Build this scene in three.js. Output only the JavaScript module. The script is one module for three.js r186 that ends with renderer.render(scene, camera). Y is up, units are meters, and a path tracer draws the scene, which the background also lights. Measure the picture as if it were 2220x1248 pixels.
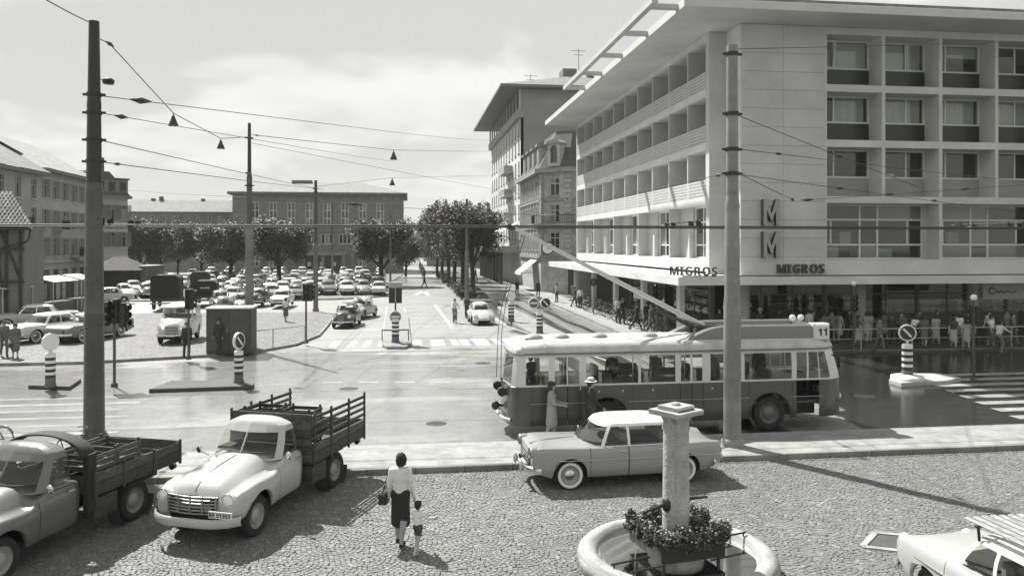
import * as THREE from 'three';
import { mergeGeometries } from 'three/addons/utils/BufferGeometryUtils.js';
import { FontLoader } from 'three/addons/loaders/FontLoader.js';
import { TextGeometry } from 'three/addons/geometries/TextGeometry.js';

// ---------- camera, sky, sun, exposure ----------
const scene = new THREE.Scene();
const YAW = Math.atan(229 / 1700), FOCAL = 1700, HORIZON = 530, EYE = 5.5;
const camera = new THREE.PerspectiveCamera(2 * Math.atan(624 / FOCAL) * 180 / Math.PI, 2220 / 1248, 0.3, 3000);
camera.position.set(0, EYE, 0);
camera.rotation.y = -YAW;
camera.setViewOffset(2220, 1248, 0, 624 - HORIZON, 2220, 1248);
const renderer = new THREE.WebGLRenderer({ antialias: true });
renderer.toneMapping = THREE.LinearToneMapping;
renderer.toneMappingExposure = 1.85;
renderer.shadowMap.enabled = true;
const SUN_DIR = new THREE.Vector3(-0.34, 0.766, -0.545).normalize();
const sun = new THREE.DirectionalLight(new THREE.Color(1, 0.985, 0.955), 5);
sun.position.copy(SUN_DIR).multiplyScalar(150); sun.target.position.set(0, 0, -50);
sun.position.add(sun.target.position);
sun.castShadow = true; sun.shadow.mapSize.set(4096, 4096); sun.shadow.radius = 1.5;
Object.assign(sun.shadow.camera, { left: -110, right: 110, top: 110, bottom: -110, near: 1, far: 420 });
scene.add(sun, sun.target);

// deterministic noise
let seed = 7;
const rnd = () => { seed = (seed * 1664525 + 1013904223) >>> 0; return seed / 4294967296; };
const rr = (a, b) => a + (b - a) * rnd();
const clamp = (v, a = 0, b = 1) => Math.min(b, Math.max(a, v));
const lerp = (a, b, t) => a + (b - a) * t;
const sstep = (a, b, v) => { const t = clamp((v - a) / (b - a)); return t * t * (3 - 2 * t); };
const hash3 = (x, y, z) => { let h = (x * 374761393 + y * 668265263 + z * 2147483647 * 13) | 0; h = Math.imul(h ^ (h >>> 13), 1274126177); return ((h ^ (h >>> 16)) >>> 0) / 4294967296; };
function noise3(x, y, z) {
  const xi = Math.floor(x), yi = Math.floor(y), zi = Math.floor(z), s = (t) => t * t * (3 - 2 * t);
  const u = s(x - xi), v = s(y - yi), w = s(z - zi);
  const c = (a, b, d) => hash3(xi + a, yi + b, zi + d);
  return lerp(lerp(lerp(c(0, 0, 0), c(1, 0, 0), u), lerp(c(0, 1, 0), c(1, 1, 0), u), v), lerp(lerp(c(0, 0, 1), c(1, 0, 1), u), lerp(c(0, 1, 1), c(1, 1, 1), u), v), w);
}
const fbm = (x, y, z, o = 5) => { let s = 0, a = 0.5, n = 0; for (let i = 0; i < o; i++) { s += a * noise3(x, y, z); n += a; x = x * 2.03 + 17; y = y * 2.03 + 5; z = z * 2.03 + 9; a *= 0.5; } return s / n; };

{ // the sky: pale summer haze with soft cumulus, one texture all round
  const W = 1536, Hh = 768, d = new Float32Array(W * Hh * 4);
  for (let j = 0; j < Hh; j++) {
    const el = ((j + 0.5) / Hh - 0.5) * Math.PI;
    for (let i = 0; i < W; i++) {
      const az = (i + 0.5) / W * Math.PI * 2, o = (j * W + i) * 4;
      const y = Math.max(Math.sin(el), 0), cx = Math.cos(el) * Math.cos(az), cz = Math.cos(el) * Math.sin(az);
      const k = 1 / (y + 0.18);
      const warp = fbm(cx * k * 1.1 + 3, cz * k * 1.1, 2.2, 3);
      const n = fbm(cx * k * 2.1 + warp * 1.8 + 11, cz * k * 2.1 + warp, y * 7 + 1.7, 6);
      const puff = sstep(0.47, 0.66, n), under = sstep(0.56, 0.8, fbm(cx * k * 2.1 + warp * 1.8 + 11.12, cz * k * 2.1 + warp + 0.1, y * 7 + 2.3, 5));
      let v = lerp(0.68, 0.95, puff) - 0.16 * under * puff;
      v = lerp(v, 0.86, Math.exp(-y * 9) * 0.85);
      v = lerp(v, v * 0.9, sstep(0.25, 0.9, y));
      v *= 0.545; d[o] = v * 0.995; d[o + 1] = v; d[o + 2] = v * 0.98; d[o + 3] = 1;
    }
  }
  const t = new THREE.DataTexture(d, W, Hh, THREE.RGBAFormat, THREE.FloatType);
  t.mapping = THREE.EquirectangularReflectionMapping; t.magFilter = THREE.LinearFilter; t.minFilter = THREE.LinearFilter; t.wrapS = THREE.RepeatWrapping; t.needsUpdate = true;
  scene.background = t; scene.environment = t;
}
scene.fog = new THREE.FogExp2(new THREE.Color(0.86, 0.87, 0.84), 0.00025);

// ---------- placing: a pixel of the 2220 x 1248 photograph and a height give a point in the place ----------
const FW = [Math.sin(YAW), -Math.cos(YAW)], RT = [Math.cos(YAW), Math.sin(YAW)];
function atD(px, d) { const r = (px - 1110) / FOCAL * d; return [RT[0] * r + FW[0] * d, RT[1] * r + FW[1] * d]; }      // x, z at depth d
function gp(px, py, y = 0) { return atD(px, FOCAL * (EYE - y) / (py - HORIZON)); }                                  // x, z on the level y
const hAt = (py, d) => EYE - (py - HORIZON) * d / FOCAL;
function toPx(x, y, z) { const d = x * FW[0] + z * FW[1], r = x * RT[0] + z * RT[1]; return [1110 + FOCAL * r / d, HORIZON + FOCAL * (EYE - y) / d, d]; }
// ---------- helpers ----------
const V = (x, y, z) => new THREE.Vector3(x, y, z);
const gcol = (v) => new THREE.Color().setRGB(v * 0.985, v, v * 0.97);
const names = new Map();
function numbered(n) { const k = names.get(n) || 0; names.set(n, k + 1); return k ? n + '_' + String(k).padStart(3, '0') : n; }
function tag(o, label, category, group, kind) { o.userData = { label, category }; if (group) o.userData.group = group; if (kind) o.userData.kind = kind; return o; }
function thing(name, label, category, x = 0, y = 0, z = 0, ry = 0, group) {
  const g = new THREE.Group(); g.name = numbered(name); g.position.set(x, y, z); g.rotation.y = ry; tag(g, label, category, group); scene.add(g); return g;
}
function mesh(name, geo, mat, parent) {
  const m = new THREE.Mesh(geo.isG ? geo.build() : geo, mat);
  if (parent) { m.name = name; parent.add(m); } else { m.name = numbered(name); scene.add(m); }
  return m;
}
function struct(name, geo, mat) { const m = mesh(name, geo, mat); m.userData = { kind: 'structure' }; return m; }
function dup(o, label, x, y, z, ry, group) {
  const c = o.clone(); c.name = numbered(o.name.replace(/_\d\d\d$/, '')); c.userData = { ...o.userData, label }; if (group) c.userData.group = group;
  c.position.set(x, y, z); c.rotation.y = ry; scene.add(c); return c;
}

// a soup of triangles with uv in metres
class Geo {
  constructor() { this.p = []; this.n = []; this.isG = true; }
  tri(a, b, c, na, nb, nc) {
    if (!na) { const n = V().subVectors(b, a).cross(V().subVectors(c, a)).normalize(); na = nb = nc = n; }
    for (const v of [a, b, c]) this.p.push(v.x, v.y, v.z);
    for (const v of [na, nb, nc]) this.n.push(v.x, v.y, v.z);
    return this;
  }
  quad(a, b, c, d) { this.tri(a, b, c); return this.tri(a, c, d); }
  geo(g, m) {
    g = g.index ? g.toNonIndexed() : g.clone(); if (m) g.applyMatrix4(m);
    const P = g.attributes.position.array, N = g.attributes.normal.array;
    for (let i = 0; i < P.length; i++) { this.p.push(P[i]); this.n.push(N[i]); }
    return this;
  }
  box(x0, x1, y0, y1, z0, z1) { return this.geo(new THREE.BoxGeometry(x1 - x0, y1 - y0, z1 - z0).translate((x0 + x1) / 2, (y0 + y1) / 2, (z0 + z1) / 2)); }
  // box with chamfered edges
  cbox(x0, x1, y0, y1, z0, z1, c = 0.02) {
    const s = new THREE.Shape(), w = (x1 - x0) / 2 - c, h = (y1 - y0) / 2 - c;
    s.moveTo(-w, -h); s.lineTo(w, -h); s.lineTo(w, h); s.lineTo(-w, h);
    return this.geo(new THREE.ExtrudeGeometry(s, { depth: z1 - z0 - 2 * c, bevelEnabled: true, bevelThickness: c, bevelSize: c, bevelSegments: 1 }).translate((x0 + x1) / 2, (y0 + y1) / 2, z0 + c));
  }
  rod(a, b, r0, r1 = r0, seg = 8, open = false) {
    const A = Array.isArray(a) ? V(...a) : a, B = Array.isArray(b) ? V(...b) : b, d = V().subVectors(B, A), L = d.length();
    const g = new THREE.CylinderGeometry(r1, r0, L, seg, 1, open); g.translate(0, L / 2, 0);
    const m = new THREE.Matrix4().makeRotationFromQuaternion(new THREE.Quaternion().setFromUnitVectors(V(0, 1, 0), d.normalize())); m.setPosition(A);
    return this.geo(g, m);
  }
  // square bar
  bar(a, b, w, h) {
    const A = V(...a), B = V(...b), d = V().subVectors(B, A), L = d.length(), g = new THREE.BoxGeometry(L, h, w);
    const x = d.clone().normalize(), z = V().crossVectors(x, Math.abs(x.y) > 0.95 ? V(1, 0, 0) : V(0, 1, 0)).normalize(), y = V().crossVectors(z, x);
    const m = new THREE.Matrix4().makeBasis(x, y, z); m.setPosition(A.add(B).multiplyScalar(0.5));
    return this.geo(g, m);
  }
  tube(pts, r, seg = 6, n = 24) { return this.geo(new THREE.TubeGeometry(new THREE.CatmullRomCurve3(pts.map((p) => V(...p))), n, r, seg)); }
  lathe(prof, seg = 24, x = 0, y = 0, z = 0) { return this.geo(new THREE.LatheGeometry(prof.map((p) => new THREE.Vector2(...p)), seg).translate(x, y, z)); }
  ball(x, y, z, rx, ry = rx, rz = rx, seg = 12) { return this.geo(new THREE.SphereGeometry(1, seg, Math.max(6, seg * 0.7 | 0)), new THREE.Matrix4().makeScale(rx, ry, rz).setPosition(x, y, z)); }
  torus(x, y, z, R, r, axis = 'z', seg = 24, ts = 8, arc = Math.PI * 2) {
    const g = new THREE.TorusGeometry(R, r, ts, seg, arc); if (axis === 'y') g.rotateX(Math.PI / 2); if (axis === 'x') g.rotateY(Math.PI / 2);
    return this.geo(g.translate(x, y, z));
  }
  // smooth grid: pts[i][j] of Vector3; keep(i, j) chooses cells
  grid(pts, keep, flip = false) {
    const I = pts.length, J = pts[0].length, N = pts.map((r) => r.map(() => V(0, 0, 0)));
    const t1 = V(), t2 = V();
    for (let i = 0; i < I; i++) for (let j = 0; j < J; j++) {
      t1.subVectors(pts[Math.min(i + 1, I - 1)][j], pts[Math.max(i - 1, 0)][j]); t2.subVectors(pts[i][Math.min(j + 1, J - 1)], pts[i][Math.max(j - 1, 0)]);
      N[i][j].crossVectors(t1, t2).multiplyScalar(flip ? -1 : 1); if (N[i][j].lengthSq() < 1e-14) N[i][j].set(0, 1, 0); N[i][j].normalize();
    }
    for (let i = 0; i < I - 1; i++) for (let j = 0; j < J - 1; j++) {
      if (keep && !keep(i, j)) continue;
      const q = [[i, j], [i + 1, j], [i + 1, j + 1], [i, j + 1]]; if (flip) q.reverse();
      const P = q.map(([a, b]) => pts[a][b]), n = q.map(([a, b]) => N[a][b]);
      this.tri(P[0], P[1], P[2], n[0], n[1], n[2]); this.tri(P[0], P[2], P[3], n[0], n[2], n[3]);
    }
    return this;
  }
  move(x, y, z) { for (let i = 0; i < this.p.length; i += 3) { this.p[i] += x; this.p[i + 1] += y; this.p[i + 2] += z; } return this; }
  build() {
    const g = new THREE.BufferGeometry(), u = new Float32Array(this.p.length / 3 * 2), P = this.p, N = this.n;
    for (let i = 0, k = 0; i < P.length; i += 3, k += 2) {
      const ax = Math.abs(N[i]), ay = Math.abs(N[i + 1]), az = Math.abs(N[i + 2]);
      if (ay >= ax && ay >= az) { u[k] = P[i]; u[k + 1] = P[i + 2]; } else if (ax >= az) { u[k] = P[i + 2]; u[k + 1] = P[i + 1]; } else { u[k] = P[i]; u[k + 1] = P[i + 1]; }
    }
    g.setAttribute('position', new THREE.BufferAttribute(new Float32Array(P), 3));
    g.setAttribute('normal', new THREE.BufferAttribute(new Float32Array(N), 3));
    g.setAttribute('uv', new THREE.BufferAttribute(u, 2));
    return g;
  }
}
const G = () => new Geo();
// a slab with outline [[x, z], ...] between the levels y0 and y1
function slab(pts, y0, y1, bevel = 0) {
  const s = new THREE.Shape(pts.map(([x, z]) => new THREE.Vector2(x, -z)));
  const g = new THREE.ExtrudeGeometry(s, { depth: y1 - y0 - bevel, bevelEnabled: bevel > 0, bevelThickness: bevel, bevelSize: bevel, bevelOffset: -bevel, bevelSegments: 2, curveSegments: 8 });
  g.rotateX(-Math.PI / 2).translate(0, y0, 0);
  return G().geo(g);
}
function sheet(pts, y) { const g = new THREE.ShapeGeometry(new THREE.Shape(pts.map(([x, z]) => new THREE.Vector2(x, -z)))); g.rotateX(-Math.PI / 2).translate(0, y, 0); return G().geo(g); }
const rect = (x0, x1, z0, z1) => [[x0, z0], [x1, z0], [x1, z1], [x0, z1]];
// a wall W x H in the xy plane, front face at z = 0, thickness T, with holes [x, y, w, h] (or arched with r)
function wallGeo(W, H, holes, T = 0.35, outline) {
  const s = new THREE.Shape((outline || [[0, 0], [W, 0], [W, H], [0, H]]).map((p) => new THREE.Vector2(...p)));
  for (const [x, y, w, h, arch] of holes) {
    const p = new THREE.Path(); p.moveTo(x, y); p.lineTo(x, y + h);
    if (arch) p.absarc(x + w / 2, y + h, w / 2, Math.PI, 0, true); else p.lineTo(x + w, y + h);
    p.lineTo(x + w, y); p.closePath(); s.holes.push(p);
  }
  return G().geo(new THREE.ExtrudeGeometry(s, { depth: T, bevelEnabled: false, curveSegments: 6 }).translate(0, 0, -T));
}

// ---------- procedural textures ----------
function tex(size, fn, srgb, rep = 1) {
  const d = new Uint8Array(size * size * 4);
  for (let j = 0; j < size; j++) for (let i = 0; i < size; i++) {
    const v = fn(i / size, j / size), o = (j * size + i) * 4;
    if (Array.isArray(v)) { for (let k = 0; k < 3; k++) d[o + k] = clamp(v[k]) * 255; } else d[o] = d[o + 1] = d[o + 2] = clamp(v) * 255;
    d[o + 3] = 255;
  }
  const t = new THREE.DataTexture(d, size, size); t.wrapS = t.wrapT = THREE.RepeatWrapping; t.magFilter = THREE.LinearFilter; t.minFilter = THREE.LinearMipmapLinearFilter; t.generateMipmaps = true;
  if (srgb) t.colorSpace = THREE.SRGBColorSpace; t.repeat.set(rep, rep); t.needsUpdate = true; return t;
}
// tileable value noise on the unit square
function tnoise(u, v, f, s) {
  const x = u * f, y = v * f, xi = Math.floor(x), yi = Math.floor(y), w = (t) => t * t * (3 - 2 * t), m = (k) => ((k % f) + f) % f;
  const c = (a, b) => hash3(m(xi + a), m(yi + b), s), a = w(x - xi), b = w(y - yi);
  return lerp(lerp(c(0, 0), c(1, 0), a), lerp(c(0, 1), c(1, 1), a), b);
}
const tfbm = (u, v, f, o, s) => { let r = 0, a = 0.5, n = 0; for (let i = 0; i < o; i++) { r += a * tnoise(u, v, f, s + i); n += a; f *= 2; a *= 0.55; } return r / n; };
const T_grain = tex(512, (u, v) => 0.8 + 0.28 * (tfbm(u, v, 8, 6, 3) - 0.5) + 0.16 * (tnoise(u, v, 256, 8) - 0.5), true, 0.4);          // plaster, stone
const T_plaster = tex(512, (u, v) => 0.86 + 0.16 * (tfbm(u, v, 4, 6, 31) - 0.5) + 0.02 * (tnoise(u, v, 64, 18) - 0.5), true, 0.13);
const T_bump = tex(512, (u, v) => tfbm(u, v, 32, 4, 5), false, 0.8);
const T_wood = tex(256, (u, v) => 0.72 + 0.35 * (tfbm(u * 0.12, v, 32, 4, 12) - 0.5) + 0.2 * (tnoise(u, v, 16, 4) - 0.5), true, 1.1);
const T_roof = tex(512, (u, v) => 0.78 + 0.3 * (tfbm(u, v, 16, 5, 21) - 0.5) + 0.12 * (tnoise(u, v, 128, 2) - 0.5), true, 0.2);
const T_coat = tex(256, (u, v) => 0.42 + 0.5 * tfbm(u, v, 6, 5, 44), false, 0.5);

const mats = new Map();
function mat(v, rough = 0.8, o = {}) {
  const k = v + '|' + rough + '|' + Object.entries(o).map(([a, b]) => a + (b && b.uuid || b)).join();
  if (!mats.has(k)) mats.set(k, new (o.clearcoat || o.transmission || o.sheen ? THREE.MeshPhysicalMaterial : THREE.MeshStandardMaterial)({ color: gcol(v), roughness: rough, ...o }));
  return mats.get(k);
}
const plaster = (v) => mat(v, 0.9, { map: T_plaster, bumpMap: T_bump, bumpScale: 0.004 });
const stone = (v) => mat(v, 0.85, { map: T_grain, bumpMap: T_bump, bumpScale: 0.006 });
const wood = (v) => mat(v, 0.8, { map: T_wood, bumpMap: T_wood, bumpScale: 0.004 });
const roofing = (v) => mat(v, 0.85, { map: T_roof, bumpMap: T_roof, bumpScale: 0.02 });
const paint = (v, r = 0.32) => mat(v, r, { clearcoat: 0.6, clearcoatRoughness: 0.18 });
const metal = (v, r = 0.5) => mat(v, r, { metalness: 0.6 });
const chrome = mat(0.62, 0.16, { metalness: 1 });
const rubber = mat(0.022, 0.85, { bumpMap: T_bump, bumpScale: 0.004 });
const glass = mat(0.92, 0.03, { transmission: 1, thickness: 0, ior: 1.5 });
const darkGlass = mat(0.035, 0.06, { clearcoat: 0.5 });
const ironMat = mat(0.03, 0.5, { metalness: 0.3 });
const blackMat = mat(0.018, 0.7);
const whitePaint = mat(0.72, 0.5);
const curtainMat = mat(0.5, 0.95);
const font = await new FontLoader().loadAsync('fonts/droid/droid_sans_bold.typeface.json');
function text(str, size, depth = 0.05) { const g = new TextGeometry(str, { font, size, depth, curveSegments: 3, bevelEnabled: false }); return G().geo(g); }
// piecewise smooth interpolation of [[x, y], ...]
function curve(pts) {
  return (x) => {
    if (x <= pts[0][0]) return pts[0][1]; const n = pts.length; if (x >= pts[n - 1][0]) return pts[n - 1][1];
    let i = 0; while (pts[i + 1][0] < x) i++;
    const [x0, y0] = pts[i], [x1, y1] = pts[i + 1], h = x1 - x0, t = (x - x0) / h;
    const sl = (a, b) => (pts[b][1] - pts[a][1]) / (pts[b][0] - pts[a][0]);
    const tang = (k) => { if (k === 0) return sl(0, 1); if (k === n - 1) return sl(n - 2, n - 1); const a = sl(k - 1, k), b = sl(k, k + 1); return a * b <= 0 ? 0 : 2 * a * b / (a + b); };
    const m0 = tang(i) * h, m1 = tang(i + 1) * h, t2 = t * t, t3 = t2 * t;
    return y0 * (2 * t3 - 3 * t2 + 1) + m0 * (t3 - 2 * t2 + t) + y1 * (-2 * t3 + 3 * t2) + m1 * (t3 - t2);
  };
}
// ---------- ground, road, pavements ----------
const toS = (a) => a <= 0.0031308 ? a * 12.92 : 1.055 * Math.pow(a, 1 / 2.4) - 0.055;
const wetAt = (x, z) => {
  const streak = fbm(x * 0.16, z * 0.75, 3.3, 4), blot = fbm(x * 0.35, z * 0.45, 8.1, 4);
  let w = 0.42 * sstep(0.36, 0.62, streak) + 0.18 * sstep(0.4, 0.6, blot);
  if (z > -43) w += 0.42 * sstep(-43, -38, z);
  const right = sstep(12.2, 13.2, x + (blot - 0.5) * 9) * sstep(-46, -41, z + (x > 10 ? 0 : -3));
  const lane = sstep(6.2, 7.2, x + (blot - 0.5) * 1.5) * (1 - sstep(12.2, 13.4, x)) * sstep(-96, -70, z) * (0.55 + 0.45 * sstep(0.4, 0.6, fbm(x * 1.3, z * 0.07, 1.2, 3)));
  const dryUp = sstep(-50, -44, z) ; if (z < -44 && x < 6) w *= 0.35 + 0.4 * dryUp;
  w = Math.min(w, 0.7);
  return clamp(Math.max(w, right * (0.88 + 0.12 * sstep(0.34, 0.5, streak)), lane * 0.9));
};
const NR = 1024, wetField = new Float32Array(NR * NR);
for (let j = 0; j < NR; j++) for (let i = 0; i < NR; i++) wetField[j * NR + i] = wetAt((i + 0.5) / NR * 90 - 45, (j + 0.5) / NR * 90 - 108);
const wf = (u, v) => wetField[Math.min(NR - 1, v * NR | 0) * NR + Math.min(NR - 1, u * NR | 0)];
const roadTex = tex(NR, (u, v) => {
  const x = u * 90 - 45, z = v * 90 - 108, w = wf(u, v);
  const darkerPart = z + 0.8 * fbm(x * 0.5, z * 0.5, 7, 3) < -41.6;   // the asphalt tone steps darker past a ragged line up the street
  let a = (w < 0.7 ? lerp(darkerPart ? 0.23 : 0.34, 0.22, w / 0.7) : lerp(0.22, 0.024, Math.min(1, (w - 0.7) / 0.18))) * (0.86 + 0.28 * fbm(x * 3, z * 3, 5, 3)) * (0.9 + 0.2 * rnd());
  const seam = Math.abs(((z + 0.6 * fbm(x * 0.2, 1, 1, 2)) % 5.4 + 5.4) % 5.4 - 2.7); if (seam < 0.05) a *= 0.6;
  return toS(a);
}, true);
const roadRough = tex(NR, (u, v) => { const x = u * 90 - 45, z = v * 90 - 108; return lerp(0.6, 0.12, Math.min(1, wf(u, v) * 1.3)) + 0.14 * (fbm(x * 1.2, z * 4, 9, 3) - 0.4); }, false);
for (const t of [roadTex, roadRough]) { t.repeat.set(1 / 90, 1 / 90); t.offset.set(0.5, 0.2); }
const T_asph = tex(512, (u, v) => 0.5 + 0.6 * (tnoise(u, v, 128, 6) - 0.5) + 0.5 * (tfbm(u, v, 16, 3, 7) - 0.5), false, 0.4);
const roadMat = new THREE.MeshStandardMaterial({ color: new THREE.Color(0.985, 1, 0.965), map: roadTex, roughnessMap: roadRough, roughness: 1, bumpMap: T_asph, bumpScale: 0.0018 });
// small setts seen from afar
const T_sett = tex(512, (u, v) => {
  const s = 26, r = Math.floor(v * s), x = u * s + (r % 2) * 0.5, fx = Math.abs(x - Math.floor(x) - 0.5), fy = Math.abs(v * s - r - 0.5), j = Math.max(fx, fy);
  return (0.72 + 0.3 * (hash3(Math.floor(x) % s, r, 4) - 0.5) + 0.12 * (tfbm(u, v, 8, 4, 3) - 0.5)) * (j > 0.42 ? 0.62 : 1);
}, true, 1 / 2.9);
const T_settB = tex(512, (u, v) => { const s = 26, r = Math.floor(v * s), x = u * s + (r % 2) * 0.5, fx = Math.abs(x - Math.floor(x) - 0.5), fy = Math.abs(v * s - r - 0.5); return 1 - sstep(0.33, 0.47, Math.max(fx, fy)); }, false, 1 / 2.9);
const settFar = mat(0.36, 0.75, { map: T_sett, bumpMap: T_settB, bumpScale: 0.012 });
const paveMat = mat(0.42, 0.8, { map: T_grain, bumpMap: T_bump, bumpScale: 0.004 });
const kerbMat = [0.3, 0.35, 0.4].map((v) => mat(v, 0.8, { map: T_grain, bumpMap: T_bump, bumpScale: 0.006 }));
const markMat = mat(0.68, 0.55, { map: T_grain });

struct('ground', sheet(rect(-1500, 1500, -2500, 500), -0.12), mat(0.16, 0.9, { map: T_grain }));
const road = struct('road', sheet(rect(-120, 120, -420, -20.9), 0), roadMat);
{ // pavement between road and plaza
  const o = struct('front_pavement', slab(rect(-45, 45, -21.25, -19.14), -0.1, 0.13), paveMat);
  const st = [1.18, 1.18, 1.18].map(() => { const g = G().cbox(0, 1.175, -0.1, 0.135 + rr(-0.004, 0.004), -0.15, 0.0, 0.014); return g.build(); });
  for (let i = 0; i < 58; i++) { const m = mesh('kerb_stone', st[i % 3], kerbMat[(rnd() * 3) | 0], o); m.position.set(-34 + i * 1.18, 0, -18.985 + rr(-0.006, 0.006)); }
}
const plaza = struct('plaza', sheet(rect(-60, 60, -18.99, 30), -0.022), mat(0.13, 0.95, { map: T_grain }));
const [FTX, FTZ] = atD(1466, 13.15);
{ // granite setts in segmental arcs
  const variants = [0, 1, 2].map((k) => {
    const w = 0.0435, t = 0.037 - k * 0.0015, g = G(), P = (x, y, z) => V(x, y, z), y1 = 0.003 - k * 0.001, y0 = -0.008;
    const top = [P(-t, y1, -t), P(-t, y1 + 0.001, t * 1.03), P(t, y1, t), P(t * 1.02, y1 - 0.001, -t)], mid = [P(-w, y0, -w), P(-w, y0, w), P(w, y0, w), P(w, y0, -w)], bot = mid.map((p) => P(p.x, -0.04, p.z));
    g.quad(...top); for (let i = 0; i < 4; i++) { const j = (i + 1) % 4; g.quad(mid[i], mid[j], top[j], top[i]); g.quad(bot[i], bot[j], mid[j], mid[i]); }
    return g.build();
  });
  const list = [], SW = 1.32, SR = SW / 2, p = 0.09, inLater = (x, z, j) => { for (let q = j + 1; q <= j + 2; q++) { const zc = -10.2 - 0.4 - q * SR, off = (q & 1) * SR, i = Math.round((x - off) / SW); if (Math.hypot(x - off - i * SW, z - zc) < SR - 0.01) return true; } return false; };
  for (let j = -3; j < 16; j++) for (let i = -12; i < 16; i++) {     // overlapping fans of concentric arcs
    const cx = i * SW + (j & 1) * SR, cz = -10.6 - j * SR;
    for (let m = 0; m < 8; m++) { const r = SR - p * 0.5 - m * p, n = Math.max(1, Math.round(6.2832 * r / p)), ph = rnd();
      for (let k = 0; k < n; k++) {
        const th = (k + ph) / n * 6.2832, x = cx + r * Math.sin(th), z = cz + r * Math.cos(th); if (inLater(x, z, j)) continue;
        if (z > -10.4 || z < -18.98) continue;
        const q = toPx(x, 0, z); if (q[0] < -420 || q[0] > 2640) continue;
        if (Math.hypot(x - FTX, z - FTZ) < 1.42) continue;
        list.push([x + rr(-0.004, 0.004), z + rr(-0.004, 0.004), th + rr(-0.05, 0.05), q]);
      } }
  }
  const inV = list.filter((s) => s[3][0] > 4 && s[3][0] < 2216 && s[3][1] < 1246 && Math.hypot(s[0] - FTX, s[1] - FTZ) > 1.75 && !(s[3][0] < 330) && !(s[3][0] > 1950)).sort((a, b) => b[1] - a[1] + 0 * a[0]);
  inV.sort((a, b) => a[3][2] - b[3][2]);
  const near = new Set(inV.slice(0, 300)), tones = [0.24, 0.27, 0.3, 0.34, 0.25].map((v) => mat(v, 0.72, { map: T_grain, bumpMap: T_bump, bumpScale: 0.006 }));
  for (const s of near) { const m = mesh('sett', variants[(rnd() * 3) | 0], tones[(rnd() * 5) | 0], plaza); m.position.set(s[0], rr(-0.005, 0.004), s[1]); m.rotation.y = s[2]; }
  const rest = list.filter((s) => !near.has(s)), white = new THREE.MeshStandardMaterial({ color: 0xffffff, roughness: 0.72, map: T_grain, bumpMap: T_bump, bumpScale: 0.006 });
  const im = new THREE.InstancedMesh(variants[0], white, rest.length), m4 = new THREE.Matrix4(), q4 = new THREE.Quaternion(), col = new THREE.Color();
  rest.forEach((s, i) => {
    q4.setFromEuler(new THREE.Euler(rr(-0.03, 0.03), s[2], rr(-0.03, 0.03))); m4.compose(V(s[0], rr(-0.006, 0.004), s[1]), q4, V(rr(0.93, 1.06), 1, rr(0.93, 1.06))); im.setMatrixAt(i, m4);
    const v = (rnd() < 0.05 ? 0.42 : rr(0.23, 0.33)) * (0.86 + 0.3 * fbm(s[0] * 0.7, s[1] * 0.7, 4, 3)); col.setRGB(v * 0.98, v, v * 0.96); im.setColorAt(i, col);
  });
  im.name = 'distant_setts'; im.userData = { kind: 'stuff' }; plaza.add(im);
}
// the cobbled car park, in two fields with kerbs
const kerbLine = (o, pts, h = 0.14, wdt = 0.16, y0 = 0) => {   // a row of kerb stones along a line
  for (let i = 0; i < pts.length - 1; i++) {
    const [a, b] = [pts[i], pts[i + 1]], L = Math.hypot(b[0] - a[0], b[1] - a[1]), n = Math.max(1, Math.round(L / 1.3)), ry = Math.atan2(-(b[1] - a[1]), b[0] - a[0]);
    const g = G().cbox(0.004, L / n - 0.004, -0.05, h, -wdt / 2, wdt / 2, 0.015).build();
    for (let k = 0; k < n; k++) { const m = mesh('kerb_stone', g, kerbMat[(rnd() * 3) | 0], o); m.position.set(lerp(a[0], b[0], k / n), y0, lerp(a[1], b[1], k / n)); m.rotation.y = ry; }
  }
};
{
  const edge = [[-60, -36.6], ...[[0, 793], [180, 789], [330, 781], [450, 774], [560, 764], [640, 750], [690, 730], [709, 708], [722, 688]].map((p) => gp(...p))];
  const end = gp(722, 688), in2 = gp(690, 679);
  const o = struct('car_park_apron', slab([...edge, in2, [-60, in2[1] - 2]], -0.05, 0.12), settFar); kerbLine(o, edge.slice(1));
  const e2 = [[640, 651], [720, 650], [790, 647], [830, 643], [842, 636], [846, 625], [846, 612]].map((p) => gp(...p));
  const f = struct('car_park', slab([[-70, e2[0][1] - 0.5], ...e2, [0.2, -154], [-70, -160]], -0.05, 0.12), mat(0.34, 0.75, { map: T_sett })); kerbLine(f, e2, 0.14);
}
{ // planted strip in the street, building pavement, traffic islands
  const med = [[1068, 668], [1014, 657], [985, 634], [950, 602], [936, 588]].map((p) => gp(...p)), mr = [[1000, 596], [1046, 632], [1066, 654]].map((p) => gp(...p));
  const o = struct('planted_strip', slab([med[1], med[2], med[3], med[4], mr[0], mr[1], mr[2]], -0.05, 0.15), mat(0.12, 0.95, { map: T_grain })); kerbLine(o, [mr[2], med[1], med[2], med[3], med[4]], 0.18);
  const pv = [[1010, 578], [1090, 611], [1200, 661], [1300, 704], [1400, 747]].map((p) => gp(...p)), c = [15.4, -38.6], c2 = [17.2, -37.1];
  const pvm = struct('store_pavement', slab([...pv, c, c2, [18.6, -36.95], [18.6, -49], [16, -49], [16, -150]], -0.05, 0.13), paveMat); kerbLine(pvm, [...pv, c, c2, [34, -36.85]], 0.145);
}
struct('store_forecourt', slab([[18.6, -36.95], [60, -36.4], [60, -49], [18.6, -49]], -0.05, 0.13), mat(0.09, 0.5, { map: T_grain, bumpMap: T_bump, bumpScale: 0.003 }));
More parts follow.
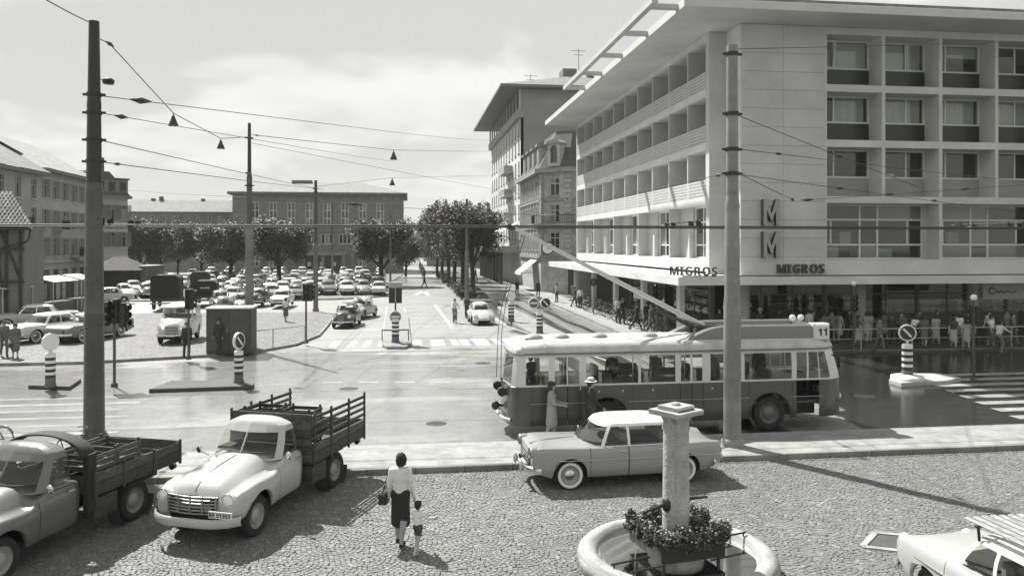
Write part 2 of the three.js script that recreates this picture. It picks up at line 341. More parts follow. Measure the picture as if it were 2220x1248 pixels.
const isleMat = mat(0.36, 0.8, { map: T_grain, bumpMap: T_bump, bumpScale: 0.004 }), isleDark = mat(0.1, 0.8, { map: T_grain });
function island(label, pts, m = isleMat) { const o = tag(mesh('traffic_island', slab(pts, -0.04, 0.15, 0.03), m), label, 'traffic island'); return o; }
const ell = (cx, cz, rx, rz, n = 24) => [...Array(n)].map((_, i) => [cx + Math.cos(i / n * 6.2832) * rx, cz + Math.sin(i / n * 6.2832) * rz]);
{
  const a = gp(60, 843), b = gp(175, 829), c = gp(100, 828), a2 = gp(150, 846);
  island('small dark kerbed island under the leftmost striped beacon', [a, a2, b, c], isleDark);
  const p = [[322, 843], [545, 836], [551, 831], [530, 825], [370, 824]].map((q) => gp(...q, 0.15)); island('long dark kerbed island at the front of the crossing', p, isleDark);
  const q = [[828, 752], [838, 757], [880, 757], [892, 750], [885, 690], [868, 664], [843, 664], [836, 690]].map((s) => gp(...s)); island('pale island in the middle of the street below the signal box', q);
  const w = [[1928, 830], [1955, 838], [2052, 833], [2085, 826], [2040, 817], [1960, 816]].map((s) => gp(...s)); island('white stone island in front of the store', w, mat(0.6, 0.8, { map: T_grain }));
  const z = [[1078, 668], [1100, 665], [1150, 690], [1262, 745], [1245, 756], [1180, 742], [1105, 700]].map((s) => gp(...s)); island('narrow island between street lanes under two sign beacons', z);
}
// painted markings
function mark(pts, m = markMat) { return mesh('road_marking', sheet(pts, 0.005), m, road); }
const strip = (a, b, w) => { const dx = b[0] - a[0], dz = b[1] - a[1], L = Math.hypot(dx, dz), nx = -dz / L * w / 2, nz = dx / L * w / 2; return [[a[0] + nx, a[1] + nz], [b[0] + nx, b[1] + nz], [b[0] - nx, b[1] - nz], [a[0] - nx, a[1] - nz]]; };
for (const x of [-3.95, -3.0, -2.2, -1.4]) mark(strip([x, -42.9], [x + 0.12, -45.8], 0.36));
for (const [x, w] of [[0.65, 0.45], [1.75, 0.75], [2.7, 0.38], [3.25, 0.5], [4.2, 0.85], [5.1, 0.4], [5.75, 0.6]]) mark(strip([x, -42.7], [x - 0.05, -45.6], w));
mark(strip(gp(716, 716), gp(828, 714), 0.32)); mark(strip(gp(976, 712), gp(1090, 707), 0.3)); mark(strip(gp(982, 712), gp(943, 661), 0.26)); mark(strip(gp(1074, 690), gp(1094, 704), 0.3));
for (const s of [[[838, 665], [829, 748]], [[876, 668], [893, 748]]]) mark(strip(gp(...s[0]), gp(...s[1]), 0.13));
mark(strip(gp(899, 640), gp(920, 630), 0.5)); mark(strip(gp(929, 641), gp(919, 630), 0.5));
for (let i = 0; i < 4; i++) mark(strip(gp(700 + i * 78, 829 - i * 0.3), gp(742 + i * 78, 828.8 - i * 0.3), 0.12));
for (let i = 0; i < 7; i++) { const z = -23.2 - i * 1.12; mark(strip([-18.5 + rr(0, 1.5), z], [-8.6 + (i % 2) * 0.4 - i * 0.2, z], rr(0.26, 0.4)), mat(0.44, 0.3, { map: T_grain })); }
for (let i = 0; i < 8; i++) { const z = -22.6 - i * 1.1; mark(strip([19.2 + i * 0.25, z], [27, z], 0.5), mat(0.5, 0.4, { map: T_grain })); }
mark(strip(gp(1080, 700), gp(1340, 790), 0.14));
for (const [x, z, r] of [[-2.2, -30.5, 0.34], [3.5, -36.2, 0.34], [16.5, -26.5, 0.34], [0.9, -24.2, 0.3], [-7.5, -35.5, 0.3]]) mesh('manhole_cover', G().lathe([[0, 0.006], [r * 0.9, 0.006], [r * 0.92, 0.009], [r, 0.008], [r + 0.03, 0.002]], 24).move(x, 0, z), mat(0.06, 0.5, { metalness: 0.4, map: T_grain }), road);
// worn broken strokes of painted lane lettering
for (let i = 0; i < 6; i++) { const g = G(); let x = 0.5; const z = -48.6 - i * 3.3; while (x < 3.9) { const w = rr(0.12, 0.42); if (rnd() < 0.8) g.box(x, x + w, 0.003, 0.0055, z - rr(0.5, 1.5), z); x += w + rr(0.08, 0.25); } mesh('worn_lettering', g, mat(0.42, 0.7, { map: T_grain }), road); }
// ---------- buildings ----------
const frameGeos = new Map();
function winGeo(w, h, v, t, b) {   // frame bars; v uprights, t transoms as fractions
  const k = [w, h, v, t, b].join('/'); if (frameGeos.has(k)) return frameGeos.get(k);
  const g = G(), d = 0.08;
  g.box(0, w, 0, b, -d, 0).box(0, w, h - b, h, -d, 0).box(0, b, b, h - b, -d, 0).box(w - b, w, b, h - b, -d, 0);
  const xs = v.map((f) => f * w);
  for (const x of xs) g.box(x - b / 2, x + b / 2, b, h - b, -d + 0.004, -0.004);
  for (const f of t) { let x0 = b; for (const x of [...xs, w - b / 2]) { g.box(x0, x - b / 2, f * h - b / 2, f * h + b / 2, -d + 0.008, -0.008); x0 = x + b / 2; } }
  const geo = g.build(), panes = [];
  const X = [b, ...xs.flatMap((x) => [x - b / 2, x + b / 2]), w - b], Y = [b, ...t.flatMap((f) => [f * h - b / 2, f * h + b / 2]), h - b];
  for (let i = 0; i < X.length; i += 2) for (let j = 0; j < Y.length; j += 2) panes.push(G().box(X[i] - 0.01, X[i + 1] + 0.01, Y[j] - 0.01, Y[j + 1] + 0.01, -d / 2 - 0.006, -d / 2 + 0.006).build());
  const r = { geo, panes }; frameGeos.set(k, r); return r;
}
function placeOn(m, o, ry, x, y, z) { m.position.set(o[0] + Math.cos(ry) * x + Math.sin(ry) * z, o[1] + y, o[2] - Math.sin(ry) * x + Math.cos(ry) * z); m.rotation.y = ry; return m; }
function windowAt(parent, o, ry, x, y, w, h, s = {}) {
  const { v = [0.5], t = [], b = 0.07, fm = whitePaint, pm = darkGlass, z = -0.16 } = s, g = winGeo(w, h, v, t, b);
  const m = placeOn(mesh('window', g.geo, fm, parent), o, ry, x, y, z);
  for (const p of g.panes) mesh('pane', p, typeof pm === 'function' ? pm() : pm, m);
  if (s.sill) mesh('sill', sillGeo(w), s.sill, m);
  if (s.shutter) for (const q of [-0.5 * w - 0.04, w + 0.04]) { const c = mesh('shutter', shutGeo(w, h), s.shutter, m); c.position.set(q, 0, -z + 0.03); }
  return m;
}
const sg = new Map();
function sillGeo(w) { if (!sg.has(w)) sg.set(w, G().box(-0.1, w + 0.1, -0.12, 0, 0, 0.3).build()); return sg.get(w); }
function shutGeo(w, h) { const k = w + '/' + h; if (!sg.has(k)) { const g = G(), a = w / 2; g.box(0, 0.06, 0, h, -0.025, 0.025).box(a - 0.06, a, 0, h, -0.025, 0.025); const n = Math.round(h / 0.16); for (let i = 0; i < n; i++) g.box(0.06, a - 0.06, i * h / n, (i + 0.72) * h / n, -0.018, 0.012); sg.set(k, g.build()); } return sg.get(k); }
// a wall with windows: holes [x, y, w, h, style]
function face(parent, o, ry, W, H, holes, m, name = 'wall', T = 0.35, outline) {
  const wl = placeOn(mesh(name, wallGeo(W, H, holes.map((q) => q.slice(0, 4)), T, outline), m, parent), o, ry, 0, 0, 0);
  for (const [x, y, w, h, s] of holes) if (s) windowAt(parent, o, ry, x, y, w, h, s);
  return wl;
}
function gridHoles(xs, ys, w, h, s) { const r = []; for (const y of ys) for (const x of xs) r.push([x - w / 2, y, w, h, s]); return r; }
const seq = (a, step, n) => [...Array(n)].map((_, i) => a + i * step);
const paneMix = () => [darkGlass, mat(0.09, 0.08, { clearcoat: 0.5 }), mat(0.2, 0.2, { clearcoat: 0.4 })][rnd() < 0.6 ? 0 : rnd() < 0.6 ? 1 : 2];
const hipRoof = (x0, x1, z0, z1, y, h, in0, in1, over = 0) => {    // hipped roof over a rectangle, ridge along the longer side
  const g = G(), X0 = x0 - over, X1 = x1 + over, Z0 = z0 - over, Z1 = z1 + over, a = [V(X0, y, Z1), V(X1, y, Z1), V(X1, y, Z0), V(X0, y, Z0)];
  const lx = X1 - X0 > Z1 - Z0, r0 = lx ? V(X0 + in0, y + h, (Z0 + Z1) / 2) : V((X0 + X1) / 2, y + h, Z1 - in0), r1 = lx ? V(X1 - in1, y + h, (Z0 + Z1) / 2) : V((X0 + X1) / 2, y + h, Z0 + in1);
  if (lx) g.quad(a[0], a[1], r1, r0).quad(a[2], a[3], r0, r1).tri(a[1], a[2], r1).tri(a[3], a[0], r0);
  else g.quad(a[1], a[2], r1, r0).quad(a[3], a[0], r0, r1).tri(a[0], a[1], r0).tri(a[2], a[3], r1);
  return g.quad(a[3], a[2], a[1], a[0]);
};

// --- the store on the corner ---
const STX = 17.08, STZ = -42.7, MBX = 18.19, MBZ = -40.84, BAY = 3.5;
const FL = [4.65, 8.2, 11.34, 14.42, 17.6];         // slab tops of the storeys and the soffit
{
  const st = thing('department_store', 'large modern store with balcony front and deep flat eaves on the street corner', 'building', STX, 0, STZ);
  const L = (m) => { m.position.x -= STX; m.position.z -= STZ; return m; };     // world to local
  const P = (n, g, m, p = st) => { const q = mesh(n, g, m, p); if (p === st) L(q); return q; };
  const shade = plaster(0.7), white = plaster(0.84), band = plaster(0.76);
  const seam = mat(0.3, 0.9);
  // plain corner wall with thin slab joints
  { const g = G(), x1 = 23.08; const rows = seq(3.81, 1.02, 14);
    for (let i = 0; i < 13; i++) { const y0 = i ? rows[i] + 0.006 : rows[i], y1 = i < 12 ? rows[i + 1] - 0.006 : 17.6; for (const [a, b] of [[MBX, 20.6], [20.612, x1]]) { const q = P('wall_panel', G().cbox(a, b, y0, y1, MBZ - 0.3, MBZ, 0.006), plaster(0.68 + ((i * 7 + (a > 20 ? 3 : 0)) % 5) * 0.006)); } }
    P('wall_core', G().box(MBX + 0.01, x1, 3.8, 17.6, MBZ - 1.9, MBZ - 0.302), shade);
    P('wall_edge', G().box(MBX - 0.06, MBX + 0.0, 3.81, 17.6, MBZ - 1.9, MBZ - 0.02), white); }  // sunlit side of the block, its brightness put into a whiter plaster
  P('end_pier', G().box(STX, MBX - 0.0605, 3.81, 17.6, STZ - 0.5, STZ), shade);
  // right front: grid of fins and beams
  const RX1 = 23.08 + 9 * BAY, BZ = MBZ - 1.27;
  for (let i = 0; i < 5; i++) { const y1 = i === 4 ? 17.6 : FL[i], y0 = [3.81, 7.82, 10.94, 14.02, 17.2][i]; P('floor_beam', G().box(23.08, RX1, y0, y1, BZ - 0.6, MBZ - 0.004), band); }
  for (let f = 0; f < 4; f++) for (let b = 0; b <= 9; b++) {
    if (f === 0 && b % 2) continue; const x = 23.08 + b * BAY;
    P('fin', G().box(x - (b ? 0.1 : 0), x + 0.1, FL[f] + 0.002, [7.82, 10.94, 14.02, 17.2][f] - 0.002, BZ - 0.3, MBZ), band);
  }
  const room = mat(0.07, 0.95), fmW = mat(0.6, 0.55), dark = mat(0.02, 0.35), pale = plaster(0.42);
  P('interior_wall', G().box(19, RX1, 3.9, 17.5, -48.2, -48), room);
  for (let f = 1; f < 4; f++) for (let b = 0; b < 9; b++) {
    const x = 23.18 + b * BAY, w = BAY - 0.2, y = FL[f], top = [0, 10.94, 14.02, 17.2][f];
    P('spandrel', G().box(x, x + w, y + 0.002, y + 1.12, BZ - 0.1, BZ), f === 1 ? pale : dark);
    if (b < 5) {
      const odd = b % 2, hW = top - y - 1.13;
      const wn = L(windowAt(st, [0, 0, 0], 0, x + 0.002, y + 1.125, w - 0.004, hW, { v: [odd ? 0.64 : 0.34], b: 0.09, fm: fmW, pm: glass, z: BZ }));
      if (f === 2) { const c = G(), n = 60, pts = [[], []]; for (let i = 0; i <= n; i++) for (const k of [0, 1]) pts[k].push(V(0.1 + i / n * (w - 0.2) * (b ? 1 : 0.6) + (b ? 0 : 1.2), k ? hW : 0.05, -0.35 + 0.035 * Math.sin(i * 1.9) + 0.015 * Math.sin(i * 4.7))); c.grid(pts); mesh('curtain', c, curtainMat, wn); }
      if (f === 3 && b < 3) mesh('blind', G().box(b === 0 ? 1.2 : 0.1, b === 1 ? 2.05 : w - 0.12, b < 2 ? 0.12 : hW * 0.55, hW - 0.1, -0.2, -0.17), curtainMat, wn);
      if (f === 3 && b < 2) { // tilted open casement
        const pr = [mesh('casement', winGeo(1.02, hW - 0.1, [], [], 0.08).geo, fmW, wn), mesh('casement_pane', winGeo(1.02, hW - 0.1, [], [], 0.08).panes[0], b ? mat(0.45, 0.2, { clearcoat: 0.5 }) : glass, wn)];
        for (const cs of pr) { cs.position.set(b ? 2.15 : 0.08, 0.05, 0.06); cs.rotation.x = b ? 0 : 0.16; cs.rotation.y = b ? 0.28 : 0; }
      }
      if (f === 1 && b === 1) for (const [bx, bh] of [[0.15, 0.3], [1.0, 0.28]]) mesh('parcel', G().box(bx, bx + 0.5, 0.09, bh, -0.5, -0.2), mat(0.5, 0.9), wn);
    } else P('window_strip', G().box(x, x + w, y + 1.125, top, BZ - 0.06, BZ - 0.02), darkGlass);
  }
  for (let b = 0; b < 4; b++) { // tall first-floor windows
    const x = 23.18 + b * 2 * BAY, w = 2 * BAY - 0.2, h = 7.82 - FL[0] - 0.004; P('window_reveal', G().box(x + w - 0.12, x + w - 0.002, FL[0] + 0.003, 7.818, BZ - 0.1, BZ + 0.1), band);
    const wn = L(windowAt(st, [0, 0, 0], 0, x + 0.002, FL[0] + 0.002, w - 0.13, h, { v: [0.41, 0.575], t: [0.265, 0.72], b: 0.1, fm: fmW, pm: () => [glass, glass, mat(0.16, 0.12, { clearcoat: 0.5 })][(rnd() * 3) | 0], z: BZ }));
    for (const fx of [0.14, 0.84]) mesh('glazing_bar', G().box(fx * w - 0.05, fx * w + 0.05, 0.29 * h, 0.7 * h, -0.07, -0.01), fmW, wn);
    mesh('display', G().box(0.5, 1.9, 0.12, 0.7, -1.6, -0.8).box(3.2, 5.4, 0.12, 0.6, -1.8, -1.0).box(2.2, 2.9, 0.9, 1.6, -1.5, -1.2), mat(0.35, 0.9), wn);
  }
  // balcony wing along the street
  const N = 10, BW = 3.5, ZE = STZ - N * BW, D = 1.35;
  for (let f = 0; f < 5; f++) P('balcony_slab', G().box(STX, STX + 3, [3.95, 7.82, 10.94, 14.02, 17.22][f], f === 4 ? 17.6 : FL[f], ZE, STZ - 0.502), white);
  for (let f = 1; f < 4; f++) for (let b = 0; b <= N; b++) P('balcony_fin', G().box(STX + 0.02, STX + D, FL[f] + 0.002, [0, 10.938, 14.018, 17.218][f], STZ - b * BW - (b === N ? -0.003 : b ? 0.07 : 0.58), STZ - b * BW + (b === 0 ? -0.51 : b === N ? 0.14 : 0.07) ), plaster(0.7));
  const pan = (() => { // perforated parapet, in the plane of the street front
    const s = new THREE.Shape([[0.08, 0], [BW - 0.08, 0], [BW - 0.08, 1.02], [0.08, 1.02]].map((p) => new THREE.Vector2(...p)));
    for (let r = 0; r < 5; r++) for (let c = 0; c < 15; c++) { const x = 0.24 + c * 0.215 + (r % 2) * 0.05, y = 0.14 + r * 0.185, p = new THREE.Path(), q = 0.058; p.moveTo(x - q, y - q); p.lineTo(x - q, y + q); p.lineTo(x + q, y + q); p.lineTo(x + q, y - q); p.closePath(); s.holes.push(p); }
    return G().geo(new THREE.ExtrudeGeometry(s, { depth: 0.09, bevelEnabled: false })).build();
  })();
  for (let f = 1; f < 4; f++) for (let b = 0; b < N; b++) {
    const z = STZ - b * BW; const m = P('parapet', pan, plaster(0.76)); m.position.set(0.11, FL[f] + 0.003, -(b + 1) * BW); m.rotation.y = -Math.PI / 2;
    P('balcony_wall', G().box(STX + D, STX + D + 0.2, FL[f] + 0.002, [0, 10.938, 14.018, 17.218][f], z - BW + 0.09, z - BW + 1.3), plaster(0.6));
    const wn = L(windowAt(st, [STX + D + 0.16, FL[f] + 0.01, z - BW + 1.302], -Math.PI / 2, 0, 0, BW - 1.39, [0, 10.938, 14.018, 17.218][f] - FL[f] - 0.02, { v: [0.5], t: [0.36], b: 0.08, fm: mat(0.3, 0.6), pm: paneMix, z: 0 }));
  }
  for (let b = 0; b < N / 2; b++) { // first storey of the wing
    const z = STZ - b * 2 * BW;
    P('pier', G().box(STX + 0.02, STX + 1.5, FL[0] + 0.002, 7.818, z - 2 * BW + 0.02, z - 2 * BW + 0.2), plaster(0.66));
    P('recess_wall', G().box(STX + 0.75, STX + 0.95, FL[0] + 0.002, 7.818, z - 2 * BW + 0.202, z - 2 * BW + 2.5), plaster(0.62));
    P('window_post', G().box(STX + 0.5, STX + 0.74, FL[0] + 0.002, 6.2, z - 2 * BW + 2.3, z - 2 * BW + 2.5), white);
    L(windowAt(st, [STX + 0.9, FL[0] + 0.004, z - 2 * BW + 2.502], -Math.PI / 2, 0, 0, 2 * BW - 2.6, 7.81 - FL[0], { v: [0.3, 0.62, 0.82], t: [0.26, 0.7], b: 0.09, fm: whitePaint, pm: paneMix, z: 0 }));
  }
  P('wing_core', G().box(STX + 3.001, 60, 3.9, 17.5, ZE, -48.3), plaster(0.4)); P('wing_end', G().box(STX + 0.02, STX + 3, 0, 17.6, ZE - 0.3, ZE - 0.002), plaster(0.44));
  // roof slab with its open frame over the street
  P('eave_slab', G().cbox(14, 62, 17.62, 18.05, ZE - 1, -38.3, 0.02), plaster(0.72));
  P('roof_deck', G().box(14.3, 62, 18.055, 18.3, ZE - 0.7, -38.6), roofing(0.3));
  P('attic', G().box(19, 62, 18.31, 20.4, ZE + 2, -45), plaster(0.4));
  const pg = plaster(0.62);
  P('pergola_beam', G().box(12.3, 12.62, 17.72, 18.02, -61, -38.3), pg);
  for (const z of [-61, -55.6, -50.2, -44.8, -39.6]) P('pergola_bar', G().box(12.622, 13.998, 17.76, 17.98, z, z + 0.4), pg);
  // canopy over the pavement
  const can = P('canopy', slab([[14.1, -39.45], [62, -39.45], [62, -46.8], [19.4, -46.8], [19.4, ZE + 0.5], [14.1, ZE + 0.5]], 3.36, 3.8), plaster(0.8));
  mesh('canopy_trim', G().box(14.4, 62, 3.802, 3.86, -39.7, -39.6), ironMat, can);
  // ground floor: columns, shop fronts
  for (const x of [19.0, 26.05, 33.2, 40.2]) P('column', G().rod([x, 0.12, -42.3], [x, 3.37, -42.3], 0.31, 0.31, 24), plaster(0.5));
  for (let i = 0; i < 5; i++) P('pier', G().cbox(15.45, 15.75, 0.12, 3.37, -43.6 - i * 7.0, -43.0 - i * 7.0, 0.02), plaster(0.66));
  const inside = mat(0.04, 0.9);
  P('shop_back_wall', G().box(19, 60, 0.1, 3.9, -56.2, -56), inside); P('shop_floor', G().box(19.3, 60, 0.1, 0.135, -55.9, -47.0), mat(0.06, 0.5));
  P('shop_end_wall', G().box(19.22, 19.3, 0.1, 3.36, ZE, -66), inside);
  for (let i = 0; i < 6; i++) { const x = 20.2 + i * 6.4; L(windowAt(st, [x, 0.14, -47], 0, 0, 0, 6.3, 3.21, { v: [0.33, 0.66], t: [0.68], b: 0.09, fm: mat(0.16, 0.5), pm: glass, z: 0 })); P('shop_pillar', G().box(x - 0.098, x - 0.002, 0.14, 3.35, -47.12, -46.9), mat(0.25, 0.6)); }
  for (let i = 0; i < 5; i++) { const z = -47.8 - (i + 1) * 6; L(windowAt(st, [19.3, 0.14, z], -Math.PI / 2, 0, 0, 5.7, 3.21, { v: [0.5], t: [0.72], b: 0.1, fm: mat(0.2, 0.5), pm: darkGlass, z: 0 })); P('shop_pillar', G().box(19.2, 19.5, 0.14, 3.35, z + 5.702, z + 5.998), mat(0.18, 0.7)); }
  for (let i = 0; i < 9; i++) { const x = 21 + i * 2.7; P('shop_shelf', G().box(x, x + 1.9, 0.14, 1.0, -49.6, -48.9).box(x, x + 1.9, 1.3, 1.36, -49.6, -49.0).box(x, x + 1.9, 1.8, 1.86, -49.6, -49.1), mat(0.16, 0.8)); P('shop_goods', G().box(x + 0.1, x + 0.7, 1.002, 1.25, -49.5, -49).box(x + 0.9, x + 1.5, 1.002, 1.2, -49.5, -49).box(x + 0.2, x + 1.6, 1.362, 1.66, -49.5, -49.1), mat([0.5, 0.22, 0.36][i % 3], 0.8)); }
  // lettering
  const sign = (name, s, size, dep, m, x, y, z, ry, label) => { const g = thing(name, label, 'sign', x, y, z, ry); let cx = 0; for (const ch of s) { const t = text(ch, size, dep); let w = 0; for (let k = 0; k < t.p.length; k += 3) w = Math.max(w, t.p[k]); mesh('letter', t, m, g); g.children[g.children.length - 1].position.x = cx; cx += w + size * 0.12; } return g; };
  const lm = mat(0.05, 0.55);
  sign('store_lettering', 'MIGROS', 0.5, 0.12, lm, 20.15, 3.92, MBZ + 0.03, 0, 'dark MIGROS lettering on the plain shaded corner wall above canopy');
  sign('store_lettering', 'MIGROS', 0.47, 0.12, lm, 14.45, 3.82, -41.9, -0.62, 'dark MIGROS lettering standing on the canopy beside the tall pole');
  for (const [y, n] of [[6.55, 'upper'], [4.78, 'lower']]) {
    const g = thing('letter_sign', `${n} of two deep dark letter M signs on the plain wall`, 'sign', 19.3, y, MBZ + 0.01), b = G(), w = 0.95, h = 1.42;
    const s = new THREE.Shape([[0, 0], [0.2, 0], [0.2, 0.85], [w / 2, 0.2], [w - 0.2, 0.85], [w - 0.2, 0], [w, 0], [w, h], [w - 0.2, h], [w / 2, 0.62], [0.2, h], [0, h]].map((p) => new THREE.Vector2(...p)));
    mesh('letter_box', G().geo(new THREE.ExtrudeGeometry(s, { depth: 0.3, bevelEnabled: false })), mat(0.06, 0.6), g);
    mesh('letter_face', G().geo(new THREE.ExtrudeGeometry(s, { depth: 0.015, bevelEnabled: false }).scale(0.96, 0.97, 1).translate(0.02, 0.02, 0.301)), mat(0.3, 0.5), g);
  }
}
{ const g = thing('shop_sign', 'pale shop sign with script lettering under the canopy at right edge', 'sign', 33.9, 2.25, -42.4); mesh('board', G().cbox(0, 3.2, 0, 0.95, -0.06, 0.06), mat(0.5, 0.7), g); mesh('lettering', G().tube([[0.75, 0.6, 0.07], [0.5, 0.68, 0.07], [0.42, 0.45, 0.07], [0.6, 0.32, 0.07], [0.85, 0.42, 0.07], [1.0, 0.5, 0.07], [1.05, 0.38, 0.07], [1.25, 0.5, 0.07], [1.35, 0.36, 0.07], [1.6, 0.5, 0.07], [1.75, 0.4, 0.07], [2.2, 0.46, 0.07]], 0.03, 5, 60), mat(0.05, 0.7), g); }

// --- tall hotel behind, and the corner house with the mansard roof ---
{
  const X = 15.3, Z1 = -104.5, Z0 = -142, H = 26.4, b = thing('tall_hotel', 'tall pale hotel with far-projecting flat hipped roof beyond the corner house', 'building', X, 0, Z1);
  const L = (m) => { m.position.x -= X; m.position.z -= Z1; return m; }, wm = plaster(0.76);
  const n0 = b.children.length, W = Z1 - Z0, ww = { v: [0.5], b: 0.09, fm: mat(0.5, 0.6), pm: paneMix, sill: plaster(0.5) };
  face(b, [X, 0, Z0], -Math.PI / 2, W, 22.6, gridHoles(seq(2.2, 3.33, 11), seq(6.2, 2.95, 6).slice(0, 5).concat([20.4]), 1.3, 1.85, ww), wm);
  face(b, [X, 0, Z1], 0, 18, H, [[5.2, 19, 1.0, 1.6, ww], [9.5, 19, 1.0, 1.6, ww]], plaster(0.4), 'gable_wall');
  for (let i = n0; i < b.children.length; i++) L(b.children[i]);
  const P = (n, g, m) => L(mesh(n, g, m, b));
  P('loggia_band', G().box(X - 0.5, X + 0.4, 22.6, 23.7, Z0, Z1 + 0.1), plaster(0.42)); P('loggia_wall', G().box(X + 1.8, X + 2, 23.7, H, Z0, Z1 - 0.36), plaster(0.3));
  for (let i = 0; i < 12; i++) P('loggia_post', G().box(X - 0.3, X - 0.06, 23.702, H, Z0 + i * W / 11.02, Z0 + i * W / 11.02 + 0.24), plaster(0.62));
  P('eave', G().cbox(X - 3, X + 20, H, H + 0.35, Z0 - 2.5, Z1 + 2.0, 0.03), mat(0.16, 0.8)); P('roof', hipRoof(X - 2.9, X + 20, Z0 - 2.4, Z1 + 1.9, H + 0.36, 3.0, 8, 8), roofing(0.3));
  P('chimney', G().cbox(X + 7, X + 9, H + 1.5, H + 4.4, Z1 - 9, Z1 - 6, 0.03), stone(0.25)); P('chimney', G().cbox(X + 11, X + 12, H + 2, H + 4, Z1 - 9, Z1 - 8, 0.03), stone(0.22)); P('chimney', G().cbox(X + 5, X + 6.2, H + 1.4, H + 3.6, Z1 - 12, Z1 - 10, 0.03), stone(0.25));
  for (let k = 0; k < 3; k++) { const y = 9.1 + k * 3.4, s = P('balcony', G().box(X - 1.3, X - 0.002, y, y + 0.18, Z1 - 15, Z1 - 8), plaster(0.55)); mesh('balustrade', G().box(X - 1.3, X - 1.22, y + 0.18, y + 1.05, Z1 - 15, Z1 - 8).box(X - 1.22, X - 0.1, y + 0.18, y + 1.05, Z1 - 8.08, Z1 - 8), plaster(0.42), s); }
  P('street_canopy', G().cbox(X - 3, X - 0.002, 4.4, 5.3, Z0 + 4, Z1 - 1, 0.03), plaster(0.42)); for (let i = 0; i < 8; i++) P('canopy_column', G().rod([X - 2.4, 0.1, Z1 - 3 - i * 4], [X - 2.4, 4.4, Z1 - 3 - i * 4], 0.28, 0.28, 12), mat(0.07, 0.7));
  P('awning', G().quad(V(X - 0.1, 8.5, Z1 - 14), V(X - 0.1, 8.5, Z1 - 3), V(X - 2.4, 7.3, Z1 - 3), V(X - 2.4, 7.3, Z1 - 14)), mat(0.7, 0.9));
  for (const [dx, dz, h] of [[9.5, -7, 7.5], [4.5, -20, 6.5]]) { const a = P('aerial', G().rod([X + dx, H + 1.5, Z1 + dz], [X + dx, H + h, Z1 + dz], 0.05, 0.04, 6), ironMat); mesh('crossbar', G().rod([X + dx - 1.1, H + h - 0.3, Z1 + dz], [X + dx + 1.1, H + h - 0.3, Z1 + dz], 0.035, 0.035, 5).rod([X + dx - 0.7, H + h - 0.9, Z1 + dz], [X + dx + 0.7, H + h - 0.9, Z1 + dz], 0.03, 0.03, 5), ironMat, a); }
}
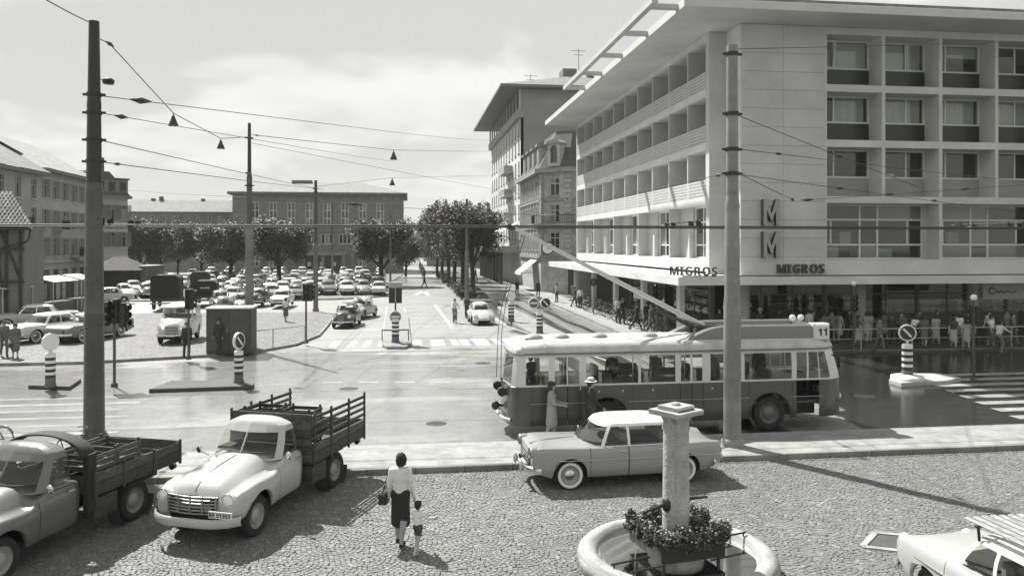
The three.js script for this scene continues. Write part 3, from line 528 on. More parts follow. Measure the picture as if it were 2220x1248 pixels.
{
  const X = 15.2, Z1 = -85.5, Z0 = -104.2, H = 13.6, b = thing('mansard_house', 'ornate stone corner house with mansard roof, dormers and a clock', 'building', X, 0, Z1);
  const L = (m) => { m.position.x -= X; m.position.z -= Z1; return m; }, wm = stone(0.62), P = (n, g, m, p = b) => { const q = mesh(n, g, m, p); if (p === b) L(q); return q; };
  const n0 = b.children.length, C = 2.6, W = Z1 - C - Z0, ww = { v: [0.5], t: [0.68], b: 0.08, fm: mat(0.55, 0.6), pm: paneMix, sill: stone(0.5) };
  face(b, [X, 0, Z0], -Math.PI / 2, W, H, gridHoles(seq(1.5, 2.3, 7), [4.9, 8.0, 11.0], 1.15, 1.9, ww), wm);
  face(b, [X, 0, Z1 - C], -Math.PI / 4, C * Math.SQRT2, H, gridHoles([C * 0.707], [4.9, 8.0, 11.0], 1.3, 2.0, ww), wm, 'corner_wall');
  face(b, [X + C, 0, Z1], 0, 12, H, [...gridHoles([2.1, 5, 8], [4.9, 8.0, 11.0], 1.35, 2.0, ww), ...gridHoles([1.4, 3.4, 5.6], [0.6], 1.3, 2.5, { ...ww, fm: mat(0.5, 0.6), pm: mat(0.45, 0.3) })], stone(0.55), 'front_wall');
  placeOn(mesh('ground_wall', wallGeo(12, 3.15, [[0.7, 0.55, 1.4, 2.6 - 0.05], [2.7, 0.55, 1.4, 2.55], [4.9, 0.55, 1.4, 2.55]].map((q) => [q[0], q[1], q[2], 2.55]), 0.05), stone(0.1), b), [X + C, 0, Z1], 0, 0, 0, 0.052);
  for (let i = n0; i < b.children.length; i++) L(b.children[i]);
  for (const [y, o, h] of [[3.9, 0.25, 0.35], [7.35, 0.18, 0.25], [10.4, 0.18, 0.25], [13.6, 0.75, 0.5]]) P('cornice', slab([[X - o, Z0], [X - o, Z1 - C + o * 0.4], [X + C - o * 0.4, Z1 + o], [X + C + 12, Z1 + o], [X + C + 12, Z1 - 1], [X + C, Z1 - 1.2], [X + 1.2, Z1 - C - 0.3], [X + 1.2, Z0]], y, y + h), stone(0.4));
  { // mansard slope with a flat top
    const o = [[X - 0.2, Z0], [X - 0.2, Z1 - C], [X + C, Z1 + 0.2], [X + C + 12, Z1 + 0.2]], i = [[X + 1.9, Z0], [X + 1.9, Z1 - C - 0.9], [X + C + 0.9, Z1 - 1.9], [X + C + 12, Z1 - 1.9]], g = G();
    for (let k = 0; k < 3; k++) g.quad(V(o[k][0], 14.1, o[k][1]), V(o[k + 1][0], 14.1, o[k + 1][1]), V(i[k + 1][0], 18.3, i[k + 1][1]), V(i[k][0], 18.3, i[k][1]));
    P('mansard_roof', g, roofing(0.14)); P('roof_top', slab([...i, [X + C + 12, Z0]], 18.28, 18.55), roofing(0.2));
    for (const z of [Z0 + 2.6, Z0 + 6.2, Z0 + 9.8, Z0 + 13.4]) { const d = P('dormer', G().box(X + 0.1, X + 1.6, 14.4, 16.9, z - 0.8, z + 0.8), stone(0.5)); mesh('dormer_roof', G().box(X - 0.15, X + 1.7, 16.9, 17.2, z - 1, z + 1), roofing(0.3), d); mesh('pane', G().box(X + 0.06, X + 0.098, 14.8, 16.6, z - 0.45, z + 0.45), darkGlass, d); }
    { const d = new THREE.Group(); d.name = 'corner_dormer'; b.add(d); d.position.set(X + C / 2 + 0.15, 14.3, Z1 - C / 2 - 0.15); L(d); d.rotation.y = -Math.PI / 4; mesh('dormer_front', wallGeo(1.7, 2.5, [[0.4, 0.4, 0.9, 1.5, 1]], 0.9), stone(0.6), d).position.set(-0.85, 0, 0.35); mesh('pane', G().box(-0.45, 0.45, 0.3, 2.4, 0.1, 0.14), darkGlass, d); mesh('dormer_roof', G().geo(new THREE.CylinderGeometry(1.0, 1.0, 1.4, 14, 1, false, 0, Math.PI).rotateZ(Math.PI / 2).rotateY(Math.PI / 2).scale(1, 0.5, 1).translate(0, 2.5, -0.2)), stone(0.45), d); }
    for (const [qx, qz, ry] of [[X, Z1 - C, -Math.PI / 8 - Math.PI / 4], [X + C, Z1, -Math.PI / 8]]) for (let k = 0; k < 17; k++) { const m = L(mesh('quoin', k % 2 ? G().cbox(-0.42, 0.42, 0, 0.5, -0.2, 0.1, 0.03) : G().cbox(-0.3, 0.3, 0, 0.5, -0.2, 0.1, 0.03), stone(0.58), b)); m.position.set(qx - X, 3.95 + k * 0.56, qz - Z1); m.rotation.y = ry; }
    for (let k = 0; k < 8; k++) L(mesh('pilaster', G().cbox(X - 0.12, X, 4.3, 13.55, Z0 + 0.2 + k * 2.3, Z0 + 0.5 + k * 2.3, 0.02), stone(0.66), b));
    for (const x of [X + C + 2.2, X + C + 6.4]) { const d = P('dormer', G().box(x - 0.8, x + 0.8, 14.4, 16.6, Z1 - 1.6, Z1 - 0.1), stone(0.42)); mesh('dormer_roof', G().geo(new THREE.CylinderGeometry(0.95, 0.95, 1.7, 12, 1, false, 0, Math.PI).rotateZ(Math.PI / 2).rotateY(Math.PI / 2).translate(x, 16.6, Z1 - 0.85)), roofing(0.25), d); mesh('pane', G().box(x - 0.45, x + 0.45, 14.8, 16.3, Z1 - 0.098, Z1 - 0.06), darkGlass, d); }
  }
  for (const y of [7.35, 10.4]) { const s = P('balcony', slab([[X - 0.9, Z1 - C - 1.6], [X - 0.9, Z1 - C + 0.5], [X + C - 0.6, Z1 + 0.9], [X + C + 3.6, Z1 + 0.9], [X + C + 3.6, Z1], [X + C, Z1], [X, Z1 - C], [X, Z1 - C - 1.6]], y === 7.35 ? 7.6 : 7.62, y === 7.35 ? 7.85 : 7.63), stone(0.45)); if (y === 7.35) { const rail = G(), pl = [[X - 0.85, Z1 - C - 1.5], [X - 0.85, Z1 - C + 0.45], [X + C - 0.6, Z1 + 0.82], [X + C + 3.5, Z1 + 0.82]]; for (let k = 0; k < 3; k++) { const [p, q] = [pl[k], pl[k + 1]]; rail.rod([p[0], 8.8, p[1]], [q[0], 8.8, q[1]], 0.05, 0.05, 6); const n = Math.round(Math.hypot(q[0] - p[0], q[1] - p[1]) / 0.28); for (let i = 0; i < n; i++) rail.rod([lerp(p[0], q[0], i / n), 7.85, lerp(p[1], q[1], i / n)], [lerp(p[0], q[0], i / n), 8.8, lerp(p[1], q[1], i / n)], 0.03, 0.03, 5); } mesh('railing', rail, ironMat, s); } }
  P('ground_band', G().box(X + C - 0.4, X + C + 12, 3.2, 3.88, Z1 + 0.002, Z1 + 0.5), mat(0.3, 0.8));
  const ck = thing('street_clock', 'round white-faced clock hanging at the corner house', 'clock', X + 0.2, 5.1, Z1 + 0.7, -0.3); mesh('case', G().rod([0, 0, -0.18], [0, 0, 0.18], 0.72, 0.72, 24), mat(0.05, 0.6), ck); mesh('dial', G().rod([0, 0, 0.181], [0, 0, 0.2], 0.58, 0.58, 24), mat(0.75, 0.5), ck); mesh('hands', G().bar([0, 0, 0.21], [0.1, 0.42, 0.21], 0.02, 0.06).bar([0, 0, 0.22], [0.3, -0.05, 0.22], 0.02, 0.07), blackMat, ck); mesh('bracket', G().rod([0, 0.7, 0], [1.2, 0.7, -0.6], 0.05, 0.05, 6), ironMat, ck);
  const aw = thing('awning', 'white slanting awning over the pavement at the corner house', 'awning', X - 0.05, 3.75, Z1 - 7); mesh('cloth', G().quad(V(0, 0, -2.4), V(0, 0, 2.4), V(-2.0, -1.55, 2.4), V(-2.0, -1.55, -2.4)).quad(V(-2.0, -1.55, -2.4), V(-2.0, -1.55, 2.4), V(-2.02, -1.8, 2.4), V(-2.02, -1.8, -2.4)), mat(0.75, 0.9), aw); mesh('arm', G().rod([0, -1.5, 2.3], [-2, -1.55, 2.3], 0.03).rod([0, -1.5, -2.3], [-2, -1.55, -2.3], 0.03), ironMat, aw);
  const gw = thing('low_wall', 'low stone garden wall in front of the corner house', 'wall', X + C + 1, 0, Z1 + 1.6); mesh('wall_body', G().box(-1, 11, 0.1, 0.95, -0.2, 0.2), stone(0.38), gw); mesh('coping', G().cbox(-1.05, 11.05, 0.952, 1.08, -0.27, 0.27, 0.02), stone(0.48), gw);
}
// --- long public building at the end of the car park ---
{
  const Z = -157, X0 = -33.3, X1 = -0.6, H = 15.2, b = thing('civic_building', 'long flat-fronted grey public building with tall windows behind the car park', 'building', X0, 0, Z), W = X1 - X0;
  const wm = stone(0.27), w2 = { v: [0.5], t: [0.33, 0.66], b: 0.14, fm: mat(0.55, 0.6), pm: paneMix, z: -0.14 };
  const holes = [...seq(4.2, 3.42, 8).map((x) => [x - 0.75, 9.1, 1.5, 4.6, w2]), ...seq(4.2, 3.42, 8).map((x) => [x - 1.2, 5.6, 2.4, 2.0, { ...w2, v: [0.33, 0.66], t: [] }]), ...[4.2, 7.6, 24.7, 28.1].map((x) => [x - 0.8, 1.2, 1.6, 2.2, { ...w2, t: [0.5] }])];
  face(b, [0, 0, 0], 0, W, H, holes, wm);
  mesh('side_wall', G().box(W - 0.35, W, 0, H, -18, -0.36), stone(0.3), b);
  mesh('portal', G().box(13.2, 13.7, 0, 3.4, 0.002, 1).box(20.8, 21.3, 0, 3.4, 0.002, 1).box(16.9, 17.4, 0, 3.4, 0.002, 1).box(13, 21.6, 3.402, 4.1, 0.002, 1.2), stone(0.38), b);
  for (const x of [13.8, 17.5]) mesh('door', G().box(x, x + 2.9, 0.05, 3.3, 0.004, 0.1), mat(0.04, 0.4), b);
  for (let i = 0; i < 3; i++) mesh('poster', G().box(14.1 + i * 2.4, 14.8 + i * 2.4, 1.3, 2.1, 0.12, 0.14), mat(0.6, 0.8), b);
  mesh('cornice', G().box(-0.8, W + 0.8, H, H + 0.5, -18.6, 0.8), stone(0.2), b); mesh('roof', hipRoof(-0.7, W + 0.7, -18.5, 0.7, H + 0.505, 2.6, 11, 9), roofing(0.34), b);
  mesh('skylight', G().box(10, 14, H + 3.0, H + 3.5, -9.5, -8), mat(0.15, 0.6), b);
  mesh('string_course', G().box(0, W, 8.1, 8.4, 0.002, 0.15), stone(0.3), b);
}
{
  const Z = -168, b = thing('long_terrace', 'long tiled-roof terrace with dormer storey left of the public building', 'building', -58, 0, Z);
  face(b, [0, 0, 0], 0, 26, 12.2, [...gridHoles(seq(1.8, 2.25, 11), [9.7], 1.1, 1.7, { v: [0.5], b: 0.1, pm: paneMix, fm: mat(0.4, 0.7), shutter: mat(0.2, 0.8) }), ...gridHoles(seq(1.8, 2.25, 11), [6, 2.4], 1.1, 1.8, { v: [0.5], b: 0.1, pm: paneMix, fm: mat(0.4, 0.7) })], plaster(0.33));
  mesh('upper_band', G().box(-0.1, 26.1, 9.2, 9.4, 0.002, 0.25), plaster(0.5), b);
  mesh('roof', G().quad(V(-1, 12.2, 1), V(27, 12.2, 1), V(27, 14.9, -5), V(1.5, 14.9, -5)).tri(V(-1, 12.2, 1), V(1.5, 14.9, -5), V(-1, 12.2, -11)).quad(V(27, 12.2, -11), V(-1, 12.2, -11), V(1.5, 14.9, -5), V(27, 14.9, -5)), roofing(0.32), b);
  mesh('eaves', G().box(-1, 27, 12.0, 12.19, -0.2, 1), mat(0.12, 0.8), b);
  for (const x of [5, 6.6, 13.5, 15, 22.6]) mesh('chimney', G().cbox(x, x + 0.7, 13.6, 16.2 - (x % 2), -5.5, -4.6, 0.03), stone(0.16), b);
  const c = thing('white_gabled_house', 'low pale gabled house between the trees and the long terrace', 'building', -60.5, 0, -145);
  mesh('wall', G().box(0, 10, 0, 6.5, -8, 0), plaster(0.6), c); mesh('roof', G().quad(V(-0.6, 6.4, 0.6), V(5, 10.6, 0.6), V(5, 10.6, -8.6), V(-0.6, 6.4, -8.6)).quad(V(5, 10.6, 0.6), V(10.6, 6.4, 0.6), V(10.6, 6.4, -8.6), V(5, 10.6, -8.6)), roofing(0.4), c); mesh('gable', G().tri(V(0, 6.5, 0), V(10, 6.5, 0), V(5, 10.2, 0)), plaster(0.6), c);
  for (let i = 0; i < 3; i++) windowAt(c, [0, 0, 0], 0, 1.2 + i * 2.9, 3.4, 1.1, 1.7, { v: [0.5], b: 0.1, z: 0.09 });
}
// --- houses along the left side of the square ---
function rowHouse(name, label, px0, d0, px1, d1, H, o) {
  const a = atD(px0, d0), c = atD(px1, d1), W = Math.hypot(c[0] - a[0], c[1] - a[1]), ry = Math.atan2(-(c[1] - a[1]), c[0] - a[0]);
  const b = thing(name, label, 'building', a[0], 0, a[1], ry);
  const n = o.n, st = W / n, xs = seq(st / 2, st, n), ww = { v: [0.5], t: [0.7], b: 0.09, pm: paneMix, fm: mat(0.3, 0.7), sill: plaster(0.6), shutter: o.shutter ? mat(o.shutter, 0.8) : undefined };
  face(b, [0, 0, 0], 0, W, H, [...gridHoles(xs, o.ys, 1.05, 1.9, ww), ...gridHoles(xs, [0.4], 1.7, 2.5, { v: [0.5], b: 0.1, pm: paneMix, fm: mat(0.12, 0.7) })], plaster(o.tone));
  mesh('side_wall', G().box(W - 0.35, W, 0, H, -10, -0.36), plaster(o.tone * 0.9), b); mesh('side_wall', G().box(0, 0.35, 0, H, -10, -0.36), plaster(o.tone * 0.9), b);
  mesh('cornice', G().box(-0.3, W + 0.3, H - 0.1, H + 0.25, -10.4, 0.7), mat(0.14, 0.8), b);
  for (const y of o.bands || []) mesh('string_course', G().box(0, W, y, y + 0.22, 0.002, 0.16), plaster(o.tone * 1.15), b);
  if (o.mansard) {
    const h = 3.4, i = 1.6, g = G(); g.quad(V(-0.2, H + 0.25, 0.4), V(W + 0.2, H + 0.25, 0.4), V(W - i, H + h, -i), V(i, H + h, -i)).quad(V(W + 0.2, H + 0.25, 0.4), V(W + 0.2, H + 0.25, -10.3), V(W - i, H + h, -9), V(W - i, H + h, -i)).quad(V(-0.2, H + 0.25, -10.3), V(-0.2, H + 0.25, 0.4), V(i, H + h, -i), V(i, H + h, -9)).quad(V(i, H + h, -i), V(W - i, H + h, -i), V(W - i, H + h + 0.5, -9), V(i, H + h + 0.5, -9));
    mesh('mansard_roof', g, roofing(0.1), b);
    for (const x of xs) { const d = mesh('dormer', G().box(x - 0.65, x + 0.65, H + 0.5, H + 2.3, -1.6, 0.1), plaster(0.25), b); mesh('pane', G().box(x - 0.4, x + 0.4, H + 0.8, H + 2.0, 0.102, 0.13), darkGlass, d); mesh('dormer_roof', G().box(x - 0.8, x + 0.8, H + 2.302, H + 2.5, -1.7, 0.3), roofing(0.14), d); }
  } else mesh('roof', G().quad(V(-0.4, H + 0.26, 0.8), V(W + 0.4, H + 0.26, 0.8), V(W + 0.4, H + o.rise, -5.5), V(-0.4, H + o.rise, -5.5)).quad(V(W + 0.4, H + 0.26, -11), V(-0.4, H + 0.26, -11), V(-0.4, H + o.rise, -5.5), V(W + 0.4, H + o.rise, -5.5)), roofing(o.roof || 0.36), b);
  for (const x of o.chim || []) mesh('chimney', G().cbox(x * W - 0.45, x * W + 0.45, H + 1.2, H + (o.rise || 4) + 1.5, -6, -5, 0.03), stone(0.14), b);
  if (o.balc) for (const [k, y] of o.balc) { const s = mesh('balcony', G().box(xs[k] - 1.2, xs[k] + 1.2, y - 0.2, y, 0.002, 1.0), stone(0.45), b), r = G(); for (let q = 0; q <= 12; q++) r.rod([xs[k] - 1.15 + q * 0.19, y, 0.95], [xs[k] - 1.15 + q * 0.19, y + 0.95, 0.95], 0.03, 0.03, 4); r.rod([xs[k] - 1.2, y + 0.95, 0.95], [xs[k] + 1.2, y + 0.95, 0.95], 0.04, 0.04, 4); mesh('railing', r, ironMat, s); }
  return b;
}
rowHouse('town_house', 'pale plastered town house with shutters left of the pole, nearest the timbered house', -60, 66, 88, 78, 12.4, { n: 4, ys: [4.3, 7.2, 10.0], tone: 0.4, rise: 4.0, roof: 0.3, bands: [3.6, 6.6], chim: [0.35], balc: [[2, 7.1]] });
rowHouse('town_house', 'grey town house with a wide slate roof just left of the tall pole', 88.5, 79, 186, 92, 13.0, { n: 5, ys: [4.3, 7.2, 10.3], tone: 0.44, rise: 3.9, roof: 0.42, bands: [3.6], shutter: 0.2, balc: [[1, 7.1], [3, 4.2]] });
const hotelL = rowHouse('town_house', 'pale house with mansard roof and dark wall lettering right of the tall pole', 180, 96, 276, 100, 11.4, { n: 4, ys: [5.2, 8.6], tone: 0.52, mansard: true, bands: [3.9, 11.2], shutter: 0.14, chim: [0.75] });
{ const t = mesh('wall_lettering', text('HOTEL ROYAL', 0.62, 0.05), mat(0.07, 0.8), hotelL); t.position.set(0.75, 7.5, 0.01); }
{ // timbered house cut by the left edge
  const a = atD(-90, 50), b = thing('timbered_house', 'half-timbered house corner with tiled roof at the left edge', 'building', a[0], 0, a[1], 0.25), H = 6.9, W = 3.6;
  mesh('wall', G().box(0, W, 0, H, -7, 0), plaster(0.22), b);
  for (let i = 0; i < 5; i++) mesh('timber', G().bar([0.25 + i * 0.78, 0.1, 0.05], [0.25 + i * 0.78, H, 0.05], 0.09, 0.18), wood(0.07), b);
  for (const [p, q] of [[0.3, 1.6], [3.4, 2.1]]) mesh('timber', G().bar([p, 3.2, 0.09], [q, H, 0.09], 0.05, 0.16), wood(0.07), b);
  for (const y of [0.2, 3.1, 5.2]) mesh('timber', G().bar([0, y, 0.12], [W, y, 0.12], 0.06, 0.18), wood(0.07), b);
  const sl = 0.72, run = 0.3, g = G().geo(new THREE.CylinderGeometry(0.13, 0.145, 0.46, 7, 1, true, -Math.PI / 2, Math.PI).rotateX(-Math.PI / 2)).build(), tm = [0.2, 0.26, 0.15].map((v) => mat(v, 0.8, { map: T_roof, side: THREE.DoubleSide }));
  for (let r = 0; r < 11; r++) { const xr = W + 0.55 - r * 0.16; for (let c = 0; c < 18; c++) { const x = xr - 0.14 - c * 0.235; if (x < -0.6) break; const m = mesh('roof_tile', g, tm[(rnd() * 3) | 0], b); m.position.set(x, H - 0.18 + r * run * sl + rr(-0.01, 0.01), 0.75 - r * run); m.rotation.x = Math.atan(sl); m.rotation.order = 'YXZ'; } }
  mesh('roof_board', G().quad(V(-0.6, H - 0.42, 0.9), V(W + 0.55, H - 0.42, 0.9), V(W - 1.2, H - 0.42 + 3.3 * sl, -2.4), V(-0.6, H - 0.42 + 3.3 * sl, -2.4)), wood(0.06), b);
  mesh('gutter', G().rod([-0.6, H - 0.42, 1.0], [W + 0.6, H - 0.4, 1.0], 0.08, 0.08, 8).tube([[W + 0.5, H - 0.45, 1.0], [W + 0.2, H - 1.2, 0.5], [W - 1.2, H - 1.7, 0.2], [W - 1.2, 2, 0.14]], 0.06), ironMat, b);
}
{ // low pavilion and hoarding along the car park
  const a = atD(192, 88), b = thing('garden_pavilion', 'low dark pavilion with a hipped roof in front of the mansard house', 'pavilion', a[0], 0, a[1]); const W = 5.2;
  mesh('wall', G().box(0.3, W - 0.3, 0, 2.6, -4, 0), mat(0.03, 0.9), b); mesh('roof', hipRoof(0, W, -4.4, 0.4, 2.605, 1.5, 2.2, 2.2, 0.3), roofing(0.1), b);
  const h0 = atD(-20, 58), h1 = atD(182, 70), L = Math.hypot(h1[0] - h0[0], h1[1] - h0[1]), ry = Math.atan2(-(h1[1] - h0[1]), h1[0] - h0[0]);
  const f = thing('hoarding', 'long board hoarding covered with posters along the left side of the car park', 'hoarding', h0[0], 0.12, h0[1], ry), n = 14;
  for (let i = 0; i < n; i++) { const bd = mesh('board', G().box(i * L / n + 0.02, (i + 1) * L / n - 0.02, 0, 2.5, -0.06, 0), wood([0.1, 0.14, 0.08][i % 3]), f); mesh('poster', G().box(i * L / n + 0.12, (i + 1) * L / n - 0.15 - (i % 3) * 0.1, 0.6 + (i % 2) * 0.2, 2.15, 0.002, 0.012), mat([0.5, 0.12, 0.35, 0.22, 0.6][i % 5], 0.85, { map: T_grain }), bd); }
  mesh('top_rail', G().box(0, L, 2.502, 2.62, -0.12, 0.12), mat(0.5, 0.8), f);
  for (const [px, d, w] of [[12, 52, 3.2], [120, 62, 3.4], [172, 66, 2.4]]) { const c = atD(px, d), s = thing('market_awning', `small white awning stall by the hoarding, ${px < 50 ? 'at the left edge' : px < 150 ? 'between the hoarding boards' : 'beside the tall pole'}`, 'stall', c[0], 0.12, c[1], ry); mesh('awning', G().quad(V(-w / 2, 2.9, -0.8), V(w / 2, 2.9, -0.8), V(w / 2, 2.5, 0.9), V(-w / 2, 2.5, 0.9)), mat(0.72, 0.9), s); for (const x of [-w / 2 + 0.1, w / 2 - 0.1]) mesh('post', G().rod([x, 0, 0.8], [x, 2.5, 0.8], 0.04), mat(0.4, 0.7), s); mesh('counter', G().box(-w / 2 + 0.2, w / 2 - 0.2, 0, 0.9, -0.6, 0.5), wood(0.2), s); }
}
// --- distant houses closing the street ---
for (const [px0, px1, d, hpx, tone, lab] of [[872, 925, 330, 497, 0.4, 'hazy far house closing the street beside the public building'], [918, 948, 260, 462, 0.34, 'far grey house left behind the street trees'], [925, 1000, 200, 446, 0.3, 'far house with chimneys behind the crowns of the street trees'], [1000, 1072, 185, 452, 0.38, 'far house with several chimneys beside the tall hotel']]) {
  const a = atD(px0, d), c = atD(px1, d), W = c[0] - a[0], H = hAt(hpx, d), b = thing('distant_house', lab, 'building', a[0], 0, a[1], -YAW), n = Math.max(3, Math.round(W / 2.6)), r = Math.min(2.6, W * 0.2);
  face(b, [0, 0, 0], 0, W, H - r, gridHoles(seq(W / n / 2, W / n, n), seq(1.2, 3.2, Math.floor((H - r - 1) / 3.2)), 1.2, 1.8, { v: [0.5], b: 0.12, pm: darkGlass, fm: mat(0.4, 0.7) }), plaster(tone));
  mesh('roof', hipRoof(0, W, -9, 0, H - r, r, 1.5, 1.5, 0.5), roofing(0.22), b);
  for (let i = 0; i < 3; i++) mesh('chimney', G().cbox(W * (0.2 + i * 0.28), W * (0.2 + i * 0.28) + 0.7, H - 1, H + 1.6, -5, -4.2, 0.03), stone(0.15), b);
}
struct('hills', (() => { const pts = [[], []]; for (let i = 0; i <= 80; i++) { const x = -900 + i * 25, h = 14 + 26 * fbm(x * 0.004, 1, 2, 4); pts[0].push(V(x, -2, -700)); pts[1].push(V(x, h, -760)); } const p2 = pts[1].map((v) => V(v.x, v.y * 0.6, v.z - 120)); return G().grid([pts[0], pts[1], p2], null, true); })(), mat(0.08, 0.95));
// ---------- trees and shrubs ----------
function leafCloud(lobes, n, size) {   // small leaf faces spread through rounded lobes
  const g = G(), a = V(), b = V(), c = V();
  for (let i = 0; i < n; i++) {
    const L = lobes[(rnd() * lobes.length) | 0], u = rr(-1, 1), th = rnd() * 6.2832, q = Math.sqrt(1 - u * u), rad = Math.pow(rnd(), 0.38) * rr(0.75, 1.08);
    const p = V(L[0] + L[3] * rad * q * Math.cos(th), L[1] + L[4] * rad * u, L[2] + L[3] * rad * q * Math.sin(th));
    const e = new THREE.Euler(rr(-1.1, 1.1), rnd() * 6.28, rr(-1.1, 1.1)), s = size * rr(0.6, 1.35);
    a.set(s, 0, s * 0.2).applyEuler(e).add(p); b.set(-s * 0.5, 0.12 * s, s * 0.75).applyEuler(e).add(p); c.set(-s * 0.6, -0.1 * s, -s * 0.7).applyEuler(e).add(p);
    g.tri(a, b, c);
  }
  return g.build();
}
const leafMats = [0.04, 0.055, 0.065].map((v) => mat(v, 0.6, { transmission: 0.15, thickness: 0, side: THREE.DoubleSide }));
const barkMat = mat(0.06, 0.95, { map: T_grain, bumpMap: T_bump, bumpScale: 0.02 });
function lobesFor(w, h, n) { const r = [[0, h * 0.1, 0, w * 0.42, h * 0.42]]; for (let i = 0; i < n; i++) { const t = i * 2.4, k = rr(0.35, 0.75); r.push([Math.cos(t) * w * 0.5 * k, rr(-0.3, 0.36) * h, Math.sin(t) * w * 0.5 * k, w * rr(0.16, 0.27), h * rr(0.15, 0.26)]); } return r; }
const crownA = leafCloud(lobesFor(2, 2, 26), 19000, 0.036), crownB = leafCloud(lobesFor(2, 2, 22), 19000, 0.037), crownC = leafCloud(lobesFor(2, 2, 30), 18000, 0.038);
function tree(label, px, d, w, top, bot, k, tr = 0.2) {     // crown width, levels of crown top and bottom
  const [x, z] = atD(px, d), t = thing('street_tree', label, 'tree', x, 0.1, z, k * 1.7, 'trees of the square'), h = top - bot, cy = (top + bot) / 2;
  const g = G().tube([[0, 0, 0], [0.05, bot * 0.5, 0.03], [-0.04, bot + 0.2, 0], [0.02, cy, 0.02]], tr, 8, 8); mesh('trunk', g, barkMat, t);
  const lim = G(); for (let i = 0; i < 6; i++) { const a = i * 1.05 + k; lim.tube([[0, bot * 0.85 + i * 0.1, 0], [Math.cos(a) * w * 0.14, bot + h * 0.18, Math.sin(a) * w * 0.14], [Math.cos(a) * w * 0.3, bot + h * (0.35 + 0.08 * (i % 3)), Math.sin(a) * w * 0.3]], tr * 0.35, 5, 6); } mesh('limbs', lim, barkMat, t);
  const c = mesh('crown', [crownA, crownB, crownC][k % 3], leafMats[k % 3], t); c.position.y = cy; c.scale.set(w / 2, h / 2, w / 2);
}
tree('dark round tree left of the long terrace, nearest the mansard house', 303, 120, 7.4, 9.6, 1.6, 0); tree('slim dark tree second from the mansard house', 348, 128, 7.4, 9.8, 2.0, 1); tree('low dark tree in front of the long terrace', 385, 140, 7, 8.4, 2.0, 2);
tree('broad tree left of the thin pole, in the car park', 436, 122, 9.2, 9.0, 2.4, 1); tree('broad dark tree just left of the second pole', 500, 114, 9.8, 8.9, 2.5, 2, 0.28); tree('broad rounded tree right of the second pole', 604, 106, 9.2, 8.8, 2.7, 0, 0.3);
tree('rounded tree in front of the right end of the public building', 826, 104, 9.2, 8.9, 2.2, 1, 0.3); tree('smaller tree behind the right end of the public building', 880, 132, 6, 7, 1.5, 2);
tree('nearest street tree in the planted strip', 1024, 84, 6.6, 9.6, 3.3, 0, 0.24); tree('second street tree in the planted strip', 1003, 90, 6.8, 10.2, 3.4, 1, 0.24); tree('third street tree in the planted strip', 986, 98, 6.6, 10.6, 3.4, 2, 0.24); tree('fourth street tree in the planted strip', 972, 107, 7, 11.0, 3.4, 0, 0.24); tree('fifth street tree in the planted strip', 958, 118, 7, 11.2, 3.3, 1, 0.24); tree('farthest street tree in the planted strip', 948, 130, 7, 10.4, 3.0, 2, 0.24);
const shrubGeo = leafCloud([[0, 0.4, 0, 0.7, 0.45], [0.35, 0.3, 0.2, 0.45, 0.35], [-0.4, 0.3, -0.1, 0.45, 0.35]], 1500, 0.06);
for (let i = 0; i < 7; i++) { const [px, py] = [[1000, 646], [990, 638], [981, 630], [972, 622], [964, 614], [957, 608], [951, 603]][i], [x, z] = gp(px, py, 0.15), t = thing('shrub', `low dark shrub in the planted strip, ${['nearest', 'second', 'third', 'fourth', 'fifth', 'sixth', 'farthest'][i]} from the camera`, 'shrub', x + 0.6, 0.12, z, i, 'shrubs of the planted strip'); mesh('foliage', shrubGeo, leafMats[i % 3], t); mesh('stem', G().rod([0, 0, 0], [0.02, 0.5, 0], 0.03), barkMat, t); t.scale.setScalar(rr(1.1, 1.5)); }
// ---------- poles, wires, lamps, beacons, signals ----------
const P3 = (px, py, d) => { const [x, z] = atD(px, d); return [x, hAt(py, d), z]; };
const ringGeo = (r) => G().rod([0, -0.05, 0], [0, 0.05, 0], r + 0.02, r + 0.02, 16).box(r, r + 0.12, -0.03, 0.03, -0.03, 0.03).box(-r - 0.12, -r, -0.03, 0.03, -0.03, 0.03);
function pole(label, px, d, steps, tones, rings, cap = true) {   // steps: [[height, radius], ...] sections from the base up
  const [x, z] = atD(px, d), t = thing('overhead_line_pole', label, 'pole', x, 0, z, 0);
  for (let i = 0; i < steps.length - 1; i++) {
    const [h0, r0, rt] = steps[i], [h1, r1] = steps[i + 1], last = i === steps.length - 2;
    const g = G().lathe(last ? [[r0, h0], [rt || r0, h1 - 0.02], [0, h1]] : [[r0, h0], [rt || r0, h1 - 0.35], [rt * 1.06 || r0 * 1.06, h1 - 0.3], [r1 * 1.02, h1], [r1, h1 + 0.002]], 20);
    mesh('shaft_section', g, mat(tones[i], 0.55, { roughnessMap: T_coat, map: T_grain }), t);
  }
  for (const [y, r] of rings) { const m = mesh('clamp_ring', ringGeo(r), ironMat, t); m.position.y = y; }
  mesh('base_collar', G().lathe([[steps[0][1] + 0.06, 0], [steps[0][1] + 0.06, 0.25], [steps[0][1], 0.32]], 20), mat(tones[0] * 0.8, 0.7), t);
  return t;
}
pole('tallest dark pole on the left beside the dark truck', 203, 21.7, [[0, 0.275, 0.25], [3.6, 0.245, 0.225], [7.2, 0.2, 0.175], [9.6, 0.165, 0.135], [11.7, 0.13]], [0.1, 0.13, 0.035, 0.025], [[9.65, 0.175], [9.15, 0.18], [8.4, 0.19], [7.8, 0.195]]);
pole('pale pole on the pavement in front of the trolleybus', 1588, 21.0, [[0.13, 0.235, 0.225], [4.1, 0.205, 0.19], [6.8, 0.16, 0.145], [10.85, 0.13]], [0.3, 0.34, 0.33], [[10.6, 0.15], [9.0, 0.155], [8.05, 0.16], [7.4, 0.165]]);
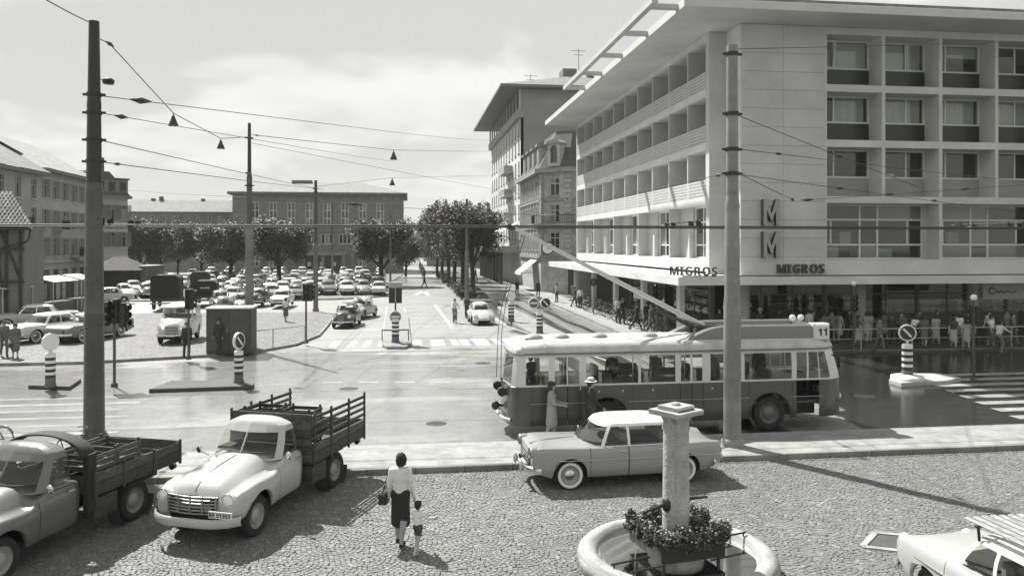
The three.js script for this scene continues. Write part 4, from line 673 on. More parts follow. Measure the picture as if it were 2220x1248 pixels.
pole('second pole standing by the grey box at the car park', 540, 41.2, [[0.12, 0.22, 0.2], [6.4, 0.15, 0.14], [9.3, 0.1, 0.08], [11.9, 0.07]], [0.24, 0.12, 0.04], [[11.1, 0.09], [8.6, 0.13]]);
pole('thin pole at the far end of the car park apron', 684, 64.5, [[0.12, 0.2, 0.18], [5.6, 0.14, 0.12], [10.8, 0.08]], [0.2, 0.08], [[10.1, 0.12], [9.8, 0.12]]);
pole('slender pole among the parked cars right of the thin pole', 720, 88, [[0.12, 0.13, 0.12], [5, 0.1, 0.08], [10.3, 0.06]], [0.2, 0.12], [[9.8, 0.09]]);
pole('slender pole beside the signal box near the rounded tree', 846, 92, [[0.12, 0.13, 0.11], [4.5, 0.09, 0.08], [9.2, 0.06]], [0.2, 0.14], [[8.8, 0.09]]);
pole('pole in front of the street trees', 1012, 71.9, [[0.12, 0.2, 0.18], [5.0, 0.13, 0.11], [9.7, 0.08]], [0.22, 0.13], [[9.2, 0.12], [7.4, 0.13]]);

const wireMat = mat(0.03, 0.6);
function wire(label, pts, ins = [], r = 0.013, sag = 0.15) {
  const a = pts[0], b = pts[pts.length - 1], t = thing('overhead_wire', label, 'wire', ...a), g = G(), P = pts.map((p) => [p[0] - a[0], p[1] - a[1], p[2] - a[2]]);
  for (let i = 0; i < P.length - 1; i++) { const L = Math.hypot(P[i + 1][0] - P[i][0], P[i + 1][2] - P[i][2]), m = P[i].map((v, k) => (v + P[i + 1][k]) / 2 - (k === 1 ? sag * L * 0.02 : 0)); g.tube([P[i], m, P[i + 1]], r, 5, 16); }
  mesh('cable', g, wireMat, t);
  for (const q of ins) { const p = q.slice(0, 3), d = V(b[0] - a[0], b[1] - a[1], b[2] - a[2]).normalize(), s = q[3] || 1, c = [p[0] - a[0], p[1] - a[1], p[2] - a[2]], e = (k) => [c[0] + d.x * k, c[1] + d.y * k, c[2] + d.z * k]; mesh('insulator', G().rod(e(-0.28 * s), e(0), 0.012 * s, 0.055 * s, 8).rod(e(0), e(0.28 * s), 0.055 * s, 0.012 * s, 8), ironMat, t); }
  return t;
}
const along = (pts, k) => pts[0].map((v, i) => lerp(v, pts[pts.length - 1][i], k));
{
  const lp = P3(203, 78, 21.7), p2 = P3(543, 296, 41.2), l0 = P3(100, 0, 17), ll = [P3(375, 245, 30), P3(478, 300, 36.5)];
  wire('lamp cable from the top of the tallest pole to the second pole', [lp, P3(237, 95, 23), ll[0], ll[1], p2], [[...P3(237, 95, 23), 1.1]], 0.016, 0.03); wire('cable leaving the tallest pole to the upper left', [P3(197, 50, 21.7), l0], [], 0.015);
  const W = (label, a, b, ins, r, s) => { const A = P3(...a), B = P3(...b); wire(label, [A, B], ins.map((q) => Array.isArray(q) ? [...along([A, B], q[0]), q[1]] : [...along([A, B], q), 1]), r, s); };
  W('long span wire from the tallest pole to the tall hotel', [212, 207, 21.7], [1062, 305, 118], [[0.022, 2.0]], 0.014, 0.1);
  W('span wire from the second clamp of the tallest pole', [212, 244, 21.7], [852, 350, 90], [[0.02, 1.5]], 0.012, 0.05);
  W('span wire from the third clamp of the tallest pole', [212, 303, 21.7], [684, 408, 64.5], [0.42], 0.014, 0.05);
  W('span wire from the lowest clamp of the tallest pole', [212, 350, 21.7], [700, 410, 64.5], [0.03], 0.014, 0.05);
  const m1 = P3(853, 325, 62); wire('span wire with a lamp from the second pole to the hotel', [P3(545, 292, 41.2), m1, P3(1064, 328, 118)], [[...P3(556, 293, 42)]], 0.018, 0.02);
  const m2 = P3(850, 385, 78); wire('span wire with a lamp from the thin pole to the hotel', [P3(686, 404, 64.5), m2, P3(1064, 380, 120)], [], 0.016, 0.02);
  W('faint wire from the second pole to the corner house', [545, 310, 41.2], [1180, 430, 100], [], 0.012, 0.05); W('low wire crossing from the mansard house to the second pole', [276, 412, 98], [541, 428, 41.2], [], 0.013, 0.05); W('low wire from the second pole past the thin pole to the store', [541, 430, 41.2], [1245, 470, 70], [[0.22, 2.2]], 0.016, 0.05);
  // trolley wires above the bus lane
  const y = 6.08; for (const [z, n] of [[-23.1, 'nearest'], [-23.75, 'second'], [-25.4, 'third'], [-26.05, 'farthest']]) { const t = wire(`${n} of four parallel trolley contact wires across the square`, [[-26, y, z - 1], [4, y - 0.02, z], [34, y, z]], [], z > -24.5 ? 0.02 : 0.014, 0.02); }
  for (const [x, k] of [[-8.4, 'by the tallest pole'], [8.9, 'by the pale pole'], [20, 'in front of the store']]) { const t = thing('wire_hanger', `crosswise hanger bar carrying the trolley wires ${k}`, 'wire hanger', x, 6.1, -24.6); mesh('bar', G().rod([0, 0.12, -2], [0, 0.12, 1.8], 0.02), ironMat, t); for (const z of [-1.45, -0.8, 0.85, 1.5]) mesh('clip', G().box(-0.08, 0.08, -0.05, 0.14, z - 0.02, z + 0.02), ironMat, t); }
  W('thin wire from the top of the pale pole to the right', [1600, 106, 21], [2240, 90, 30], [], 0.011, 0.02); W('wire with insulators from the pale pole to the store grid', [1601, 250, 21], [1990, 405, 38], [[0.42, 1.1]], 0.012, 0.05); W('thin wire from the third clamp of the pale pole', [1601, 323, 21], [2230, 395, 39], [[0.08, 0.8]], 0.011, 0.05);
  W('wire with insulators from the lowest clamp of the pale pole', [1601, 375, 21], [1722, 434, 30], [[0.96, 1.1]], 0.012, 0.05); W('wire with insulator from the pale pole to the balcony wing', [1575, 376, 21], [1250, 440, 60], [[0.02, 1], [0.5, 1.2]], 0.012, 0.05); W('span wire in front of the plain store wall', [1735, 434, 30], [2230, 400, 34], [[0.03, 1.1], [0.36, 1], [0.7, 1]], 0.011, 0.05); W('span wire crossing low from the pale pole to the far right', [1601, 378, 21], [2230, 462, 36], [[0.24, 1], [0.55, 1]], 0.011, 0.04);
  function lamp(label, p, s) { const t = thing('hanging_street_lamp', label, 'street lamp', p[0], p[1], p[2]); mesh('shade', G().lathe([[0.03, -0.12], [0.07, -0.14], [0.1, -0.26], [0.2, -0.5], [0.26, -0.66], [0.25, -0.66], [0.18, -0.48], [0.02, -0.2]], 18), mat(0.03, 0.6), t); mesh('hanger', G().rod([0, 0.02, 0], [0, -0.14, 0], 0.025), ironMat, t); mesh('globe', G().ball(0, -0.58, 0, 0.1), mat(0.5, 0.2), t); t.scale.setScalar(s); }
  lamp('bell lamp hanging nearest the tallest pole', ll[0], 0.74); lamp('bell lamp hanging beside the second pole', ll[1], 0.72); lamp('upper bell lamp hanging over the street', m1, 1.15); lamp('lower bell lamp hanging over the street', m2, 1.15);
  const fl = P3(234, 176, 22.5), t = thing('flood_lamp', 'short dark lamp beside the top of the tallest pole', 'street lamp', ...fl); mesh('housing', G().lathe([[0, 0.1], [0.1, 0.09], [0.17, 0.02], [0.14, -0.08], [0, -0.1]], 14), ironMat, t); mesh('arm', G().rod([-0.4, 0.06, 0], [-0.08, 0.05, 0], 0.015), ironMat, t);
}
// striped traffic beacons
const discGeo = G().rod([0, 0, -0.05], [0, 0, 0.05], 0.33, 0.33, 24).build(), discFace = G().rod([0, 0, 0.051], [0, 0, 0.058], 0.28, 0.28, 24).build();
function disc(t, y, x, ry, kind, s = 1) {
  const d = mesh('sign_disc', discGeo, mat(0.72, 0.5), t); d.position.set(x, y, 0); d.rotation.y = ry; d.scale.setScalar(s);
  if (kind) { mesh('sign_face', discFace, mat(kind === 'bar' ? 0.12 : 0.03, 0.5), d); mesh('sign_symbol', kind === 'bar' ? G().box(-0.22, 0.22, -0.05, 0.05, 0.0585, 0.066) : G().bar([-0.16, 0.16, 0.062], [0.14, -0.16, 0.062], 0.007, 0.075), mat(0.72, 0.5), d); }
}
function beacon(label, px, py, y0, h, r, ry, discs, n = 4) {
  const [x, z] = gp(px, py, y0), t = thing('traffic_beacon', label, 'beacon', x, y0, z, 0, 'striped traffic beacons');
  const top = h, lo = h * 0.28; mesh('foot', G().lathe([[r * 1.15, 0], [r * 1.15, 0.08], [r, 0.1], [r, lo]], 20), mat(0.12, 0.6), t);
  const k = 2 * n; for (let i = 0; i < k; i++) mesh('band', G().lathe([[r, lo + (top - lo) * i / k], [r, lo + (top - lo) * (i + 1) / k]], 20), i % 2 ? mat(0.7, 0.5) : mat(0.025, 0.5), t);
  mesh('cap', G().lathe([[r, top], [r * 0.95, top + 0.05], [0.06, top + 0.07], [0.05, top + 0.16], [0, top + 0.16]], 20), mat(0.6, 0.5), t);
  for (const [dx, dy, kind] of discs) disc(t, top + dy, dx, ry, kind); return t;
}
beacon('leftmost striped beacon with a blank white disc, on the small dark island', 108, 838, 0.15, 1.22, 0.18, 1.0, [[0, 0.46, null]]);
beacon('striped beacon with edge-on disc on the long dark island', 517, 829, 0.15, 1.18, 0.17, 1.15, [[0, 0.44, 'diag']]);
beacon('striped beacon with a barred sign below the signal box in mid street', 857, 742, 0.15, 1.25, 0.2, 0, [[0, 0.15, 'bar']]);
beacon('striped beacon with a white globe disc on the narrow island', 1108, 697, 0.15, 1.3, 0.21, 0.2, [[0, 0.46, null]]);
{ const t = beacon('striped beacon carrying two round signs side by side behind the trolleybus', 1170, 722, 0.15, 1.2, 0.2, 0, [[-0.36, 0.62, 'bar'], [0.37, 0.62, 'diag']]); mesh('bracket', G().box(-0.5, 0.5, 1.36, 1.42, -0.04, 0.04).rod([0, 1.2, 0], [0, 1.5, 0], 0.04), mat(0.5, 0.6), t); }
{ const t = beacon('striped beacon with diagonal arrow disc on the white island before the store', 1968, 822, 0.15, 1.35, 0.2, -0.35, [[0, 0.5, 'diag']]); mesh('pedestal', G().lathe([[0.62, 0], [0.6, 0.14], [0.3, 0.2], [0.22, 0.21]], 24), mat(0.6, 0.8), t); }
// traffic signals
const headGeo = G().cbox(-0.17, 0.17, 0, 0.95, -0.13, 0.13, 0.03).build(), hoodGeo = G().lathe([[0.115, 0], [0.12, 0.14], [0.105, 0.14], [0.1, 0]], 14).build();
function signal(label, px, py, y0, h, heads, lampTop) {
  const [x, z] = gp(px, py, y0), t = thing('traffic_signal', label, 'traffic light', x, y0, z, 0);
  mesh('post', G().rod([0, 0, 0], [0, h, 0], 0.055, 0.05, 10), mat(0.06, 0.5), t); mesh('foot', G().lathe([[0.13, 0], [0.12, 0.12], [0.06, 0.16]], 14), mat(0.06, 0.6), t);
  heads.forEach(([dx, dy, ry, s = 1]) => { const m = mesh('signal_head', headGeo, mat(0.015, 0.5), t); m.position.set(dx, dy, 0); m.rotation.y = ry; m.scale.setScalar(s); for (let k = 0; k < 3; k++) { const l = mesh('lens', G().ball(0, 0.18 + k * 0.3, 0.13, 0.09, 0.09, 0.03, 12), mat([0.05, 0.1, 0.07][k], 0.15, { clearcoat: 1 }), m); const hd = mesh('hood', hoodGeo, mat(0.015, 0.5), m); hd.rotation.x = Math.PI / 2; hd.position.set(0, 0.18 + k * 0.3, 0.12); } });
  if (lampTop) mesh('lamp_globe', G().ball(0, h + 0.12, 0, 0.13), mat(0.75, 0.3), t);
  return t;
}
signal('traffic signal with a cluster of heads right of the tallest pole', 247, 838, 0, 3.2, [[-0.32, 2.35, 0.3], [0.05, 2.45, -0.6], [0.36, 2.3, 1.2]]);
signal('traffic signal at the kerb beside the pale van', 408, 779, 0.12, 3.2, [[0, 2.35, 0.2], [0.1, 2.35, 1.9]]);
signal('traffic signal at the rounded kerb corner by the railing', 663, 744, 0.12, 3.2, [[0, 2.3, 0.1], [0.22, 2.3, 1.7]]);
{ const t = signal('big black signal box on the mid-street island', 857, 738, 0.15, 2.2, []); mesh('signal_box', G().cbox(-0.36, 0.36, 2.1, 2.95, -0.22, 0.22, 0.02), mat(0.015, 0.5), t); mesh('box_roof', G().box(-0.38, 0.38, 2.952, 3.25, -0.24, 0.24), mat(0.3, 0.6), t); mesh('box_divider', G().box(-0.02, 0.02, 2.12, 2.94, 0.221, 0.25), mat(0.4, 0.5), t); mesh('cross_rail', G().rod([-0.75, 0.62, 0.3], [0.75, 0.62, 0.3], 0.04).rod([-0.72, 0, 0.3], [-0.72, 0.62, 0.3], 0.03).rod([0.72, 0, 0.3], [0.72, 0.62, 0.3], 0.03), mat(0.06, 0.5), t); }
signal('thin traffic signal with lamp globe in front of the store window', 1852, 762, 0.13, 3.3, [[0, 2.0, 0, 0.9]], true);
signal('traffic signal with lamp globe beside the white island', 2112, 826, 0.0, 3.25, [[-0.26, 2.3, -0.5, 0.8], [0.2, 2.25, 0.9, 0.8]], true);
signal('traffic signal at the pavement corner behind the trolleybus roof', 1424, 742, 0.13, 3.3, [[-0.2, 2.3, 0.5], [0.15, 2.3, -0.4]]);
{ const [x, z] = gp(1287, 682, 0.13), t = thing('sign_post', 'round sign on a thin post at the pavement kerb by the arcade', 'sign', x, 0.13, z); mesh('post', G().rod([0, 0, 0], [0, 2.8, 0], 0.04), mat(0.2, 0.5), t); mesh('plate', G().rod([0, 2.5, -0.02], [0, 2.5, 0.02], 0.32, 0.32, 20), mat(0.04, 0.5), t); }
// grey box and railing at the car park corner
{ const [x, z] = gp(446, 768, 0.12), t = thing('switch_cabinet', 'large grey switch cabinet beside the second pole', 'cabinet', x, 0.12, z); mesh('body', G().cbox(0, 2.15, 0, 2.2, -1.4, 0, 0.02), mat(0.09, 0.6, { map: T_grain }), t); mesh('lid', G().cbox(-0.05, 2.2, 2.202, 2.28, -1.45, 0.05, 0.02), mat(0.45, 0.6), t); for (const a of [0.08, 1.09]) mesh('door', G().cbox(a, a + 0.98, 0.12, 2.08, 0.001, 0.02, 0.008), mat(0.095, 0.55, { map: T_grain }), t); mesh('handle', G().rod([1.0, 1.1, 0.04], [1.0, 1.3, 0.04], 0.015), chrome, t); }
{ const a = gp(540, 762, 0.12), b = gp(663, 746, 0.12), t = thing('pipe_railing', 'thin pipe railing from the second pole to the kerb signal', 'railing', a[0], 0.12, a[1]), dx = b[0] - a[0], dz = b[1] - a[1]; for (const y of [1.0]) mesh('rail', G().rod([-2, y, 0.1], [0, y, 0], 0.025).rod([0, y, 0], [dx, y, dz], 0.025), mat(0.3, 0.5), t); for (const k of [0.02, 0.4, 0.98]) mesh('post', G().rod([dx * k, 0, dz * k], [dx * k, 1, dz * k], 0.028), mat(0.3, 0.5), t); }
{ const t = thing('pavement_railing', 'long thin pipe railing along the pavement in front of the store', 'railing', 20.2, 0.13, -37.3), m = mat(0.35, 0.5); mesh('rail', G().rod([0, 1.05, 0], [17, 1.05, 0], 0.03), m, t); mesh('rail', G().rod([0, 0.55, 0], [17, 0.55, 0], 0.02), m, t); for (let i = 0; i <= 6; i++) mesh('post', G().rod([i * 2.83, 0, 0], [i * 2.83, 1.05, 0], 0.03), m, t); }
{ const [x, z] = gp(1918, 1178), t = thing('ground_hatch', 'stone-framed hatch let into the setts beside the estate car', 'hatch', x + 0.35, 0, z + 0.1, -0.15); const A = [[-0.85, 0.15], [-0.3, -0.55], [1.2, -0.1], [0.7, 0.65]]; mesh('plate', slab(A, -0.02, 0.012), mat(0.12, 0.6, { map: T_grain }), t); for (let i = 0; i < 4; i++) { const p = A[i], q = A[(i + 1) % 4]; mesh('frame_stone', G().bar([p[0], 0.005, p[1]], [q[0], 0.005, q[1]], 0.11, 0.05), mat(0.5, 0.8, { map: T_grain }), t); } }
// ---------- vehicles: local x forward, y up, wheels on y = 0 ----------
const SIDE = [[0.9, 0], [0.955, 0.1], [0.985, 0.28], [1, 0.55], [0.992, 0.8], [0.96, 0.95], [0.91, 1]], TOP = [[0.78, 0.5], [0.55, 0.86], [0.28, 0.98], [0, 1]];
function loft(s) {   // s: x0, x1, w, yb, ys, yt (functions of x), wheels [[x, R, y]], doors [[a, b]], open
  const side = s.side || SIDE, top = s.open ? [] : (s.top || TOP), xs = [], st = s.step || 0.06, gap = 0.006, marks = (s.doors || []).flatMap(([a, b]) => [a - gap, a + gap, b - gap, b + gap]);
  for (let x = s.x0; x < s.x1 - 1e-6; x += st) xs.push(x); xs.push(s.x1); for (const m of marks) xs.push(m); for (const [wx, R] of s.wheels || []) xs.push(wx - R, wx + R, wx - R * 0.97, wx + R * 0.97); xs.sort((a, b) => a - b);
  const arch = (x) => { let y = -1; for (const [wx, R, wy] of s.wheels || []) { const d = Math.abs(x - wx); if (d < R) y = Math.max(y, wy + Math.sqrt(R * R - d * d)); } return y; };
  const ring = (x, k = 1) => {
    const w = s.w(x), b = s.yb(x), S = s.ys(x), T = s.open ? S : s.yt(x), a = arch(x), h = [];
    for (const [f, t] of side) h.push([f * w, Math.max(lerp(b, S, t), a)]); for (const [f, t] of top) h.push([f * w, lerp(S, T, t)]);
    const r = h.map(([z, y]) => V(x, y, z * k)), l = h.map(([z, y]) => V(x, y, -z * k)).reverse(); if (!s.open) l.shift();
    return [...r, ...l];
  };
  const pts = xs.map((x) => ring(x)), cap = (x, o) => { const m = (s.yb(x) + s.ys(x)) / 2; return [0.93, 0.6, 0].map((q) => ring(x).map((p) => V(x + o * (1 - q) * 0.06, lerp(m, p.y, q), p.z * q))); };
  if (!s.open) { pts.unshift(...cap(s.x0, -1).reverse()); pts.push(...cap(s.x1, 1)); xs.unshift(...Array(3).fill(s.x0 - 1)); xs.push(...Array(3).fill(s.x1 + 1)); }
  const J = pts[0].length, nS = side.length - 1, body = G(), doors = (s.doors || []).flatMap(() => [G(), G()]);
  const inGap = (a, b) => { const c = (a + b) / 2; return (s.doors || []).some(([p, q]) => Math.abs(c - p) < gap || Math.abs(c - q) < gap); }, inDoor = (a, b) => { const c = (a + b) / 2; return (s.doors || []).findIndex(([p, q]) => c > p && c < q); };
  const onSide = (j) => j < nS ? 0 : j >= J - 1 - nS ? 1 : -1;
  body.grid(pts, (i, j) => { const q = onSide(j); return q < 0 || (!inGap(xs[i], xs[i + 1]) && inDoor(xs[i], xs[i + 1]) < 0); }, true);
  doors.forEach((d, k) => d.grid(pts, (i, j) => onSide(j) === k % 2 && !inGap(xs[i], xs[i + 1]) && inDoor(xs[i], xs[i + 1]) === (k >> 1), true));
  return { body, doors };
}
// cabin: nodes from front centre to rear centre on the +z side: [type, bx, bz, rx, rz]
function cabin(nodes, yb, yr, dome, bulge = 0.03, top = 0.9, low = 0.05, mid = null) {
  const full = [...nodes.map((n) => [...n]), ...nodes.slice(1, -1).reverse().map((n) => [null, n[1], -n[2], n[3], -n[4]])];
  for (let i = 0; i < nodes.length - 1; i++) { const k = full.length - 1 - i; full[k === nodes.length - 1 ? k : k][0] = full[k][0] || null; }
  const n = nodes.length, types = full.map((_, i) => i < n - 1 ? nodes[i][0] : nodes[full.length - 1 - i][0]);
  const lev = [0, low, low + (top - low) * 0.33, low + (top - low) * 0.66, top, 1], roof = G(), panes = [], cx = nodes.reduce((a, q) => a + q[3], 0) / n, loop = [];
  const sub = 4;
  full.forEach((a, i) => {
    const b = full[(i + 1) % full.length], cols = [];
    for (let k = 0; k <= sub; k++) { const t = k / sub; cols.push(lev.map((v) => { const X = lerp(lerp(a[1], b[1], t), lerp(a[3], b[3], t), v), Z = lerp(lerp(a[2], b[2], t), lerp(a[4], b[4], t), v), o = bulge * Math.sin(Math.PI * v), L = Math.hypot(X - cx, Z * 1.6) || 1; return V(X + (X - cx) / L * o, lerp(yb, yr, v), Z + Z * 1.6 / L * o); })); if (k < sub) loop.push(cols[k][lev.length - 1]); }
    const glassy = types[i] !== 'pillar';
    roof.grid(cols, (p, q) => !glassy || q === 0 || q === lev.length - 2);
    if (glassy) { let g = panes.find((p) => p.i === i - 1 && p.type === types[i] && types[i] !== 'side_window'); if (!g) { g = { type: types[i], geo: G() }; panes.push(g); } g.i = i; g.geo.grid(cols, (p, q) => q > 0 && q < lev.length - 2); }
  });
  const rings = []; for (let k = 0; k <= 6; k++) { const r = [1, 0.97, 0.88, 0.7, 0.45, 0.2, 0][k]; rings.push([...loop, loop[0]].map((p) => V(cx + (p.x - cx) * r, yr + dome * (1 - Math.pow(r, 3.2)), p.z * r))); }
  roof.grid(rings);
  return { roof, panes };
}
const wheelCache = new Map();
function wheelSet(R, W, hub, wwall, lugs) {
  const k = [R, W, hub, wwall].join(); if (wheelCache.has(k)) return wheelCache.get(k);
  const h = W / 2, r = R * 0.62, z = (g) => g.geo0 = g;
  const L = (prof, seg = 28) => { const g = new THREE.LatheGeometry(prof.map((p) => new THREE.Vector2(...p)), seg); g.rotateX(Math.PI / 2); return G().geo(g).build(); };
  const o = { tyre: L([[r, -h * 0.8], [R * 0.9, -h], [R * 0.985, -h * 0.75], [R, -h * 0.3], [R, h * 0.3], [R * 0.985, h * 0.75], [R * 0.9, h], [r, h * 0.8]]), rim: L([[0, h * 0.45], [r * 0.45, h * 0.42], [r * 0.6, h * 0.25], [r * 0.9, h * 0.4], [r * 1.02, h * 0.82]]), cap: L([[0, h * 0.85], [r * 0.35, h * 0.75], [r * 0.55, h * 0.43]]), wall: L([[R * 0.66, h * 0.86], [R * 0.86, h * 1.02]]) };
  wheelCache.set(k, o); return o;
}
function addWheel(t, x, z, R, W, { rim = mat(0.2, 0.4), cap = chrome, white = false } = {}) {
  const o = wheelSet(R, W), w = new THREE.Group(); w.name = 'wheel'; w.position.set(x, R, z); if (z < 0) w.rotation.y = Math.PI; t.add(w);
  mesh('tyre', o.tyre, rubber, w); mesh('rim', o.rim, rim, w); mesh('hub_cap', o.cap, cap, w); if (white) mesh('whitewall', o.wall, mat(0.7, 0.7), w);
}
const lampGeo = (r) => { const g = new THREE.LatheGeometry([[0, 0.055], [0.5 * r, 0.045], [0.9 * r, 0.012], [r, 0], [r * 1.12, -0.005], [r * 1.12, -0.1]].map((p) => new THREE.Vector2(...p)), 16); g.rotateX(Math.PI / 2).rotateY(Math.PI / 2); return G().geo(g).build(); };
const lampG = new Map(); const lg = (r) => { if (!lampG.has(r)) lampG.set(r, lampGeo(r)); return lampG.get(r); };
const lampMat = mat(0.75, 0.12, { clearcoat: 1 });
function addLamps(t, x, y, z, r, rear) { for (const s of [1, -1]) { const m = mesh(rear ? 'tail_lamp' : 'headlight', lg(r), rear ? mat(0.08, 0.2, { clearcoat: 1 }) : lampMat, t); m.position.set(x, y, z * s); if (rear) m.rotation.y = Math.PI; if (!rear) mesh('lamp_rim', G().torus(0, 0, 0, r * 1.08, r * 0.12, 'x', 18, 6), chrome, m); } }
function bumper(t, x, y, hw, dir, h = 0.11, m = chrome) { const a = []; for (let i = 0; i <= 12; i++) { const k = -1 + i / 6, b = Math.pow(Math.abs(k), 4); a.push([x - dir * (0.34 * b), y, k * hw]); } const pts = a.map(([px, py, pz]) => [[-0.5, -0.012], [-0.42, 0.02], [0, 0.045], [0.42, 0.02], [0.5, -0.012]].map(([q, o]) => V(px + dir * o, py + q * h, pz))); const g = G().grid(pts); mesh('bumper', g, m, t); }
const glassCar = mat(0.96, 0.02, { transmission: 1, thickness: 0, ior: 1.45 });
function autoBase(s) {      // builds a detached car; s describes it
  const t = new THREE.Group(); t.name = s.name; t.userData = { category: s.cat || 'car' };
  const C = (a) => curve(a), o = loft({ ...s.body, w: C(s.body.w), yb: C(s.body.yb), ys: C(s.body.ys), yt: C(s.body.yt) });
  const bm = s.paint; mesh('body', o.body, bm, t);
  o.doors.forEach((d, k) => { if (!d.p.length) return; const m = mesh('door', d, s.doorPaint || bm, t), dd = s.body.doors[k >> 1]; if (s.detail) mesh('handle', G().cbox(dd[0] + 0.08, dd[0] + 0.24, s.handleY, s.handleY + 0.03, (k % 2 ? -1 : 1) * s.handleZ - 0.02, (k % 2 ? -1 : 1) * s.handleZ + 0.02, 0.006), chrome, m); });
  const c = cabin(s.cab, s.cabY[0], s.cabY[1], s.cabY[2], s.cabY[3] ?? 0.03, s.cabY[4] ?? 0.9); mesh('roof', c.roof, s.roofPaint || bm, t); for (const p of c.panes) mesh(p.type, p.geo, glassCar, t);
  const W = s.body.wheels || []; for (const [x] of W) for (const q of [1, -1]) addWheel(t, x, q * s.track, s.R, s.tyre || 0.17, s.wheel);
  const b = s.body; mesh('underbody', G().box(b.x0 + 0.35, b.x1 - 0.4, 0.22, 0.5, -s.track + 0.1, s.track - 0.1), blackMat, t);
  { const top = Math.max(...[0.1, 0.3, 0.5, 0.7, 0.9].map((k) => C(s.body.yt)(lerp(s.cab[s.cab.length - 1][1], s.cab[0][1], k)))) + 0.012, h = s.cab.map((n) => [n[1] * 0.93 + 0.02, n[2] * 0.93]); mesh('dark_cabin_sheet', sheet([...h, ...h.slice(1, -1).reverse().map(([x, z]) => [x, -z])], top), mat(0.03, 0.9), t); }  // added dark sheet covers the painted deck inside the cabin
  mesh('seat', G().cbox(s.seat[0], s.seat[0] + 0.5, 0.55, s.seat[2], -s.seat[3], s.seat[3], 0.06).cbox(s.seat[0] - 0.08, s.seat[0] + 0.12, s.seat[2] - 0.1, s.seat[2] + 0.32, -s.seat[3], -0.06, 0.06).cbox(s.seat[0] - 0.08, s.seat[0] + 0.12, s.seat[2] - 0.1, s.seat[2] + 0.32, 0.06, s.seat[3], 0.06), mat(0.16, 0.9), t);
  if (s.seat[1]) mesh('rear_seat', G().cbox(s.seat[1], s.seat[1] + 0.15, 0.6, s.seat[2] + 0.3, -s.seat[3], s.seat[3], 0.06), mat(0.16, 0.9), t);
  for (const [x, y, z, r, rear] of s.lamps) addLamps(t, x, y, z, r, rear);
  for (const [x, y, hw, dir, h] of s.bumpers) bumper(t, x, y, hw, dir, h, s.bumperMat);
  if (s.grille) { const [x, y, hw, h, n] = s.grille; mesh('grille', G().box(x - 0.03, x, y - h / 2, y + h / 2, -hw, hw), blackMat, t); for (let i = 0; i < n; i++) mesh('grille_bar', G().box(x + 0.001, x + 0.025, y - h / 2 + (i + 0.3) * h / n, y - h / 2 + (i + 0.7) * h / n, -hw, hw), chrome, t); }
  if (s.plate) for (const [x, y, z] of s.plate) mesh('number_plate', G().cbox(x, x + 0.02, y, y + 0.11, z - 0.2, z + 0.2, 0.004), mat(0.6, 0.5), t);
  return t;
}
function put(proto, label, x, z, ry, y = 0, group) { const c = proto.clone(); c.name = numbered(proto.name); c.position.set(x, y, z); c.rotation.y = ry; tag(c, label, proto.userData.category, group); scene.add(c); return c; }
const cabSaloon = (f, r, w, y0) => [['windshield', f, 0, f - 0.5, 0], ['windshield', f - 0.06, w * 0.55, f - 0.54, w * 0.45], ['pillar', f - 0.2, w * 0.9, f - 0.62, w * 0.72], ['side_window', f - 0.3, w, f - 0.7, w * 0.8], ['pillar', (f + r) / 2 + 0.1, w, (f + r) / 2 + 0.06, w * 0.82], ['side_window', (f + r) / 2 + 0.04, w, (f + r) / 2, w * 0.82], ['pillar', r + 0.45, w, r + 0.66, w * 0.8], ['rear_window', r + 0.12, w * 0.85, r + 0.5, w * 0.68], ['rear_window', r, w * 0.5, r + 0.42, w * 0.4], ['x', r - 0.03, 0, r + 0.4, 0]];
const saloon = (paintV, o = {}) => autoBase({
  name: 'saloon_car', paint: paint(paintV), roofPaint: paint(o.roof ?? paintV), R: 0.31, track: 0.63,
  body: { x0: -2.12, x1: 2.1, step: 0.1, w: [[-2.12, 0.6], [-1.95, 0.73], [-1.2, 0.79], [1.2, 0.79], [1.85, 0.74], [2.1, 0.62]], yb: [[-2.12, 0.4], [-1.6, 0.27], [1.6, 0.27], [2.1, 0.4]], ys: [[-2.12, 0.76], [-1.9, 0.86], [-0.6, 0.9], [1, 0.92], [1.8, 0.88], [2.1, 0.72]], yt: [[-2.12, 0.78], [-1.9, 0.93], [-1.1, 1.0], [0.8, 1.02], [1.7, 0.93], [2.1, 0.74]], wheels: [[1.28, 0.37, 0.3], [-1.25, 0.37, 0.3]] },
  cab: cabSaloon(0.98, -1.3, 0.68), cabY: [0.94, 1.38, 0.11], seat: [0.05, -0.85, 0.86, 0.55], lamps: [[2.06, 0.7, 0.56, 0.09], [-2.1, 0.66, 0.58, 0.06, true]], bumpers: [[2.2, 0.45, 0.74, 1], [-2.22, 0.45, 0.74, -1]], grille: [2.14, 0.58, 0.36, 0.16, 3], plate: [[2.2, 0.4, 0]],
});
